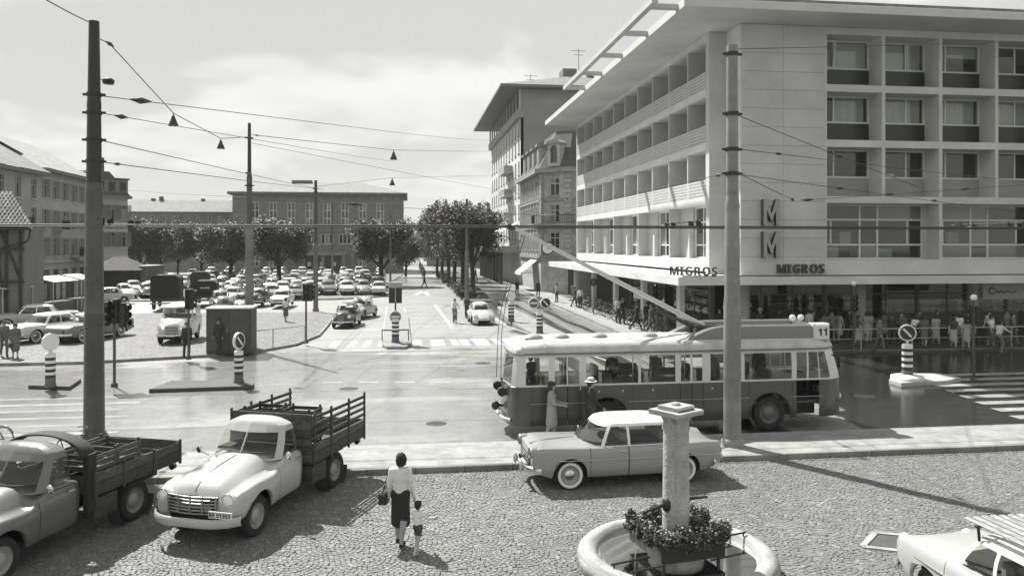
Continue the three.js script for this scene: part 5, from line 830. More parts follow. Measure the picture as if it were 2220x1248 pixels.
const roundCar = (paintV) => autoBase({    // pre-war style: narrow bonnet, separate wings
  name: 'old_saloon_car', paint: paint(paintV), R: 0.33, track: 0.62,
  body: { x0: -2.0, x1: 2.0, step: 0.1, w: [[-2, 0.5], [-1.75, 0.66], [-1, 0.77], [1, 0.77], [1.6, 0.74], [2.0, 0.6]], yb: [[-2, 0.4], [-1.5, 0.3], [1.5, 0.3], [2, 0.42]], ys: [[-2, 0.6], [-1.5, 0.8], [-0.5, 0.9], [0.8, 0.86], [1.4, 0.82], [2, 0.62]], yt: [[-2, 0.62], [-1.7, 0.9], [-1.0, 1.12], [0.6, 1.14], [1.7, 1.05], [1.95, 0.9], [2, 0.75]], wheels: [[1.25, 0.38, 0.32], [-1.2, 0.38, 0.32]], top: [[0.74, 0.05], [0.6, 0.3], [0.46, 0.78], [0.25, 0.97], [0, 1]] },
  cab: [['windshield', 0.72, 0, 0.36, 0], ['pillar', 0.62, 0.5, 0.28, 0.44], ['side_window', 0.5, 0.62, 0.2, 0.52], ['pillar', -0.15, 0.66, -0.15, 0.56], ['side_window', -0.22, 0.66, -0.22, 0.56], ['pillar', -0.85, 0.62, -0.75, 0.54], ['rear_window', -1.42, 0.36, -1.05, 0.3], ['x', -1.5, 0, -1.1, 0]], cabY: [1.0, 1.42, 0.14, 0.05], seat: [0, -0.7, 0.88, 0.5], lamps: [[1.92, 0.78, 0.5, 0.1], [-1.96, 0.6, 0.5, 0.05, true]], bumpers: [[2.16, 0.45, 0.74, 1], [-2.1, 0.45, 0.7, -1]], grille: [2.04, 0.68, 0.22, 0.4, 5], plate: [[2.16, 0.36, 0]],
});
const beetle = (paintV) => { const t = autoBase({
  name: 'beetle_shaped_car', paint: paint(paintV), R: 0.33, track: 0.64,
  body: { x0: -1.95, x1: 1.95, step: 0.08, w: [[-1.95, 0.36], [-1.7, 0.56], [-1, 0.72], [0.6, 0.72], [1.3, 0.6], [1.75, 0.46], [1.95, 0.3]], yb: [[-1.95, 0.42], [-1.4, 0.3], [1.4, 0.3], [1.95, 0.42]], ys: [[-1.95, 0.5], [-1.5, 0.7], [-0.5, 0.86], [0.6, 0.86], [1.4, 0.74], [1.95, 0.5]], yt: [[-1.95, 0.52], [-1.7, 0.8], [-1.2, 1.06], [0.55, 1.0], [1.2, 0.92], [1.7, 0.7], [1.95, 0.52]] },
  cab: [['windshield', 0.62, 0, 0.28, 0], ['pillar', 0.52, 0.44, 0.2, 0.4], ['side_window', 0.42, 0.58, 0.12, 0.48], ['pillar', -0.1, 0.62, -0.12, 0.52], ['side_window', -0.2, 0.62, -0.2, 0.52], ['pillar', -0.85, 0.58, -0.72, 0.48], ['rear_window', -1.25, 0.34, -0.92, 0.3], ['x', -1.32, 0, -0.96, 0]], cabY: [0.93, 1.36, 0.14, 0.06], seat: [0, -0.7, 0.84, 0.48], lamps: [], bumpers: [[2.05, 0.4, 0.72, 1, 0.09], [-2.02, 0.4, 0.7, -1, 0.09]], plate: [],
  ...{} });
  for (const [x, f] of [[1.2, 1], [-1.18, -1]]) for (const q of [1, -1]) { // bulging wings
    const pts = []; for (let i = 0; i <= 14; i++) { const th = lerp(-0.35, Math.PI + 0.25, i / 14), row = []; for (let k = 0; k <= 6; k++) { const s = k / 6, R = 0.37 + 0.2 * Math.cos(s * Math.PI / 2); row.push(V(x + f * Math.cos(th) * R * 1.15, 0.33 + Math.sin(th) * R * 0.98, q * lerp(0.42, 0.77, Math.sin(s * Math.PI / 2)))); } pts.push(row); }
    const w = mesh('wing', G().grid(pts, null, q * f > 0), paint(paintV), t);
    addWheel(t, x, q * 0.64, 0.33, 0.15); if (f > 0) { const l = mesh('headlight', lg(0.095), lampMat, t); l.position.set(1.72, 0.66, q * 0.6); l.rotation.z = 0.35; mesh('lamp_rim', G().torus(0, 0, 0, 0.1, 0.014, 'x', 18, 6), chrome, l); }
  }
  mesh('running_board', G().box(-0.75, 0.75, 0.26, 0.31, -0.76, -0.6).box(-0.75, 0.75, 0.26, 0.31, 0.6, 0.76), blackMat, t);
  mesh('bonnet_strip', G().tube([[0.7, 1.005, 0], [1.25, 0.915, 0], [1.7, 0.72, 0]], 0.014, 6, 10), chrome, t);
  return t; };
const finCar = (paintV, roofV) => autoBase({
  name: 'large_finned_car', paint: paint(paintV), roofPaint: paint(roofV), R: 0.35, track: 0.74, tyre: 0.2, wheel: { white: true }, detail: true, handleY: 0.86, handleZ: 0.93,
  body: { x0: -2.55, x1: 2.5, step: 0.1, w: [[-2.55, 0.78], [-2.3, 0.88], [-1, 0.94], [1.4, 0.94], [2.2, 0.92], [2.5, 0.82]], yb: [[-2.55, 0.42], [-2, 0.3], [2, 0.3], [2.5, 0.42]], ys: [[-2.55, 0.98], [-2, 1.02], [-1, 0.96], [1, 0.96], [2.2, 0.96], [2.5, 0.84]], yt: [[-2.55, 0.86], [-2.2, 0.96], [-1.2, 1.02], [0.9, 1.04], [2.1, 0.98], [2.5, 0.84]], wheels: [[1.5, 0.42, 0.34], [-1.45, 0.42, 0.34]], doors: [[-0.95, -0.05], [-0.03, 0.9]] },
  cab: cabSaloon(1.1, -1.45, 0.82), cabY: [0.97, 1.44, 0.1], seat: [0.1, -0.9, 0.9, 0.68], lamps: [[2.46, 0.78, 0.68, 0.1], [-2.52, 0.8, 0.72, 0.06, true]], bumpers: [[2.68, 0.48, 0.92, 1, 0.15], [-2.7, 0.48, 0.92, -1, 0.15]], grille: [2.56, 0.66, 0.5, 0.22, 4], plate: [[2.69, 0.42, 0]],
});
{ // protos of the parked cars
}
const protos = { white: saloon(0.62), pale: saloon(0.42), mid: saloon(0.2, { roof: 0.55 }), grey: saloon(0.13), black: saloon(0.03), oldBlack: roundCar(0.03), oldGrey: roundCar(0.22), oldPale: roundCar(0.45), bGrey: beetle(0.22), bPale: beetle(0.5), bDark: beetle(0.05), fin: finCar(0.5, 0.7), finDark: finCar(0.18, 0.6) };
// --- the parked rows ---
{
  const keys = ['white', 'pale', 'mid', 'mid', 'grey', 'grey', 'black', 'black', 'oldBlack', 'oldBlack', 'oldGrey', 'oldPale', 'bGrey', 'bPale', 'bDark', 'white', 'fin', 'finDark'];
  const desc = { white: 'white saloon', pale: 'pale grey saloon', mid: 'grey saloon with pale roof', grey: 'dark grey saloon', black: 'black saloon', oldBlack: 'black old-style saloon', oldGrey: 'grey old-style saloon', oldPale: 'pale old-style saloon', bGrey: 'grey beetle-shaped car', bPale: 'pale beetle-shaped car', bDark: 'dark beetle-shaped car', fin: 'large pale saloon', finDark: 'large dark saloon with pale roof' };
  const ord = ['first', 'second', 'third', 'fourth', 'fifth', 'sixth', 'seventh', 'eighth', 'ninth', 'tenth', 'eleventh', 'twelfth', 'thirteenth', 'fourteenth', 'fifteenth', 'sixteenth', 'seventeenth'];
  const rows = [[84.5, 590, 838, 7, 0.05], [91, 455, 836, 10, -0.08], [100, 430, 838, 11, 0.1], [110, 415, 836, 12, -0.05], [122, 405, 842, 12, 0.08], [136, 400, 842, 11, 0]];
  rows.forEach(([d, a, b, n, tilt], r) => {
    for (let i = 0; i < n; i++) {
      const px = lerp(a, b, (i + 0.5) / n) + rr(-7, 7), [x, z] = atD(px, d + rr(-1.4, 1.4)), k = r === 0 && i === n - 1 ? 'pale' : r === 0 && i === n - 2 ? 'bGrey' : keys[(rnd() * keys.length) | 0], back = rnd() < 0.2;
      put(protos[k], `${desc[k]} in the ${ord[r]} parked row, ${ord[i]} from the left`, x, z, -Math.PI / 2 + tilt + rr(-0.07, 0.07) - 0.75 * (Math.atan((px - 1110) / FOCAL) + YAW) + (back ? Math.PI : 0), 0.12, 'cars parked in rows on the car park').scale.setScalar(rr(0.98, 1.1));
    }
  });
  const left = [[245, 100, 'fin', -1.2], [285, 96, 'grey', -1.3], [288, 86, 'pale', -1.15], [318, 80, 'oldGrey', -1.2], [270, 79, 'bPale', -0.9], [330, 84, 'fin', -1.5], [340, 103, 'white', -1.5], [372, 108, 'pale', -1.4], [505, 73, 'bPale', -1.65], [563, 70, 'oldBlack', -1.7], [612, 69, 'white', -1.6], [470, 80, 'white', -1.55], [500, 84, 'oldPale', -1.6], [545, 88, 'oldGrey', -1.5], [395, 97, 'white', -1.5], [232, 72, 'pale', -2.6], [478, 66, 'oldGrey', -1.2], [528, 64, 'bDark', -1.4], [590, 78, 'mid', -1.35], [640, 79, 'grey', -1.3], [545, 77, 'black', -1.2]];
  const where = ['nearest the garden pavilion', 'below the box lorry', 'behind the rounded grey one on the left', 'left of the canvas lorry', 'right behind the signal cluster', 'touching the canvas lorry on its left', 'right of the box lorry', 'in front of the low tree', 'right behind the switch cabinet', 'just right of the second pole', 'standing alone behind the woman in the dark skirt', 'right of the dark delivery van', 'behind the dark delivery van', 'two places right of the delivery van', 'above the canvas lorry', 'half hidden by the tallest pole', 'close behind the left side of the switch cabinet', 'peeping out between cabinet and second pole', 'two places right of the second pole', 'just left of the thin pole', 'second behind the second pole'];
  left.forEach(([px, d, k, ry], i) => { const [x, z] = atD(px, d); put(protos[k], `${desc[k]} ${where[i]}`, x, z, ry, 0.12, 'cars standing loosely on the apron'); });
}
// --- cars with a place of their own ---
put(protos.bPale, 'pale beetle-shaped car waiting at the stop line', ...gp(1041, 700), -Math.PI / 2 + 0.06); put(roundCar(0.035), 'black old-style saloon coming to the crossing', ...gp(752, 706), -Math.PI / 2 - 0.12); put(protos.oldPale, 'pale car right behind the black saloon at the crossing', ...gp(783, 688), -Math.PI / 2 - 0.3);
{ const a = atD(72, 50.5), b = atD(104, 44.6), c = atD(196, 44.8); put(finCar(0.34, 0.72), 'large pale car in profile behind the others at left', a[0], a[1], Math.PI + 0.45, 0.12); put(finCar(0.6, 0.75), 'large white car turned to the camera near the left beacon', b[0], b[1], Math.PI + 1.12, 0.12); put(protos.finDark, 'large dark car with bright bumper behind the tallest pole', c[0], c[1], Math.PI + 1.2, 0.12); }

// --- the saloon beside the fountain ---
{
  const pc = paint(0.27, 0.28), rf = paint(0.72, 0.3), t = autoBase({
    name: 'four_door_saloon', paint: pc, roofPaint: rf, R: 0.33, track: 0.7, tyre: 0.18, wheel: { white: true, rim: mat(0.3, 0.3) }, detail: true, handleY: 0.83, handleZ: 0.85,
    body: { x0: -2.25, x1: 2.22, step: 0.05, w: [[-2.25, 0.74], [-2.05, 0.8], [-1.2, 0.85], [1.2, 0.86], [1.9, 0.84], [2.22, 0.76]], yb: [[-2.25, 0.4], [-1.7, 0.27], [1.7, 0.27], [2.22, 0.42]], ys: [[-2.25, 0.92], [-1.8, 0.95], [-0.8, 0.91], [1, 0.93], [2.0, 0.96], [2.22, 0.92]], yt: [[-2.25, 0.84], [-2.1, 0.9], [-1.7, 0.95], [0.8, 1.0], [1.9, 0.95], [2.22, 0.86]], wheels: [[1.38, 0.4, 0.32], [-1.32, 0.4, 0.32]], doors: [[-0.9, 0.01], [0.03, 0.92]], top: [[0.84, 0.0], [0.7, 0.3], [0.5, 0.8], [0.26, 0.97], [0, 1]] },
    cab: [['windshield', 1.08, 0, 0.62, 0], ['windshield', 1.02, 0.4, 0.57, 0.34], ['windshield', 0.82, 0.66, 0.48, 0.52], ['pillar', 0.66, 0.73, 0.42, 0.57], ['side_window', 0.58, 0.75, 0.36, 0.6], ['pillar', 0.02, 0.76, 0.03, 0.62], ['side_window', -0.04, 0.76, -0.03, 0.62], ['pillar', -1.0, 0.75, -0.86, 0.6], ['rear_window', -1.34, 0.7, -1.04, 0.52], ['rear_window', -1.66, 0.4, -1.2, 0.32], ['x', -1.72, 0, -1.24, 0]], cabY: [0.92, 1.4, 0.1, 0.04, 0.88], seat: [0.02, -0.95, 0.86, 0.6],
    lamps: [[2.2, 0.83, 0.64, 0.095], [-2.24, 0.7, 0.68, 0.06, true]], bumpers: [[2.36, 0.45, 0.84, 1, 0.13], [-2.36, 0.45, 0.82, -1, 0.13]], grille: [2.26, 0.64, 0.46, 0.22, 4], plate: [[2.37, 0.4, 0]],
  });
  for (const q of [1, -1]) { mesh('headlight_hood', G().lathe([[0.1, -0.12], [0.135, 0], [0.125, 0.12], [0.11, 0.16], [0.1, 0.1]], 16), pc, t).rotation.set(0, 0, -Math.PI / 2); const h = t.children[t.children.length - 1]; h.position.set(2.14, 0.84, q * 0.64); mesh('side_trim', G().tube([[-2.2, 0.66, q * 0.83], [-1.2, 0.665, q * 0.86], [1.2, 0.67, q * 0.868], [2.0, 0.68, q * 0.84]], 0.009, 5, 16), chrome, t); mesh('overrider', G().ball(2.42, 0.48, q * 0.36, 0.05, 0.12, 0.05).ball(-2.42, 0.48, q * 0.36, 0.05, 0.12, 0.05), chrome, t); }
  mesh('steering_wheel', G().torus(0, 0, 0, 0.19, 0.014, 'x', 20, 6), blackMat, t).position.set(0.52, 0.98, -0.33); mesh('bonnet_strip', G().tube([[1.1, 1.0, 0], [1.7, 0.98, 0], [2.15, 0.9, 0]], 0.014, 5, 8), chrome, t);
  mesh('windscreen_wiper', G().rod([1.07, 0.95, 0.15], [0.86, 1.15, 0.42], 0.008).rod([1.07, 0.95, -0.2], [0.9, 1.13, 0.05], 0.008), blackMat, t); mesh('wing_mirror', G().ball(0.75, 1.02, 0.86, 0.03, 0.05, 0.06), chrome, t);
  put(t, 'grey four-door saloon with white roof parked behind the fountain', 4.98, -18.08, Math.PI + 0.05);
}
// --- the estate car cut by the lower right corner ---
{
  const pc = paint(0.42), t = autoBase({
    name: 'estate_car', paint: pc, roofPaint: paint(0.7), R: 0.31, track: 0.62, detail: true, handleY: 0.82, handleZ: 0.8,
    body: { x0: -2.1, x1: 2.1, step: 0.05, w: [[-2.1, 0.76], [-1.9, 0.79], [1.2, 0.8], [1.85, 0.77], [2.1, 0.66]], yb: [[-2.1, 0.36], [-1.6, 0.27], [1.6, 0.27], [2.1, 0.4]], ys: [[-2.1, 0.9], [1, 0.93], [1.8, 0.92], [2.1, 0.84]], yt: [[-2.1, 0.92], [0.8, 1.0], [1.7, 0.94], [2.1, 0.8]], wheels: [[1.28, 0.37, 0.3], [-1.25, 0.37, 0.3]], doors: [[-0.85, -0.02], [0.0, 0.85]], top: [[0.84, 0.02], [0.7, 0.3], [0.5, 0.85], [0.25, 0.98], [0, 1]] },
    cab: [['windshield', 1.0, 0, 0.55, 0], ['windshield', 0.92, 0.45, 0.5, 0.4], ['pillar', 0.74, 0.66, 0.42, 0.56], ['side_window', 0.6, 0.72, 0.3, 0.62], ['pillar', 0.0, 0.73, 0.0, 0.64], ['side_window', -0.06, 0.73, -0.06, 0.64], ['pillar', -0.85, 0.73, -0.85, 0.64], ['side_window', -0.92, 0.73, -0.92, 0.64], ['pillar', -1.82, 0.72, -1.65, 0.62], ['rear_window', -2.02, 0.6, -1.8, 0.52], ['x', -2.06, 0, -1.84, 0]], cabY: [0.94, 1.4, 0.08, 0.03], seat: [0, -0.9, 0.86, 0.55], lamps: [[2.06, 0.78, 0.56, 0.095], [-2.1, 0.7, 0.6, 0.05, true]], bumpers: [[2.22, 0.44, 0.78, 1], [-2.22, 0.44, 0.78, -1]], grille: [2.14, 0.62, 0.36, 0.18, 3],
  });
  for (const q of [1, -1]) mesh('side_trim', G().tube([[-2.05, 0.68, q * 0.77], [0, 0.7, q * 0.806], [1.3, 0.72, q * 0.8], [2.0, 0.7, q * 0.71]], 0.012, 5, 16), chrome, t);
  for (let i = 0; i < 10; i++) mesh('rack_slat', G().cbox(-1.9, 0.62, 1.6, 1.625, -0.66 + i * 0.14, -0.57 + i * 0.14, 0.006), mat(0.6, 0.6, { map: T_wood }), t);
  for (const x of [-1.6, -0.6, 0.35]) mesh('rack_bar', G().bar([x, 1.585, -0.7], [x, 1.585, 0.74], 0.04, 0.025).rod([x, 1.38, -0.64], [x, 1.58, -0.66], 0.02).rod([x, 1.38, 0.64], [x, 1.58, 0.68], 0.02), ironMat, t);
  put(t, 'pale estate car with slatted roof rack in the lower right corner', 8.55, -9.6, Math.PI / 2 + 0.03);
}
// --- pale van, canvas lorry, dark delivery van, box lorry ---
{
  const v = autoBase({ name: 'delivery_van', cat: 'van', paint: paint(0.5), R: 0.34, track: 0.68, tyre: 0.18,
    body: { x0: -2.0, x1: 1.95, step: 0.1, w: [[-2, 0.8], [0.4, 0.84], [1.2, 0.8], [1.95, 0.62]], yb: [[-2, 0.36], [1.5, 0.32], [1.95, 0.42]], ys: [[-2, 1.2], [0.7, 1.16], [1.2, 0.84], [1.95, 0.7]], yt: [[-2, 1.22], [0.6, 1.22], [1.1, 1.12], [1.8, 1.02], [1.95, 0.82]], wheels: [[1.2, 0.42, 0.34], [-1.2, 0.4, 0.34]], top: [[0.76, 0.05], [0.6, 0.35], [0.46, 0.8], [0.25, 0.97], [0, 1]] },
    cab: [['windshield', 0.8, 0, 0.45, 0], ['windshield', 0.72, 0.5, 0.4, 0.46], ['pillar', 0.6, 0.72, 0.32, 0.66], ['side_window', 0.48, 0.78, 0.24, 0.72], ['pillar', -0.2, 0.8, -0.2, 0.74], ['pillar', -1.6, 0.8, -1.5, 0.74], ['rear_window', -1.96, 0.6, -1.8, 0.55], ['x', -1.98, 0, -1.82, 0]], cabY: [1.14, 1.72, 0.2, 0.03], seat: [0.0, 0, 0.95, 0.6], lamps: [[1.86, 0.8, 0.6, 0.1], [-1.98, 0.7, 0.6, 0.05, true]], bumpers: [[2.1, 0.45, 0.78, 1, 0.1]], grille: [2.0, 0.7, 0.3, 0.36, 5], plate: [[2.12, 0.4, 0]] });
  put(v, 'pale rounded delivery van at the kerb of the apron', ...gp(388, 738, 0.12), -Math.PI / 2 + 0.06, 0.12).scale.set(1, 1.12, 1.04);
  function lorry(name, label, px, d, ry, dark, hood, w = 2.1, h = 2.5, L = 3.4) {
    const [x, z] = atD(px, d), t = thing(name, label, 'lorry', x, 0.12, z, ry); mesh('bed', G().cbox(-L / 2, L / 2, 0.75, 0.95, -w / 2, w / 2, 0.02), mat(0.05, 0.8), t);
    const s = new THREE.Shape(), a = w / 2, r = hood ? 0.35 : 0.04; s.moveTo(-a, 0); s.lineTo(a, 0); s.lineTo(a, h - 0.95 - r); s.quadraticCurveTo(a, h - 0.95, a - r, h - 0.95 + (hood ? 0.1 : 0)); s.lineTo(-a + r, h - 0.95 + (hood ? 0.1 : 0)); s.quadraticCurveTo(-a, h - 0.95, -a, h - 0.95 - r);
    mesh(hood ? 'canvas_cover' : 'box_body', G().geo(new THREE.ExtrudeGeometry(s, { depth: L - 0.1, bevelEnabled: false }).rotateY(-Math.PI / 2).translate(L / 2 - 0.05, 0.952, 0)), mat(dark, 0.9, { map: T_grain }), t);
    if (!hood) mesh('roof_panel', G().box(-L / 2 + 0.05, L / 2 - 0.05, h + 0.002, h + 0.06, -w / 2, w / 2), mat(0.6, 0.7), t);
    mesh('cab', G().cbox(L / 2 + 0.05, L / 2 + 1.5, 0.5, 1.3, -w * 0.43, w * 0.43, 0.08).cbox(L / 2 + 0.08, L / 2 + 1.0, 1.3, 2.05, -w * 0.4, w * 0.4, 0.1), paint(0.2), t); mesh('windscreen', G().box(L / 2 + 1.001, L / 2 + 1.02, 1.4, 1.9, -w * 0.34, w * 0.34), darkGlass, t);
    for (const xx of [-L / 2 + 0.8, L / 2 + 0.9]) for (const q of [1, -1]) addWheel(t, xx, q * (w / 2 - 0.18), 0.42, 0.22); mesh('rear_bumper', G().box(-L / 2 - 0.1, -L / 2, 0.5, 0.62, -w / 2, w / 2), mat(0.3, 0.6), t); for (const q of [1, -1]) mesh('mudguard', G().box(-L / 2 + 0.3, -L / 2 + 1.3, 0.86, 0.9, q * (w / 2 - 0.18) - 0.14, q * (w / 2 - 0.18) + 0.14), mat(0.08, 0.7), t);
    return t;
  }
  lorry('canvas_lorry', 'lorry with dark canvas cover seen from behind on the apron', 362, 66, Math.PI / 2 + 0.16, 0.03, true, 2.2, 2.75, 3.4); const dv = lorry('dark_van', 'dark delivery van with pale lettering on its rear right of the canvas lorry', 447, 70, Math.PI / 2 + 0.16, 0.035, true, 1.95, 2.1, 3.2); const dl = mesh('rear_lettering', G().box(0, 0.02, 0, 0.1, -0.4, -0.1).box(0, 0.02, 0, 0.1, -0.04, 0.4), mat(0.6, 0.7), dv); dl.position.set(-1.62, 1.55, 0);
  lorry('dark_van', 'dark high van in the second line behind the delivery van', 434, 84, Math.PI / 2 + 0.2, 0.04, true, 1.9, 2.4, 3.2); lorry('box_lorry', 'tall grey box lorry with pale top left of the trees', 312, 92, Math.PI / 2 - 0.35, 0.16, false, 2.3, 2.9, 4.2);
}
// --- trolleybus ---
{
  const t = thing('trolleybus', 'trolleybus with dark sides and pale roof passing in front of the store', 'bus', 8.05, 0, -23.12, 0.012);
  const low = paint(0.055, 0.35), up = paint(0.55, 0.35), rf = mat(0.72, 0.45, { map: T_grain }), fair = paint(0.14, 0.4);
  const wf = curve([[-5.18, 0.72], [-5.1, 0.98], [-4.92, 1.12], [-4.6, 1.2], [4.3, 1.2], [4.72, 1.1], [4.98, 0.92], [5.12, 0.66]]), Wb = [[2.62, 0.62, 0.5], [-2.35, 0.62, 0.5]];
  const o = loft({ x0: -5.18, x1: 5.12, step: 0.08, w: wf, yb: () => 0.36, ys: () => 1.47, open: true, wheels: Wb, side: [[0.965, 0], [0.985, 0.08], [1, 0.3], [1, 0.97], [0.985, 1]], doors: [[-3.9, -3.53], [-3.51, -3.15], [-0.17, 0.17], [0.19, 0.53], [3.44, 3.78], [3.8, 4.15]] });
  mesh('lower_body', o.body, low, t);
  o.doors.forEach((d, k) => { const open = k % 2 === 0 && (k >> 1) >= 4; if (!open) mesh('door_leaf', d, low, t); });
  for (const [x, s] of [[-5.18, -1], [5.12, 1]]) { const p = []; for (const y of [0.36, 0.7, 1.1, 1.47]) { const r = []; for (let i = 0; i <= 8; i++) { const z = -0.72 + i * 0.18; r.push(V(x + s * 0.06 * (1 - (z / 0.72) ** 2), y, z * (s < 0 ? 1 : 0.92))); } p.push(r); } mesh(s < 0 ? 'rear_panel' : 'front_panel', G().grid(p, null, s > 0), low, t); }
  // window band: nodes from the front centre round to the rear centre
  const sx = [['side_window', 4.55], ['pillar', 4.19], ['side_window', 4.15], ['pillar', 3.82], ['side_window', 3.76], ['pillar', 3.44], ['side_window', 3.28], ['pillar', 1.8], ['side_window', 1.66], ['pillar', 0.75], ['side_window', 0.5], ['pillar', 0.2], ['side_window', 0.14], ['pillar', -0.15], ['side_window', -0.32], ['pillar', -1.35], ['side_window', -1.43], ['pillar', -2.97], ['side_window', -3.17], ['pillar', -3.5], ['side_window', -3.54], ['pillar', -3.88], ['side_window', -4.06], ['pillar', -4.72]];
  const sl = (x) => x > 4 ? (x - 4) * 0.35 : 0, nodes = [['windshield', 5.16, 0, 4.92, 0], ['windshield', 5.1, 0.66, 4.86, 0.62], ['pillar', 4.98, 0.9, 4.74, 0.86], ...sx.map(([k, x]) => [k, x, x > 4.5 ? 1.14 : 1.19, x - sl(x), x > 4.5 ? 1.1 : 1.17]), ['pillar', -5.0, 1.07, -4.94, 1.05], ['rear_window', -5.1, 0.92, -5.02, 0.9], ['x', -5.22, 0, -5.1, 0]];
  const c = cabin(nodes, 1.47, 2.36, 0.02, 0.012, 0.93, 0.06); mesh('window_frame', c.roof, up, t); for (const p of c.panes) mesh(p.type, p.geo, glassCar, t);
  { const pl = [], ring = nodes.map((n) => [n[3], n[4]]), full = [...ring, ...ring.slice(1, -1).reverse().map(([x, z]) => [x, -z])]; full.push(full[0]); for (const [r, y] of [[1.012, 2.33], [1.02, 2.4], [1.005, 2.5], [0.96, 2.6], [0.86, 2.68], [0.66, 2.74], [0.35, 2.77], [0, 2.78]]) pl.push(full.map(([x, z]) => V(x * (1 - (1 - r) * 0.35) * (r < 0.01 ? 0.9 : 1), y, z * r))); mesh('roof', G().grid(pl, null, false), rf, t); mesh('gutter', (() => { const g = G(), P = full.map(([x, z]) => [x * 1.006, 2.4, z * 1.025]); for (let i = 0; i < P.length - 1; i++) g.rod(P[i], P[i + 1], 0.022, 0.022, 6); return g; })(), mat(0.12, 0.5), t); }
  mesh('floor', G().box(-5.0, 4.9, 0.78, 0.84, -1.1, 1.1), mat(0.08, 0.8), t); mesh('chassis', G().box(-4.4, 4.2, 0.4, 0.776, -0.85, 0.85), blackMat, t);
  for (let i = 0; i < 8; i++) for (const z of [-0.75, 0.75]) { if (z > 0 && (i === 1 || i === 4)) continue; const x = -4.2 + i * 0.98; mesh('seat', G().cbox(x, x + 0.42, 1.1, 1.2, z - 0.4, z + 0.4, 0.03).cbox(x - 0.06, x + 0.03, 1.12, 1.78, z - 0.4, z + 0.4, 0.03).box(x + 0.1, x + 0.3, 0.842, 1.1, z - 0.3, z + 0.3), mat(0.05, 0.7), t); }
  for (const x of [-3.5, -1.4, 0.2, 1.75, 3.4]) mesh('grab_pole', G().rod([x, 0.842, 0.55], [x, 2.36, 0.55], 0.02), chrome, t);
  mesh('driver_cab', G().box(3.9, 4.4, 0.842, 1.5, -0.9, -0.2).torus(4.55, 1.45, -0.5, 0.24, 0.02, 'y', 20, 6), mat(0.06, 0.7), t);
  mesh('advert_panel', G().box(-0.3, 0.5, 1.5, 1.72, -0.2, -0.17).box(-1.7, -1.0, 1.5, 1.85, -0.4, -0.37), mat(0.08, 0.7), t);
  for (const [x] of Wb) for (const z of [1, -1]) addWheel(t, x, z * 1.0, 0.5, 0.28, { rim: mat(0.1, 0.6), cap: mat(0.14, 0.5) });
  for (const z of [1, -1]) mesh('wheel_arch', G().torus(2.62, 0.5, z * 1.195, 0.63, 0.02, 'z', 24, 6, Math.PI).torus(-2.35, 0.5, z * 1.195, 0.63, 0.02, 'z', 24, 6, Math.PI), mat(0.04, 0.6), t);
  for (const [z0, z1] of [[0.52, 0.98], [-0.98, -0.52]]) { const p = []; for (let i = 0; i <= 24; i++) { const x = lerp(0.15, 4.5, i / 24), h = 2.72 + 0.38 * Math.min(1, Math.sin(Math.min(1, i / 7) * Math.PI / 2)) ; p.push([V(x, 2.5, z1 > 0 ? z1 : z0), V(x, lerp(2.5, h, 0.85), (z1 > 0 ? z1 - 0.03 : z0 + 0.03)), V(x, h, (z0 + z1) / 2 + (z1 > 0 ? 0.05 : -0.05)), V(x, lerp(2.6, h, 0.9), z1 > 0 ? z0 : z1), V(x, 2.6, z1 > 0 ? z0 : z1)]); } mesh('roof_fairing', G().grid(p, null, z1 > 0), fair, t); }
  mesh('fairing_rail', G().rod([0.4, 2.66, 1.0], [4.4, 2.66, 1.0], 0.025).rod([0.4, 2.66, -1.0], [4.4, 2.66, -1.0], 0.025), mat(0.5, 0.4), t); mesh('fairing_nose', G().cbox(4.2, 4.5, 2.6, 3.05, -0.96, 0.96, 0.08), fair, t);
  { const b = mesh('route_box', G().cbox(4.1, 4.62, 2.62, 3.12, 0.6, 1.02, 0.05), mat(0.6, 0.5), t), n = mesh('route_number', text('11', 0.22, 0.012), blackMat, b); n.position.set(4.22, 2.76, 1.021); const n2 = mesh('route_number', text('11', 0.22, 0.012), blackMat, b); n2.rotation.y = Math.PI / 2; n2.position.set(4.621, 2.76, 0.95); }
  mesh('roof_lamp', G().ball(4.0, 3.2, -0.1, 0.1).ball(4.28, 3.2, -0.1, 0.1), mat(0.7, 0.3), t);
  for (const x of [-4.35, -3.55, -2.4, -0.85]) mesh('roof_vent', G().lathe([[0.26, 0], [0.24, 0.08], [0.14, 0.13], [0, 0.14]], 16).ball(0, 0.02, 0, 0.3, 0.06, 0.22), mat(0.3, 0.5), t).position.set(x, 2.74, 0.35);
  for (const z of [0.32, -0.3]) { mesh('trolley_pole', G().rod([0.9, 3.05, z], [-4.9, 6.0, z], 0.055, 0.028, 10), mat(0.5, 0.45), t); mesh('pole_head', G().rod([-4.9, 5.96, z], [-5.08, 6.04, z], 0.05, 0.04, 8).ball(-5.08, 6.05, z, 0.09, 0.06, 0.06), ironMat, t); mesh('pole_base', G().cbox(0.6, 1.5, 2.7, 3.06, z - 0.18, z + 0.18, 0.05).rod([0.7, 2.95, z], [-0.6, 3.6, z + 0.05], 0.03), ironMat, t); mesh('pole_rope', G().tube([[-4.6, 5.8, z], [-5.25, 3.4, z * 1.2], [-5.35, 1.5, z * 1.6]], 0.012, 5, 12), mat(0.1, 0.8), t); mesh('rope_reel', G().rod([-5.32, 1.25, z * 1.7 - 0.08], [-5.32, 1.25, z * 1.7 + 0.08], 0.13, 0.13, 14).box(-5.34, -5.18, 1.15, 1.35, z * 1.7 - 0.03, z * 1.7 + 0.03), blackMat, t); }
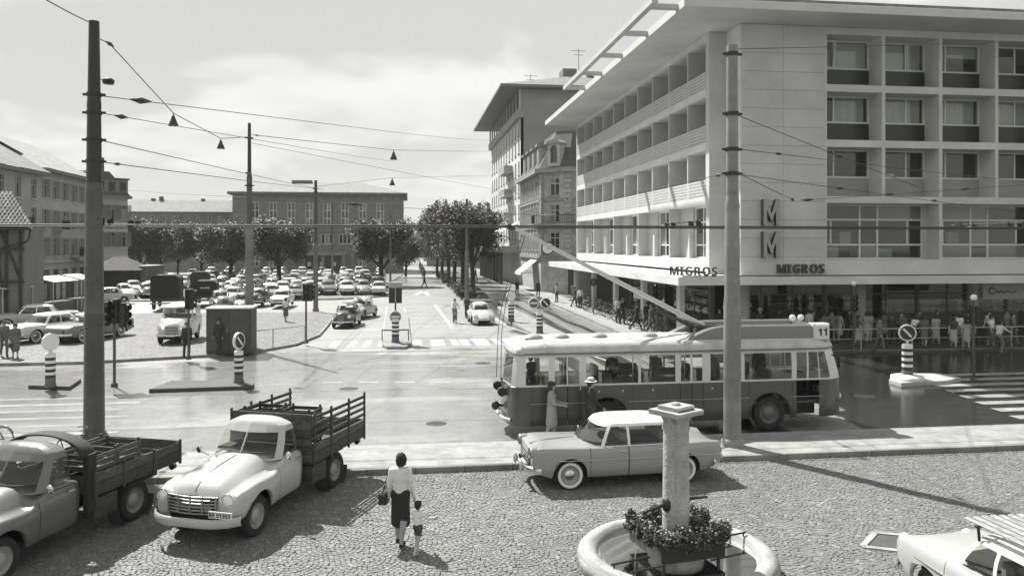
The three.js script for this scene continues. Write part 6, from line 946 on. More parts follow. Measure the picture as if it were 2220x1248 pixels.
  for (const z of [1, -1]) mesh('side_trim', G().box(-4.6, -2.99, 0.98, 1.0, z * 1.203 - 0.008, z * 1.203 + 0.008).box(-1.72, 1.98, 0.98, 1.0, z * 1.203 - 0.008, z * 1.203 + 0.008).box(3.26, 4.3, 0.98, 1.0, z * 1.203 - 0.008, z * 1.203 + 0.008), mat(0.3, 0.4, { metalness: 0.6 }), t); for (const x of [-4.55, -2.9, -1.6, -0.6, 1.1, 1.95, 3.3]) mesh('panel_joint', G().box(x - 0.006, x + 0.006, 0.4, 1.45, 1.196, 1.204), blackMat, t);
  mesh('rear_coupling', G().rod([-5.2, 0.75, 0], [-5.42, 0.75, 0], 0.05).ball(-5.44, 0.75, 0, 0.12, 0.14, 0.1), ironMat, t); mesh('rear_bumper', G().tube([[-5.1, 0.5, 0.95], [-5.28, 0.5, 0.6], [-5.3, 0.5, -0.6], [-5.1, 0.5, -0.95]], 0.05), mat(0.4, 0.5), t); addLamps(t, 5.14, 0.85, 0.6, 0.12); mesh('wing_mirror', G().rod([4.6, 2.2, 1.1], [4.74, 2.12, 1.24], 0.02).cbox(4.72, 4.76, 1.82, 2.14, 1.2, 1.34, 0.01), blackMat, t);
  for (const x of [-2.6, -1.9, -1.0, 0.8, 1.25, 1.55]) mesh('side_lamp', G().ball(x, 1.3, 1.205, 0.03), mat(0.5, 0.3), t);
}
// --- two market trucks ---
function truck(label, paintV, x, z, ry, slats, bed) {
  const pc = paint(paintV, 0.34), t = autoBase({ name: 'pickup_truck', cat: 'truck', paint: pc, R: 0.38, track: 0.74, tyre: 0.2, wheel: { rim: mat(0.25, 0.5), cap: mat(0.35, 0.4) }, detail: true, handleY: 1.08, handleZ: 0.86,
    body: { x0: -0.12, x1: 2.3, step: 0.05, w: [[-0.12, 0.82], [0.7, 0.86], [1.2, 0.93], [1.8, 0.95], [2.15, 0.88], [2.3, 0.78]], yb: [[-0.12, 0.42], [1, 0.42], [2, 0.48], [2.3, 0.56]], ys: [[-0.12, 1.2], [0.6, 1.17], [1.0, 1.02], [1.6, 1.04], [2.05, 0.98], [2.3, 0.86]], yt: [[-0.12, 1.24], [0.7, 1.34], [1.3, 1.3], [1.9, 1.2], [2.2, 1.06], [2.3, 0.92]], wheels: [[1.54, 0.47, 0.4]], doors: [[-0.06, 0.8]], top: [[0.86, -0.02], [0.72, 0.04], [0.64, 0.2], [0.56, 0.62], [0.4, 0.9], [0.2, 0.99], [0, 1]] },
    cab: [['windshield', 0.92, 0, 0.52, 0], ['windshield', 0.86, 0.4, 0.47, 0.36], ['pillar', 0.74, 0.68, 0.4, 0.58], ['side_window', 0.6, 0.78, 0.28, 0.66], ['pillar', 0.08, 0.8, 0.06, 0.68], ['rear_window', -0.1, 0.62, -0.06, 0.52], ['x', -0.12, 0, -0.08, 0]], cabY: [1.2, 1.8, 0.15, 0.03, 0.82], seat: [0.05, 0, 1.0, 0.62], lamps: [[2.27, 0.86, 0.68, 0.12]], bumpers: [[2.52, 0.5, 0.92, 1, 0.17]], bumperMat: mat(0.4, 0.35), plate: [] });
  mesh('windscreen_divider', G().rod([0.93, 1.22, 0], [0.6, 1.7, 0], 0.018), pc, t); mesh('bonnet_crease', G().tube([[1.0, 1.335, 0], [1.6, 1.27, 0], [2.1, 1.13, 0], [2.28, 0.99, 0]], 0.009, 5, 14), paint(paintV * 0.55), t);  // the shade of the crease is drawn as a darker paint line
  mesh('grille', G().box(2.28, 2.33, 0.62, 0.94, -0.5, 0.5), blackMat, t); for (let i = 0; i < 6; i++) mesh('grille_bar', G().tube([[2.33, 0.63 + i * 0.06, -0.52], [2.4, 0.63 + i * 0.06, 0], [2.33, 0.63 + i * 0.06, 0.52]], 0.016, 5, 10), mat(0.35, 0.35, { metalness: 0.6 }), t); for (const q of [-0.5, -0.25, 0, 0.25, 0.5]) mesh('grille_upright', G().box(2.35 + (0.25 - q * q) * 0.2, 2.37 + (0.25 - q * q) * 0.2, 0.62, 0.95, q - 0.012, q + 0.012), mat(0.35, 0.35, { metalness: 0.6 }), t);
  { const p = mesh('number_plate', G().cbox(2.47, 2.49, 0.62, 0.74, -0.92, -0.44, 0.004), mat(0.6, 0.5), t), n = mesh('plate_number', text('BE 51353', 0.075, 0.004), blackMat, p); n.rotation.y = Math.PI / 2; n.position.set(2.491, 0.643, -0.45); }
  for (const q of [1, -1]) mesh('wing_mirror', G().rod([0.72, 1.2, q * 0.82], [0.76, 1.28, q * 1.0], 0.012).ball(0.76, 1.32, q * 1.02, 0.03, 0.08, 0.07), chrome, t);
  for (const q of [1, -1]) addWheel(t, -1.54, q * 0.74, 0.4, 0.26, { rim: mat(0.2, 0.5), cap: mat(0.3, 0.5) });
  mesh('frame_rail', G().box(-2.7, 0.2, 0.55, 0.7, -0.45, -0.3).box(-2.7, 0.2, 0.55, 0.7, 0.3, 0.45).rod([-1.54, 0.4, -0.7], [-1.54, 0.4, 0.7], 0.08), blackMat, t);
  const wd = wood(bed), wd2 = wood(bed * 1.5), hw = 0.98, xb0 = -2.75, xb1 = -0.28;
  for (let i = 0; i < 8; i++) mesh('bed_plank', G().box(xb0, xb1, 0.86, 0.9, -hw + i * hw / 4 + 0.006, -hw + (i + 1) * hw / 4 - 0.006), i % 2 ? wd : wd2, t);
  for (const q of [1, -1]) {
    for (let i = 0; i < 2; i++) mesh('side_board', G().cbox(xb0, xb1, 0.9 + i * 0.2, 1.09 + i * 0.2, q * hw - 0.02, q * hw + 0.02, 0.006), i ? wd2 : wd, t);
    if (slats) for (let i = 0; i < 4; i++) mesh('side_slat', G().cbox(xb0, xb1 + 0.02, 1.38 + i * 0.14, 1.45 + i * 0.14, q * hw - 0.012, q * hw + 0.012, 0.005), i % 2 ? wd : wd2, t);
    for (const x of [xb0 + 0.03, -1.9, -1.05, xb1 - 0.03]) mesh('stake', G().cbox(x - 0.03, x + 0.03, 0.82, slats ? 1.95 : 1.34, q * hw + q * 0.022 - 0.018, q * hw + q * 0.022 + 0.018, 0.005), mat(0.04, 0.6), t);
    mesh('mudguard', G().geo(new THREE.CylinderGeometry(0.5, 0.5, 0.3, 16, 1, true, -Math.PI / 2, Math.PI).rotateX(Math.PI / 2).translate(-1.54, 0.38, q * 0.74)), mat(0.06, 0.7), t); mesh('tool_box', G().cbox(-0.95, -0.35, 0.42, 0.8, q * 0.82 - 0.12, q * 0.82 + 0.12, 0.015), wd, t);
  }
  for (let i = 0; i < (slats ? 6 : 2); i++) mesh('headboard_plank', G().cbox(xb1, xb1 + 0.04, 0.9 + i * 0.17, 1.06 + i * 0.17, -hw + 0.022, hw - 0.022, 0.006), i % 2 ? wd : wd2, t);
  for (let i = 0; i < 2; i++) mesh('tailboard', G().cbox(xb0 - 0.045, xb0 - 0.005, 0.9 + i * 0.2, 1.09 + i * 0.2, -hw + 0.022, hw - 0.022, 0.006), i ? wd2 : wd, t);
  if (!slats) mesh('canvas_bow', G().geo(new THREE.TorusGeometry(0.86, 0.07, 8, 20, Math.PI).scale(1, 0.42, 2.6).rotateY(Math.PI / 2).translate(xb1 + 0.02, 1.62, 0)).box(xb1 - 0.1, xb1 + 0.1, 0.6, 1.66, -0.96, -0.84).box(xb1 - 0.1, xb1 + 0.1, 0.6, 1.66, 0.84, 0.96), mat(0.02, 0.8), t);
  mesh('tow_hitch', G().box(-2.95, -2.75, 0.5, 0.68, -0.12, 0.12).rod([-2.95, 0.59, 0], [-3.1, 0.59, 0], 0.04), ironMat, t); addLamps(t, -2.8, 0.74, 0.8, 0.06, true);
  return put(t, label, x, z, ry);
}
const TW = { x: -2.97, z: -17.07, ry: -1.962 }, TD = { x: -6.72, z: -15.4, ry: -1.94 };
truck('cream pickup truck with slatted stake bed and empty crates', 0.42, TW.x, TW.z, TW.ry, true, 0.12);
truck('dark pickup truck with low plank bed of crates at the left edge', 0.12, TD.x, TD.z, TD.ry, false, 0.1);
// crates in the beds: each a thing
function crate(label, at, lx, lz, y, rot, L, W, H, tone) {
  const c = Math.cos(at.ry), s = Math.sin(at.ry), x = at.x + lx * c + lz * s, z = at.z - lx * s + lz * c, t = thing('slatted_crate', label, 'crate', x, y, z, at.ry + rot, 'market crates');
  const m = wood(tone), m2 = wood(tone * 1.4); for (const q of [1, -1]) for (let k = 0; k < 3; k++) { const y0 = 0.02 + k * (H - 0.02) / 3; mesh('slat', G().box(-L / 2, L / 2, y0, y0 + H / 3 - 0.035, q * W / 2 - 0.008, q * W / 2 + 0.008), k % 2 ? m : m2, t); mesh('slat', G().box(q * L / 2 - 0.008, q * L / 2 + 0.008, y0, y0 + H / 3 - 0.035, -W / 2 + 0.01, W / 2 - 0.01), m, t); }
  for (const a of [1, -1]) for (const b of [1, -1]) mesh('corner_post', G().box(a * (L / 2 - 0.03) - 0.02, a * (L / 2 - 0.03) + 0.02, 0, H + 0.03, b * (W / 2 - 0.03) - 0.02, b * (W / 2 - 0.03) + 0.02), m, t); mesh('bottom', G().box(-L / 2 + 0.01, L / 2 - 0.01, 0, 0.015, -W / 2 + 0.01, W / 2 - 0.01), m, t);
}
[[-0.7, 0.42, 0.9, 0, 'lower'], [-0.7, 0.42, 1.26, 0.04, 'middle'], [-0.7, 0.42, 1.62, -0.05, 'topmost']].forEach(([x, z, y, r, n]) => crate(`${n} crate of the stack behind the cream truck cab, far side`, TW, x, z, y, r, 0.62, 0.72, 0.33, 0.06));
[[-0.7, -0.46, 0.9, 0, 'lower'], [-0.7, -0.46, 1.26, -0.03, 'middle'], [-0.7, -0.46, 1.62, 0.06, 'topmost']].forEach(([x, z, y, r, n]) => crate(`${n} crate of the stack behind the cream truck cab, near side`, TW, x, z, y, r, 0.6, 0.7, 0.33, 0.08));
[['behind the cab, near side', -0.68, -0.5, 0.9], ['behind the cab, far side', -0.68, 0.45, 0.9], ['in the middle of the bed, near side', -1.36, -0.5, 0.9], ['in the middle of the bed, far side', -1.36, 0.45, 0.9], ['on top behind the cab, near side', -0.68, -0.5, 1.27], ['on top in the middle, near side', -1.34, -0.48, 1.27], ['at the rear of the bed, near side', -2.0, -0.45, 0.9]].forEach(([n, x, z, y]) => crate(`pale slatted crate on the dark truck ${n}`, TD, x, z, y, rr(-0.05, 0.05), 0.62, 0.8, 0.34, 0.13));
// ---------- people: one continuous skin over posed bones ----------
function fieldMesh(caps, cell, k = 0.035) {     // caps: [ax, ay, az, bx, by, bz, ra, rb, tag]; returns smooth surface with colour tags
  let lo = [9, 9, 9], hi = [-9, -9, -9];
  for (const c of caps) for (let i = 0; i < 3; i++) { const r = Math.max(c[6], c[7]) + 0.05; lo[i] = Math.min(lo[i], c[i] - r, c[i + 3] - r); hi[i] = Math.max(hi[i], c[i] + r, c[i + 3] + r); }
  const n = [0, 1, 2].map((i) => Math.ceil((hi[i] - lo[i]) / cell) + 1), F = new Float32Array(n[0] * n[1] * n[2]).fill(9), at = (i, j, l) => (l * n[1] + j) * n[0] + i;
  const dist = (c, x, y, z) => { const bx = c[3] - c[0], by = c[4] - c[1], bz = c[5] - c[2], L = bx * bx + by * by + bz * bz, t = L ? clamp(((x - c[0]) * bx + (y - c[1]) * by + (z - c[2]) * bz) / L) : 0; return Math.hypot(x - c[0] - bx * t, y - c[1] - by * t, z - c[2] - bz * t) - lerp(c[6], c[7], t); };
  for (const c of caps) {                      // each bone only touches the cells near it
    const r = Math.max(c[6], c[7]) + 0.09, a = [0, 1, 2].map((i) => Math.max(0, Math.floor((Math.min(c[i], c[i + 3]) - r - lo[i]) / cell))), b = [0, 1, 2].map((i) => Math.min(n[i] - 1, Math.ceil((Math.max(c[i], c[i + 3]) + r - lo[i]) / cell))), kk = c[9] ?? k;
    for (let l = a[2]; l <= b[2]; l++) for (let j = a[1]; j <= b[1]; j++) for (let i = a[0]; i <= b[0]; i++) { const d = dist(c, lo[0] + i * cell, lo[1] + j * cell, lo[2] + l * cell), q = at(i, j, l), f = F[q], h = Math.max(kk - Math.abs(d - f), 0) / kk; F[q] = Math.min(d, f) - h * h * kk * 0.25; }
  }
  const id = new Int32Array(F.length).fill(-1), P = [], T = [], out = [];
  for (let l = 0; l < n[2] - 1; l++) for (let j = 0; j < n[1] - 1; j++) for (let i = 0; i < n[0] - 1; i++) {
    let s = [0, 0, 0], m = 0, neg = 0; const v = [];
    for (let q = 0; q < 8; q++) { const f = F[at(i + (q & 1), j + (q >> 1 & 1), l + (q >> 2))]; v.push(f); if (f < 0) neg++; }
    if (!neg || neg === 8) continue;
    for (const [p, q] of [[0, 1], [2, 3], [4, 5], [6, 7], [0, 2], [1, 3], [4, 6], [5, 7], [0, 4], [1, 5], [2, 6], [3, 7]]) if ((v[p] < 0) !== (v[q] < 0)) { const t = v[p] / (v[p] - v[q]); s[0] += lerp(p & 1, q & 1, t); s[1] += lerp(p >> 1 & 1, q >> 1 & 1, t); s[2] += lerp(p >> 2, q >> 2, t); m++; }
    id[at(i, j, l)] = P.length; const x = lo[0] + (i + s[0] / m) * cell, y = lo[1] + (j + s[1] / m) * cell, z = lo[2] + (l + s[2] / m) * cell; P.push([x, y, z]);
    let best = 9, tg = 0; for (const c of caps) { const d = dist(c, x, y, z); if (d < best) { best = d; tg = c[8]; } } T.push(tg);
  }
  const idx = [], quad = (a, b, c, d, fl) => { if (a < 0 || b < 0 || c < 0 || d < 0) return; fl ? idx.push(a, b, c, a, c, d) : idx.push(a, c, b, a, d, c); };
  for (let l = 1; l < n[2] - 1; l++) for (let j = 1; j < n[1] - 1; j++) for (let i = 1; i < n[0] - 1; i++) {
    const f = F[at(i, j, l)] < 0;
    if (f !== F[at(i + 1, j, l)] < 0) quad(id[at(i, j - 1, l - 1)], id[at(i, j, l - 1)], id[at(i, j, l)], id[at(i, j - 1, l)], f);
    if (f !== F[at(i, j + 1, l)] < 0) quad(id[at(i - 1, j, l - 1)], id[at(i - 1, j, l)], id[at(i, j, l)], id[at(i, j, l - 1)], f);
    if (f !== F[at(i, j, l + 1)] < 0) quad(id[at(i - 1, j - 1, l)], id[at(i, j - 1, l)], id[at(i, j, l)], id[at(i - 1, j, l)], f);
  }
  return { P, T, idx };
}
function fieldGeo(parts, tones) {      // joins field meshes into one coloured geometry
  const pos = [], col = [], idx = []; for (const { P, T, idx: I } of parts) { const o = pos.length / 3; P.forEach((p, i) => { pos.push(...p); const v = tones[T[i]]; col.push(v * 0.985, v, v * 0.96); }); for (const i of I) idx.push(i + o); }
  const g = new THREE.BufferGeometry(); g.setAttribute('position', new THREE.Float32BufferAttribute(pos, 3)); g.setAttribute('color', new THREE.Float32BufferAttribute(col, 3)); g.setAttribute('uv', new THREE.Float32BufferAttribute(new Float32Array(pos.length / 3 * 2), 2)); g.setIndex(idx); g.computeVertexNormals(); return g;
}
const clothMat = new THREE.MeshStandardMaterial({ vertexColors: true, roughness: 0.85 });
// pose: legs [thigh swing, knee], arms [swing forward, elbow, outward], degrees; s: skirt / shorts / hat; tones by tag
function buildPerson(o) {
  const D = Math.PI / 180, H = (o.h || 1.7) / 1.7, caps = [], { skirt = 0, fine = 0.022, lean = 0, top = 0.3, bottom = 0.05, skin = 0.32, shoe = 0.03, sock = skin, hairV = 0.03, child = 0, build = 1 } = o;
  const TG = { top: 0, bottom: 1, skin: 2, shoe: 3, hair: 4, sock: 5, eye: 6, lip: 7 }, tones = [top, bottom, skin, shoe, hairV, sock, 0.03, skin * 0.6];
  const hk = child ? 1.28 : 1, B = build, c = (a, b, ra, rb, t, k) => caps.push([...a, ...b, ra, rb, TG[t], k]);
  const hipY = 0.9 * (child ? 0.94 : 1), shY = 1.39 * (child ? 0.95 : 1), sl = Math.sin(lean * D), cl = Math.cos(lean * D), up = (x, y, z) => { const dy = y - hipY; return [x, hipY + dy * cl - z * sl, z * cl + dy * sl]; };
  c(up(-0.055, hipY + 0.02, -0.01), up(0.055, hipY + 0.02, -0.01), 0.12 * B, 0.12 * B, 'bottom'); c(up(-0.045, 1.08, 0), up(0.045, 1.08, 0), 0.105 * B, 0.105 * B, 'top'); c(up(-0.085, 1.25, 0.005), up(0.085, 1.25, 0.005), 0.11 * B, 0.11 * B, 'top'); c(up(-0.11, shY - 0.03, -0.01), up(0.11, shY - 0.03, -0.01), 0.085 * B, 0.085 * B, 'top'); c(up(0, 1.0, 0), up(0, 1.28, 0), 0.12 * B, 0.12 * B, 'top');
  if (o.bust) for (const s of [1, -1]) c(up(s * 0.07, 1.26, 0.08), up(s * 0.07, 1.25, 0.085), 0.06, 0.06, 'top');
  const nk = up(0, shY + 0.03, -0.005), hd = up(0, shY + 0.115 * hk, 0.012), hr = 0.088 * hk; c(nk, hd, 0.05, 0.048, 'skin', 0.02);
  const HT = (o.turn || 0) * D, hp = (x, y, z) => [hd[0] + x * Math.cos(HT) + z * Math.sin(HT), hd[1] + y, hd[2] - x * Math.sin(HT) + z * Math.cos(HT)];
  // head on its own finer grid
  const hc = [], h2 = (a, b, ra, rb, t, k = 0.02) => hc.push([...a, ...b, ra, rb, TG[t], k]), q = hk;
  h2(hp(0, 0.09 * q, -0.012 * q), hp(0, 0.08 * q, 0.012 * q), hr, hr * 0.95, 'skin'); h2(hp(0, 0.0, 0.035 * q), hp(0, 0.03 * q, 0.03 * q), 0.05 * q, 0.06 * q, 'skin'); h2(hp(0, 0.07 * q, 0.09 * q), hp(0, 0.045 * q, 0.105 * q), 0.01 * q, 0.014 * q, 'skin', 0.012); for (const s of [1, -1]) { h2(hp(s * 0.086 * q, 0.07 * q, -0.005), hp(s * 0.09 * q, 0.045 * q, 0), 0.016 * q, 0.012 * q, 'skin', 0.008); h2(hp(s * 0.033 * q, 0.075 * q, 0.084 * q), hp(s * 0.036 * q, 0.075 * q, 0.083 * q), 0.01 * q, 0.01 * q, 'eye', 0.004); } h2(hp(-0.02 * q, 0.008 * q, 0.082 * q), hp(0.02 * q, 0.008 * q, 0.082 * q), 0.008 * q, 0.008 * q, 'lip', 0.006); h2(hd, nk, 0.046, 0.05, 'skin');
  const hair = []; const hh = (a, b, ra, rb) => hair.push([...a, ...b, ra, rb, TG.hair, 0.03]);
  hh(hp(0, 0.115 * q, -0.03 * q), hp(0, 0.11 * q, 0.02 * q), 0.093 * q, 0.084 * q); hh(hp(0, 0.07 * q, -0.05 * q), hp(0, 0.03 * q, -0.05 * q), 0.08 * q, (o.long ? 0.075 : 0.05) * q); if (o.long) { for (const s of [1, -1]) hh(hp(s * 0.05, 0.07, -0.03), hp(s * 0.055, 0.0, -0.03), 0.06, 0.045); hh(hp(0, 0.15, -0.02), hp(0, 0.14, 0.05), 0.06, 0.045); }
  // legs
  const legs = o.legs || [[8, 5], [-8, 5]]; let low = 9; const L1 = 0.43 * (child ? 0.92 : 1), L2 = 0.42 * (child ? 0.92 : 1), feet = [];
  legs.forEach(([th, kn], i) => { const s = i ? -1 : 1, hip = [s * 0.085, hipY - 0.02, 0], a = th * D, b = (th - kn) * D, kne = [s * 0.09, hip[1] - L1 * Math.cos(a), hip[2] + L1 * Math.sin(a)], ank = [s * 0.085, kne[1] - L2 * Math.cos(b), kne[2] + L2 * Math.sin(b)]; const bare = skirt || o.shorts; const g = b * 0.9, toe = [s * 0.1, ank[1] - 0.035 + Math.sin(-g) * -0.0, ank[2] + 0.15];
    const mid = hip.map((v, k) => lerp(v, kne[k], 0.5)); c(hip, mid, 0.088 * B, 0.075 * B, 'bottom'); c(mid, kne, 0.075 * B, 0.056 * B, bare && !(skirt > 0.38) ? 'skin' : 'bottom'); const calf = kne.map((v, k) => lerp(v, ank[k], 0.35) - (k === 2 ? 0.015 : 0)); c(kne, calf, bare ? 0.052 : 0.062, bare ? 0.055 : 0.06, bare ? 'skin' : 'bottom'); c(calf, ank, bare ? 0.053 : 0.06, bare ? 0.034 : 0.054, o.socks ? 'sock' : bare ? 'skin' : 'bottom'); c([ank[0], ank[1] - 0.035, ank[2] - 0.03], toe, 0.036, 0.03, 'shoe', 0.02); c([ank[0], ank[1] - 0.04, ank[2]], [toe[0], toe[1] - 0.005, toe[2] - 0.04], 0.038, 0.036, 'shoe', 0.02); low = Math.min(low, ank[1] - 0.075); });
  if (skirt) { const k1 = hipY - skirt; c([-0.05, hipY + 0.04, 0], [-0.07, k1, 0.01], 0.12 * B, 0.115 * B, 'bottom'); c([0.05, hipY + 0.04, 0], [0.07, k1, 0.01], 0.12 * B, 0.115 * B, 'bottom'); c([0, hipY, 0], [0, k1, 0.01], 0.13 * B, 0.13 * B, 'bottom'); if (o.flare) c([0, hipY - 0.1, 0], [0, k1 + 0.03, 0], 0.14, o.flare, 'bottom'); }
  // arms and hands
  const arms = o.arms || [[-8, 12, 8], [8, 12, 8]], hands = []; arms.forEach(([sw, el, out, side], i) => { const s = i ? -1 : 1, sh = up(s * 0.17 * B, shY - 0.02, -0.01), a = sw * D, u = out * D, e = [sh[0] + s * 0.28 * Math.sin(u), sh[1] - 0.28 * Math.cos(a) * Math.cos(u), sh[2] + 0.28 * Math.sin(a)], a2 = (sw + el) * D, u2 = (side ?? out * 0.6) * D, w = [e[0] + s * 0.25 * Math.sin(u2), e[1] - 0.25 * Math.cos(a2) * Math.cos(u2), e[2] + 0.25 * Math.sin(a2)]; const slv = o.sleeve === 'short' ? 'skin' : 'top', m = sh.map((v, k) => lerp(v, e[k], 0.6)); c(sh, m, 0.058 * B, 0.05 * B, 'top'); c(m, e, 0.049 * B, 0.043 * B, slv); c(e, w, 0.043 * B, 0.032, slv);
    const d = [0, 1, 2].map((k) => (w[k] - e[k]) / 0.25); hands.push([w, d, s]); });
  const hm = []; for (const [w, d, s] of hands) { const f = V(...d).normalize(), side = V(0, 0, 1).cross(f).lengthSq() > 0.2 ? V(0, 0, 1) : V(0, 1, 0), n = V().crossVectors(f, side).normalize().multiplyScalar(s), lat = V().crossVectors(n, f).normalize(), p = (a, b, cc) => [w[0] + f.x * a + lat.x * b + n.x * cc, w[1] + f.y * a + lat.y * b + n.y * cc, w[2] + f.z * a + lat.z * b + n.z * cc];
    if (o.fine && o.fine < 0.016) { const hs = child ? 1.0 : 1, ca = []; const k = (a, b, ra, rb) => ca.push([...a, ...b, ra, rb, TG.skin, 0.01]); k(p(-0.03, 0, 0), p(0.02, 0, 0), 0.028, 0.027); for (const y of [-0.022, -0.007, 0.008, 0.022]) { k(p(0.02, y * 0.6, 0), p(0.075, y, 0), 0.017, 0.013); const L = 0.035 - Math.abs(y + 0.004) * 0.35; k(p(0.078, y * 1.15, 0), p(0.078 + L, y * 1.2, -0.008), 0.0088, 0.008); k(p(0.078 + L, y * 1.2, -0.008), p(0.078 + L * 1.6, y * 1.15, -0.028), 0.008, 0.007); } k(p(0.02, 0.022, 0), p(0.055, 0.048, -0.008), 0.013, 0.01); k(p(0.055, 0.048, -0.008), p(0.082, 0.046, -0.02), 0.0095, 0.008); hm.push(fieldMesh(ca, 0.0045, 0.01)); }
    else { c(w, p(0.09, 0, 0), 0.03, 0.03, 'skin', 0.015); c(p(0.08, 0.01, 0), p(0.15, 0.01, -0.02), 0.026, 0.014, 'skin', 0.012); c(p(0.03, 0.02, 0), p(0.08, 0.045, -0.01), 0.014, 0.011, 'skin', 0.01); } }
  const g = fieldGeo([fieldMesh(caps, fine), fieldMesh(hc, fine < 0.016 ? 0.007 : 0.013), ...hm], tones); g.translate(0, -low, 0); g.scale(H, H, H);
  const t = new THREE.Group(); t.name = 'person'; t.userData = { category: 'person' }; const bodyM = mesh('body', g, clothMat, t);
  if (hairV >= 0) { const hg = fieldGeo([fieldMesh(hair, fine < 0.016 ? 0.009 : 0.016)], tones); hg.translate(0, -low, 0); hg.scale(H, H, H); mesh('hair', hg, clothMat, t); }
  if (o.hat) { const y = (hd[1] + 0.13 * q - low) * H, x = hd[0] * H, z = hd[2] * H; const hat = mesh('hat', G().lathe([[0.17, 0.0], [0.16, 0.012], [0.098, 0.02], [0.1, 0.035], [0.095, 0.09], [0.06, 0.115], [0, 0.11]], 20).move(x, y, z - 0.01), mat(o.hat, 0.8), t); mesh('hat_band', G().lathe([[0.101, 0.02], [0.1, 0.05]], 20).move(x, y, z - 0.01), mat(0.04, 0.8), hat); }
  if (o.bag) { const [w] = hands[o.bag === 'r' ? 1 : 0], b = mesh('handbag', G().cbox(-0.06, 0.06, -0.34, -0.12, -0.16, 0.16, 0.03).tube([[0, -0.13, -0.1], [0, 0.0, -0.06], [0, 0.02, 0], [0, 0.0, 0.06], [0, -0.13, 0.1]], 0.01, 5, 14), mat(0.03, 0.5), t); b.position.set(w[0] * H, (w[1] - low) * H, w[2] * H); }
  return t;
}
function place(proto, label, x, z, ry, y = 0, group) { return put(proto, label, x, z, ry, y, group); }
const faceTo = (px) => Math.atan2(...[0, 1]) + 0;   // facing +z at 0
// --- the pair in the foreground ---
{
  const w = buildPerson({ h: 1.64, fine: 0.0095, top: 0.62, bottom: 0.018, skirt: 0.5, long: true, hairV: 0.02, bust: true, legs: [[12, 8], [-12, 14]], arms: [[-4, 10, 10, 4], [4, 14, 8, 6]], turn: 38, shoe: 0.02, skin: 0.3 });
  mesh('shoulder_bag', G().cbox(-0.07, 0.07, 0, 0.22, -0.17, 0.17, 0.03).tube([[0, 0.2, -0.14], [-0.02, 0.34, -0.05], [-0.02, 0.34, 0.05], [0, 0.2, 0.14]], 0.012, 5, 14), mat(0.02, 0.45), w).position.set(0.3, 0.76, -0.02);
  mesh('bag_strap', G().tube([[0.3, 1.0, -0.02], [0.26, 1.2, -0.03], [0.19, 1.35, -0.02]], 0.01, 5, 10), mat(0.03, 0.6), w);
  place(w, 'woman in white blouse and dark skirt with a shoulder bag, seen from behind', ...gp(868, 1180), Math.PI - 0.25);
  const k = buildPerson({ h: 0.93, child: 1, fine: 0.01, top: 0.68, bottom: 0.05, shorts: true, hairV: 0.02, legs: [[10, 6], [-14, 12]], arms: [[10, 20, 8], [50, 30, 20]], turn: 20, shoe: 0.35, socks: true, sock: 0.5, skin: 0.34 });
  place(k, 'small child in white top and dark shorts beside the woman', ...gp(906, 1201), Math.PI - 0.75);
}
const pp = {   // figures shared by the distant crowd
  suit: buildPerson({ top: 0.03, bottom: 0.03, skin: 0.3 }), suitGrey: buildPerson({ top: 0.13, bottom: 0.11, legs: [[16, 6], [-14, 16]], arms: [[-16, 14, 6], [14, 18, 6]] }), shirt: buildPerson({ top: 0.6, bottom: 0.06, legs: [[4, 3], [-3, 3]] }), walk: buildPerson({ top: 0.04, bottom: 0.03, legs: [[26, 6], [-24, 14]], arms: [[-22, 16, 6], [22, 20, 6]] }),
  dress: buildPerson({ h: 1.62, top: 0.3, bottom: 0.32, skirt: 0.46, flare: 0.2, long: true, bust: true, sleeve: 'short', legs: [[10, 6], [-10, 10]] }), dressDark: buildPerson({ h: 1.62, top: 0.12, bottom: 0.14, skirt: 0.46, flare: 0.2, long: true, bust: true, bag: 'r' }), blouse: buildPerson({ h: 1.63, top: 0.62, bottom: 0.1, skirt: 0.46, flare: 0.17, long: true, bust: true, sleeve: 'short' }), blousePale: buildPerson({ h: 1.63, top: 0.05, bottom: 0.34, skirt: 0.46, flare: 0.2, long: true, bust: true, sleeve: 'short', legs: [[14, 8], [-12, 12]] }),
  coat: buildPerson({ h: 1.66, top: 0.28, bottom: 0.3, skirt: 0.4, flare: 0.17, long: true, arms: [[20, 60, 6, -10], [20, 60, 6, -10]] }), hatMan: buildPerson({ h: 1.74, top: 0.035, bottom: 0.05, hat: 0.6, legs: [[6, 4], [-6, 4]], arms: [[6, 30, 6], [10, 40, 6]], build: 1.08 }), rider: buildPerson({ top: 0.6, bottom: 0.18, legs: [[62, 70], [30, 48]], arms: [[52, 12, 10, 4], [52, 12, 10, 4]], lean: 14 }), riderDark: buildPerson({ top: 0.06, bottom: 0.04, legs: [[62, 70], [30, 48]], arms: [[52, 12, 10, 4], [52, 12, 10, 4]], lean: 14 }), bend: buildPerson({ h: 1.62, top: 0.66, bottom: 0.1, skirt: 0.46, flare: 0.18, long: true, lean: 38, arms: [[50, 20, 8], [46, 24, 8]] }),
};
const man = (k, label, px, py, ry, y = 0.13, grp) => put(pp[k], label, ...gp(px, py, y), ry, y, grp);
put(pp.coat, 'woman in a grey coat waiting at the rear door of the trolleybus', ...atD(1196, 21.75), 1.3); put(pp.hatMan, 'man in dark suit and pale hat behind the four-door saloon', ...atD(1281, 21.7), 1.9);
[[-1.9, 0.1, 'suit', 'standing near the rear'], [-0.4, -0.3, 'dressDark', 'standing at the middle door'], [1.2, 0.2, 'suitGrey', 'standing behind the pale pole'], [3.0, -0.4, 'suit', 'standing near the front'], [-4.4, 0.2, 'walk', 'at the rear window']].forEach(([x, z, k, n]) => put(pp[k], `dark passenger ${n} of the trolleybus`, 8.05 + x, -23.12 + z, x * 2, 0.842, 'passengers in the trolleybus').scale.setScalar(0.84));
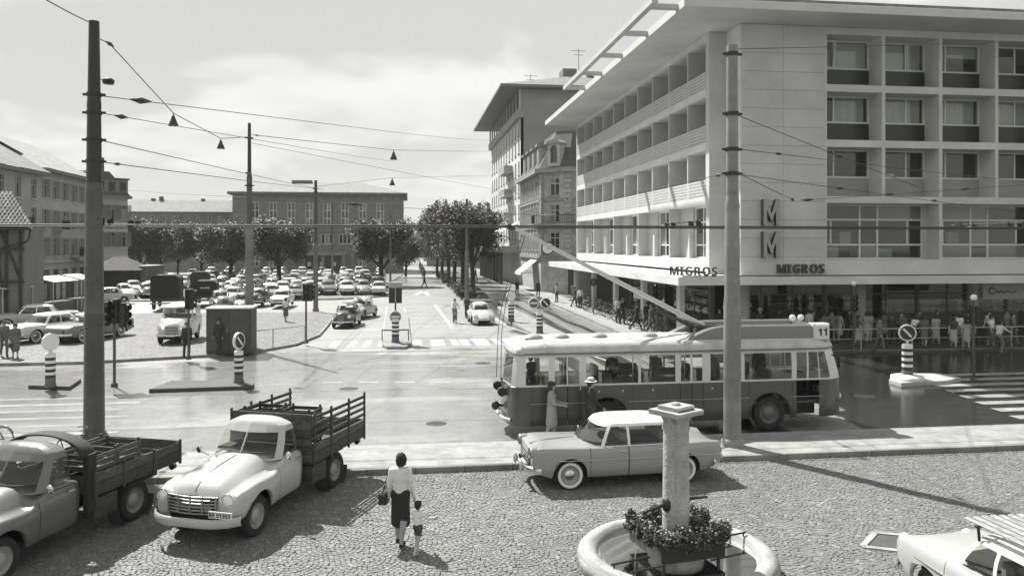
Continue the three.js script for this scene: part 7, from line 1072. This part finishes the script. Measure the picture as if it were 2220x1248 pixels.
man('suit', 'man in a dark suit standing in front of the switch cabinet', 473, 768, -0.6, 0.12); man('suit', 'dark figure standing at the kerb by the pale van', 404, 778, 0.5, 0.12); man('blouse', 'woman in white blouse and dark skirt walking on the apron', 619, 697, 2.8, 0.12);
man('walk', 'dark pedestrian striding across the far street', 920, 624, 1.5, 0); man('suit', 'man in dark clothes on the pavement left of the arcade', 1121, 641, 0.4); man('suit', 'man in dark coat and pale cap by the corner house', 1167, 644, 0.2); man('shirt', 'man in white shirt and dark trousers beside the low wall', 1207, 655, -2.4);
man('dressDark', 'person in dark flowered dress at the left edge of the apron', 32, 776, 0.5, 0.12); man('suitGrey', 'grey figure at the very left edge of the apron', 8, 772, 0.6, 0.12);
// bicycles
const bikeGeo = (() => { const w = G(), f = G(), s = G(); for (const x of [-0.52, 0.52]) { w.torus(x, 0.34, 0, 0.32, 0.017, 'z', 26, 6); for (let i = 0; i < 9; i++) w.rod([x, 0.34, 0], [x + Math.cos(i * 0.7) * 0.31, 0.34 + Math.sin(i * 0.7) * 0.31, 0], 0.003, 0.003, 3); f.torus(x, 0.34, 0, 0.36, 0.014, 'z', 16, 4, 2.6); } const A = [-0.52, 0.34, 0], Bk = [-0.05, 0.28, 0], S = [-0.2, 0.82, 0], Hd = [0.36, 0.86, 0], F = [0.52, 0.34, 0]; for (const [a, b] of [[A, Bk], [A, S], [Bk, S], [Bk, Hd], [S, Hd], [Hd, F]]) f.rod(a, b, 0.016, 0.016, 6); f.rod(S, [-0.23, 0.95, 0], 0.014).rod(Hd, [0.34, 1.02, 0], 0.014).tube([[0.2, 1.0, 0.27], [0.36, 1.03, 0.12], [0.36, 1.03, -0.12], [0.2, 1.0, -0.27]], 0.013, 5, 12).rod([-0.05, 0.28, -0.12], [-0.05, 0.28, 0.12], 0.02); s.ball(-0.22, 0.96, 0, 0.14, 0.03, 0.07); return [w.build(), f.build(), s.build()]; })();
function bikeProto(v) { const t = new THREE.Group(); t.name = 'bicycle'; t.userData = { category: 'bicycle' }; mesh('wheels', bikeGeo[0], blackMat, t); mesh('frame', bikeGeo[1], mat(v, 0.35), t); mesh('saddle', bikeGeo[2], mat(0.02, 0.6), t); return t; }
const bikes = [bikeProto(0.03), bikeProto(0.08), bikeProto(0.3)];
function rider(label, k, px, py, ry, y = 0, seatUp = 0.06) { const [x, z] = gp(px, py, y); put(bikes[1], 'bicycle under the ' + label, x, z, ry, y); const p = put(pp[k], label, x - Math.cos(ry) * 0.2, z + Math.sin(ry) * 0.2, ry + Math.PI / 2, y + seatUp); return p; }
rider('cyclist in a white shirt stopped beside the waiting car', 'rider', 986, 700, -1.5); rider('cyclist in dark clothes close to the waiting car', 'riderDark', 1012, 690, -1.6); rider('cyclist in pale clothes at the right edge before the store', 'rider', 2172, 768, 0.2, 0, 0.06);
{ const wd = ['nearest the corner column', 'second', 'third', 'fourth', 'fifth', 'sixth', 'seventh', 'eighth', 'ninth', 'tenth', 'eleventh', 'twelfth', 'thirteenth', 'fourteenth', 'fifteenth', 'sixteenth', 'seventeenth', 'eighteenth', 'nineteenth', 'twentieth', 'twenty-first', 'twenty-second', 'twenty-third', 'twenty-fourth']; for (let i = 0; i < 24; i++) put(bikes[i % 3], i ? `parked bicycle in the arcade row, ${wd[i]} from the corner column` : 'parked bicycle in the arcade row nearest the corner column', 15.1 + rr(-0.15, 0.15), -44.6 - i * 0.95, rr(-0.15, 0.15) + (i % 2 ? 0 : Math.PI), 0.13, 'bicycles parked along the arcade'); }
{ const b = put(bikes[0], 'bicycle leaning behind the dark truck by the tallest pole', ...atD(150, 19.0), 0.5, 0); const r = put(bikes[1], 'bicycle under the rider at the left edge', -11.1, -22.6, 2.8, 0); put(pp.rider, 'rider in pale shirt cut by the left edge', -10.92, -22.53, 2.8 + Math.PI / 2, 0.06); }
// --- shoppers in front of the store and along the arcade ---
{
  const spots = [['blousePale', 1862, 752, 1.2, 'woman in pale dress walking past the signal post'], ['suitGrey', 1908, 764, 0.4, 'man in grey suit walking toward the road before the store'], ['suit', 1935, 748, 2.8, 'man in dark suit left of the bending woman'], ['bend', 1978, 746, 1.9, 'woman with white top bending over the goods'], ['dressDark', 2005, 752, 2.4, 'woman in dark dress beside the bending woman'], ['dress', 2030, 748, 2.9, 'woman in pale dress looking at the stalls'], ['blousePale', 2068, 755, 2.6, 'woman in dark top and pale skirt behind the railing'], ['blouse', 2082, 746, 3.0, 'woman in white blouse behind the railing'], ['dress', 2096, 756, 2.7, 'woman in full pale skirt behind the railing'], ['suit', 2125, 745, 3.1, 'dark figure beside the right column'], ['blouse', 2150, 752, 0.5, 'woman in white blouse by the right column'], ['suitGrey', 2198, 748, 0.7, 'grey figure at the right edge of the shop front'], ['coat', 1885, 742, 2.5, 'woman in grey coat behind the column'], ['dressDark', 1790, 742, 2.8, 'dark figure at the fruit stalls'], ['shirt', 1755, 738, 3.0, 'man in white shirt at the fruit stalls'], ['dress', 1820, 740, 2.0, 'woman in pale dress at the fruit stalls'], ['hatMan', 1648, 738, 0.3, 'man with pale hat between pole and column'], ['suit', 1560, 735, 0.4, 'dark figure left of the pale pole under the canopy'], ['suit', 1520, 730, 1.2, 'dark figure on the shop step under the canopy'],
    ['shirt', 1258, 668, -0.5, 'man in white shirt at the start of the bicycle row'], ['suitGrey', 1246, 666, 1.0, 'grey figure at the start of the bicycle row'], ['shirt', 1340, 700, 0.3, 'man in pale shirt holding a bicycle by the kerb'], ['suit', 1350, 703, 0.6, 'dark man behind the man in pale shirt at the kerb'], ['walk', 1380, 716, 1.0, 'dark man stepping along the arcade kerb'], ['suit', 1402, 714, 0.2, 'dark figure left of the corner signal'], ['suitGrey', 1412, 724, 0.7, 'grey figure right at the corner signal'], ['dressDark', 1445, 720, 2.0, 'dark woman right of the corner signal'], ['walk', 1480, 716, 1.4, 'dark figure near the corner column of the arcade']];
  const more = ['suit', 'dressDark', 'walk', 'suitGrey', 'suit', 'coat', 'dressDark', 'suitGrey', 'suit', 'walk', 'dressDark', 'suit', 'shirt', 'suitGrey'], mw = ['behind the leftmost goods stand', 'behind the second goods stand', 'behind the middle goods stand', 'behind the fourth goods stand', 'right of the goods stands', 'left of the middle column', 'right of the middle column', 'in the shop door', 'before the second shop window', 'before the third shop window', 'near the right column', 'behind the right column', 'under the pale shop sign', 'at the right end of the arcade']; more.forEach((k, i) => spots.push([k, 1690 + i * 38, 736 + (i * 5) % 9, 2 + i * 1.3, `shaded figure ${mw[i]}`]));
  for (const [k, px, py, ry, lab] of spots) man(k, lab, px, py, ry, 0.13, 'people in front of the store');
  const far = ['in front', 'second nearest', 'third nearest', 'fourth nearest', 'fifth nearest', 'sixth nearest', 'seventh nearest', 'eighth nearest', 'ninth nearest', 'tenth nearest', 'eleventh nearest', 'farthest']; for (let i = 0; i < 12; i++) man(['suit', 'shirt', 'dress', 'walk', 'suitGrey'][i % 5], `tiny distant pedestrian at the end of the street, ${far[i]} of the crowd`, 912 - (i * 37) % 36 + 8, 606 - i * 2.4, rnd() * 6, 0, 'distant crowd at the end of the street'); man('walk', 'dark pedestrian right of the street trees', 1031, 606, 1.2, 0);
  man('suit', 'man with bare head behind the pale van', 391, 716, 0.1, 0.12);
}
// market stands with goods under the canopy
for (let i = 0; i < 5; i++) { const x = 21.2 + i * 1.9, t = thing('market_stand', `slanted goods stand before the shop window, ${['leftmost', 'second from left', 'middle', 'second from right', 'rightmost'][i]} of five`, 'stand', x, 0.13, -43.6, 0, 'goods stands of the store'); mesh('trestle', G().box(0, 1.6, 0, 0.7, -0.5, 0.3), wood(0.12), t); for (let k = 0; k < 3; k++) { const b = mesh('goods_box', G().cbox(0.05 + k * 0.52, 0.5 + k * 0.52, 0.702, 0.86, -0.45, 0.25, 0.01), wood(0.3), t); const g = G(); for (let q = 0; q < 14; q++) g.ball(0.14 + k * 0.52 + (q % 4) * 0.09, 0.88, -0.36 + ((q / 4) | 0) * 0.15, 0.05, 0.05, 0.05, 6); const gm = mesh('goods', g, mat([0.3, 0.12, 0.5][(k + i) % 3], 0.6), b); gm.userData.kind = 'stuff'; } }
// ---------- fountain ----------
{
  const [x, z] = atD(1466, 13.15), t = thing('fountain', 'round stone fountain with pillar in the foreground plaza', 'fountain', x, 0, z, 0.3), st = mat(0.52, 0.75, { map: T_grain, bumpMap: T_bump, bumpScale: 0.008 });
  const R = 1.645; mesh('basin', G().lathe([[1.3, -0.05], [R - 0.12, -0.05], [R - 0.04, 0.1], [R + 0.02, 0.24], [R, 0.34], [R - 0.08, 0.41], [R - 0.18, 0.43], [R - 0.27, 0.4], [R - 0.33, 0.32], [R - 0.46, 0.12], [0, 0.09]], 72), st, t);
  mesh('water', G().lathe([[0, 0.29], [R - 0.345, 0.29]], 64), mat(0.75, 0.04, { transmission: 1, thickness: 0.25, ior: 1.33, attenuationColor: gcol(0.35), attenuationDistance: 0.35 }), t);
  mesh('basin_plinth', G().lathe([[0.5, 0.09], [0.45, 0.42], [0.4, 0.5], [0, 0.5]], 32), st, t);
  mesh('pillar', G().lathe([[0.235, 0.5], [0.225, 0.98], [0.222, 1.0], [0.232, 1.01], [0.222, 1.03], [0.222, 1.3], [0.212, 2.38], [0.226, 2.4], [0.226, 2.44], [0.214, 2.46], [0.214, 2.54], [0.26, 2.63], [0.3, 2.66]], 32), mat(0.6, 0.85, { map: T_grain, bumpMap: T_bump, bumpScale: 0.012 }), t);
  const cap = mesh('pillar_cap', G().cbox(-0.33, 0.33, 2.66, 2.74, -0.33, 0.33, 0.015), st, t); mesh('cap_step', G().cbox(-0.23, 0.23, 2.741, 2.81, -0.23, 0.23, 0.03), st, cap); mesh('cap_knob', G().ball(0, 2.815, 0, 0.08, 0.045, 0.08), st, cap); cap.rotation.y = 0.25;
  for (const [a, n] of [[Math.PI + 0.15, 0], [0.15, 1]]) { const c = Math.cos(a), s = Math.sin(a); mesh('spout', G().rod([c * 0.2, 1.2, -s * 0.2], [c * 0.74, 1.14, -s * 0.74], 0.035, 0.022, 10), ironMat, t); mesh('spout_rose', G().ball(c * 0.23, 1.18, -s * 0.23, 0.06, 0.12, 0.1), ironMat, t); mesh('water_jet', G().tube([[c * 0.74, 1.13, -s * 0.74], [c * 0.86, 1.0, -s * 0.86], [c * 0.93, 0.3, -s * 0.93]], 0.008, 5, 10), mat(0.9, 0.02, { transmission: 1, thickness: 0.05, ior: 1.33 }), t); }
  // grid bars across the basin that carry pails
  for (const [z0, sx] of [[0.25, -1], [0.62, -1], [-0.3, 1], [0.05, 1]]) mesh('pail_bar', G().rod([sx * 0.7, 0.47, z0], [sx * (Math.sqrt(1.45 * 1.45 - z0 * z0)), 0.47, z0], 0.018).rod([sx * (Math.sqrt(1.4 * 1.4 - z0 * z0)), 0.36, z0], [sx * (Math.sqrt(1.4 * 1.4 - z0 * z0)), 0.47, z0], 0.014), ironMat, t);
  // planter and flowers
  const p = thing('planter_box', 'dark square planter box around the fountain pillar', 'planter', x, 0.42, z, 0.17), H = 0.58, dk = mat(0.025, 0.7);
  for (let k = 0; k < 4; k++) { const w = mesh('planter_side', G().cbox(-H, H, 0, 0.26, H - 0.03, H, 0.006), dk, p); w.rotation.y = k * Math.PI / 2; if (k % 2) w.scale.x = 0.945; }
  mesh('planter_floor', slab([[-H + 0.04, -H + 0.04], [H - 0.04, -H + 0.04], [H - 0.04, H - 0.04], [-H + 0.04, H - 0.04]], 0.01, 0.2), mat(0.03, 0.95), p); for (const a of [[-0.5, 0.5], [0.5, 0.5]]) mesh('planter_leg', G().rod([a[0], -0.3, a[1]], [a[0], 0, a[1]], 0.03), ironMat, p);
  const f = thing('flower_bed', 'bushy flowering geraniums filling the fountain planter', 'flowers', x, 0.62, z, 0.17), lobes = [];
  for (let i = 0; i < 90; i++) { const a = rnd() * 6.283, q = Math.sqrt(rr(0.1, 1)), cx = clamp(Math.cos(a) * q * 0.85, -0.58, 0.58), cz = clamp(Math.sin(a) * q * 0.85, -0.58, 0.58); if (Math.hypot(cx, cz) < 0.28) continue; lobes.push([cx, rr(0.02, 0.28), cz, rr(0.1, 0.16), rr(0.08, 0.15)]); }
  mesh('foliage', leafCloud(lobes, 15000, 0.03), leafMats[2], f); mesh('foliage', leafCloud(lobes, 6000, 0.028), mat(0.16, 0.7), f);
  const fl = G(); for (let i = 0; i < 260; i++) { const L = lobes[(rnd() * lobes.length) | 0], a = rnd() * 6.28; fl.ball(L[0] + Math.cos(a) * L[3] * rr(0.4, 1), L[1] + L[4] * rr(0.7, 1.15), L[2] + Math.sin(a) * L[3] * rr(0.4, 1), rr(0.012, 0.024), rr(0.008, 0.016), rr(0.012, 0.024), 5); } const fm = mesh('blossoms', fl, mat(0.42, 0.8), f); fm.userData.kind = 'stuff';
}
scene.traverse((o) => { if (o.isMesh) { o.castShadow = true; o.receiveShadow = true; } });
renderer.render(scene, camera);
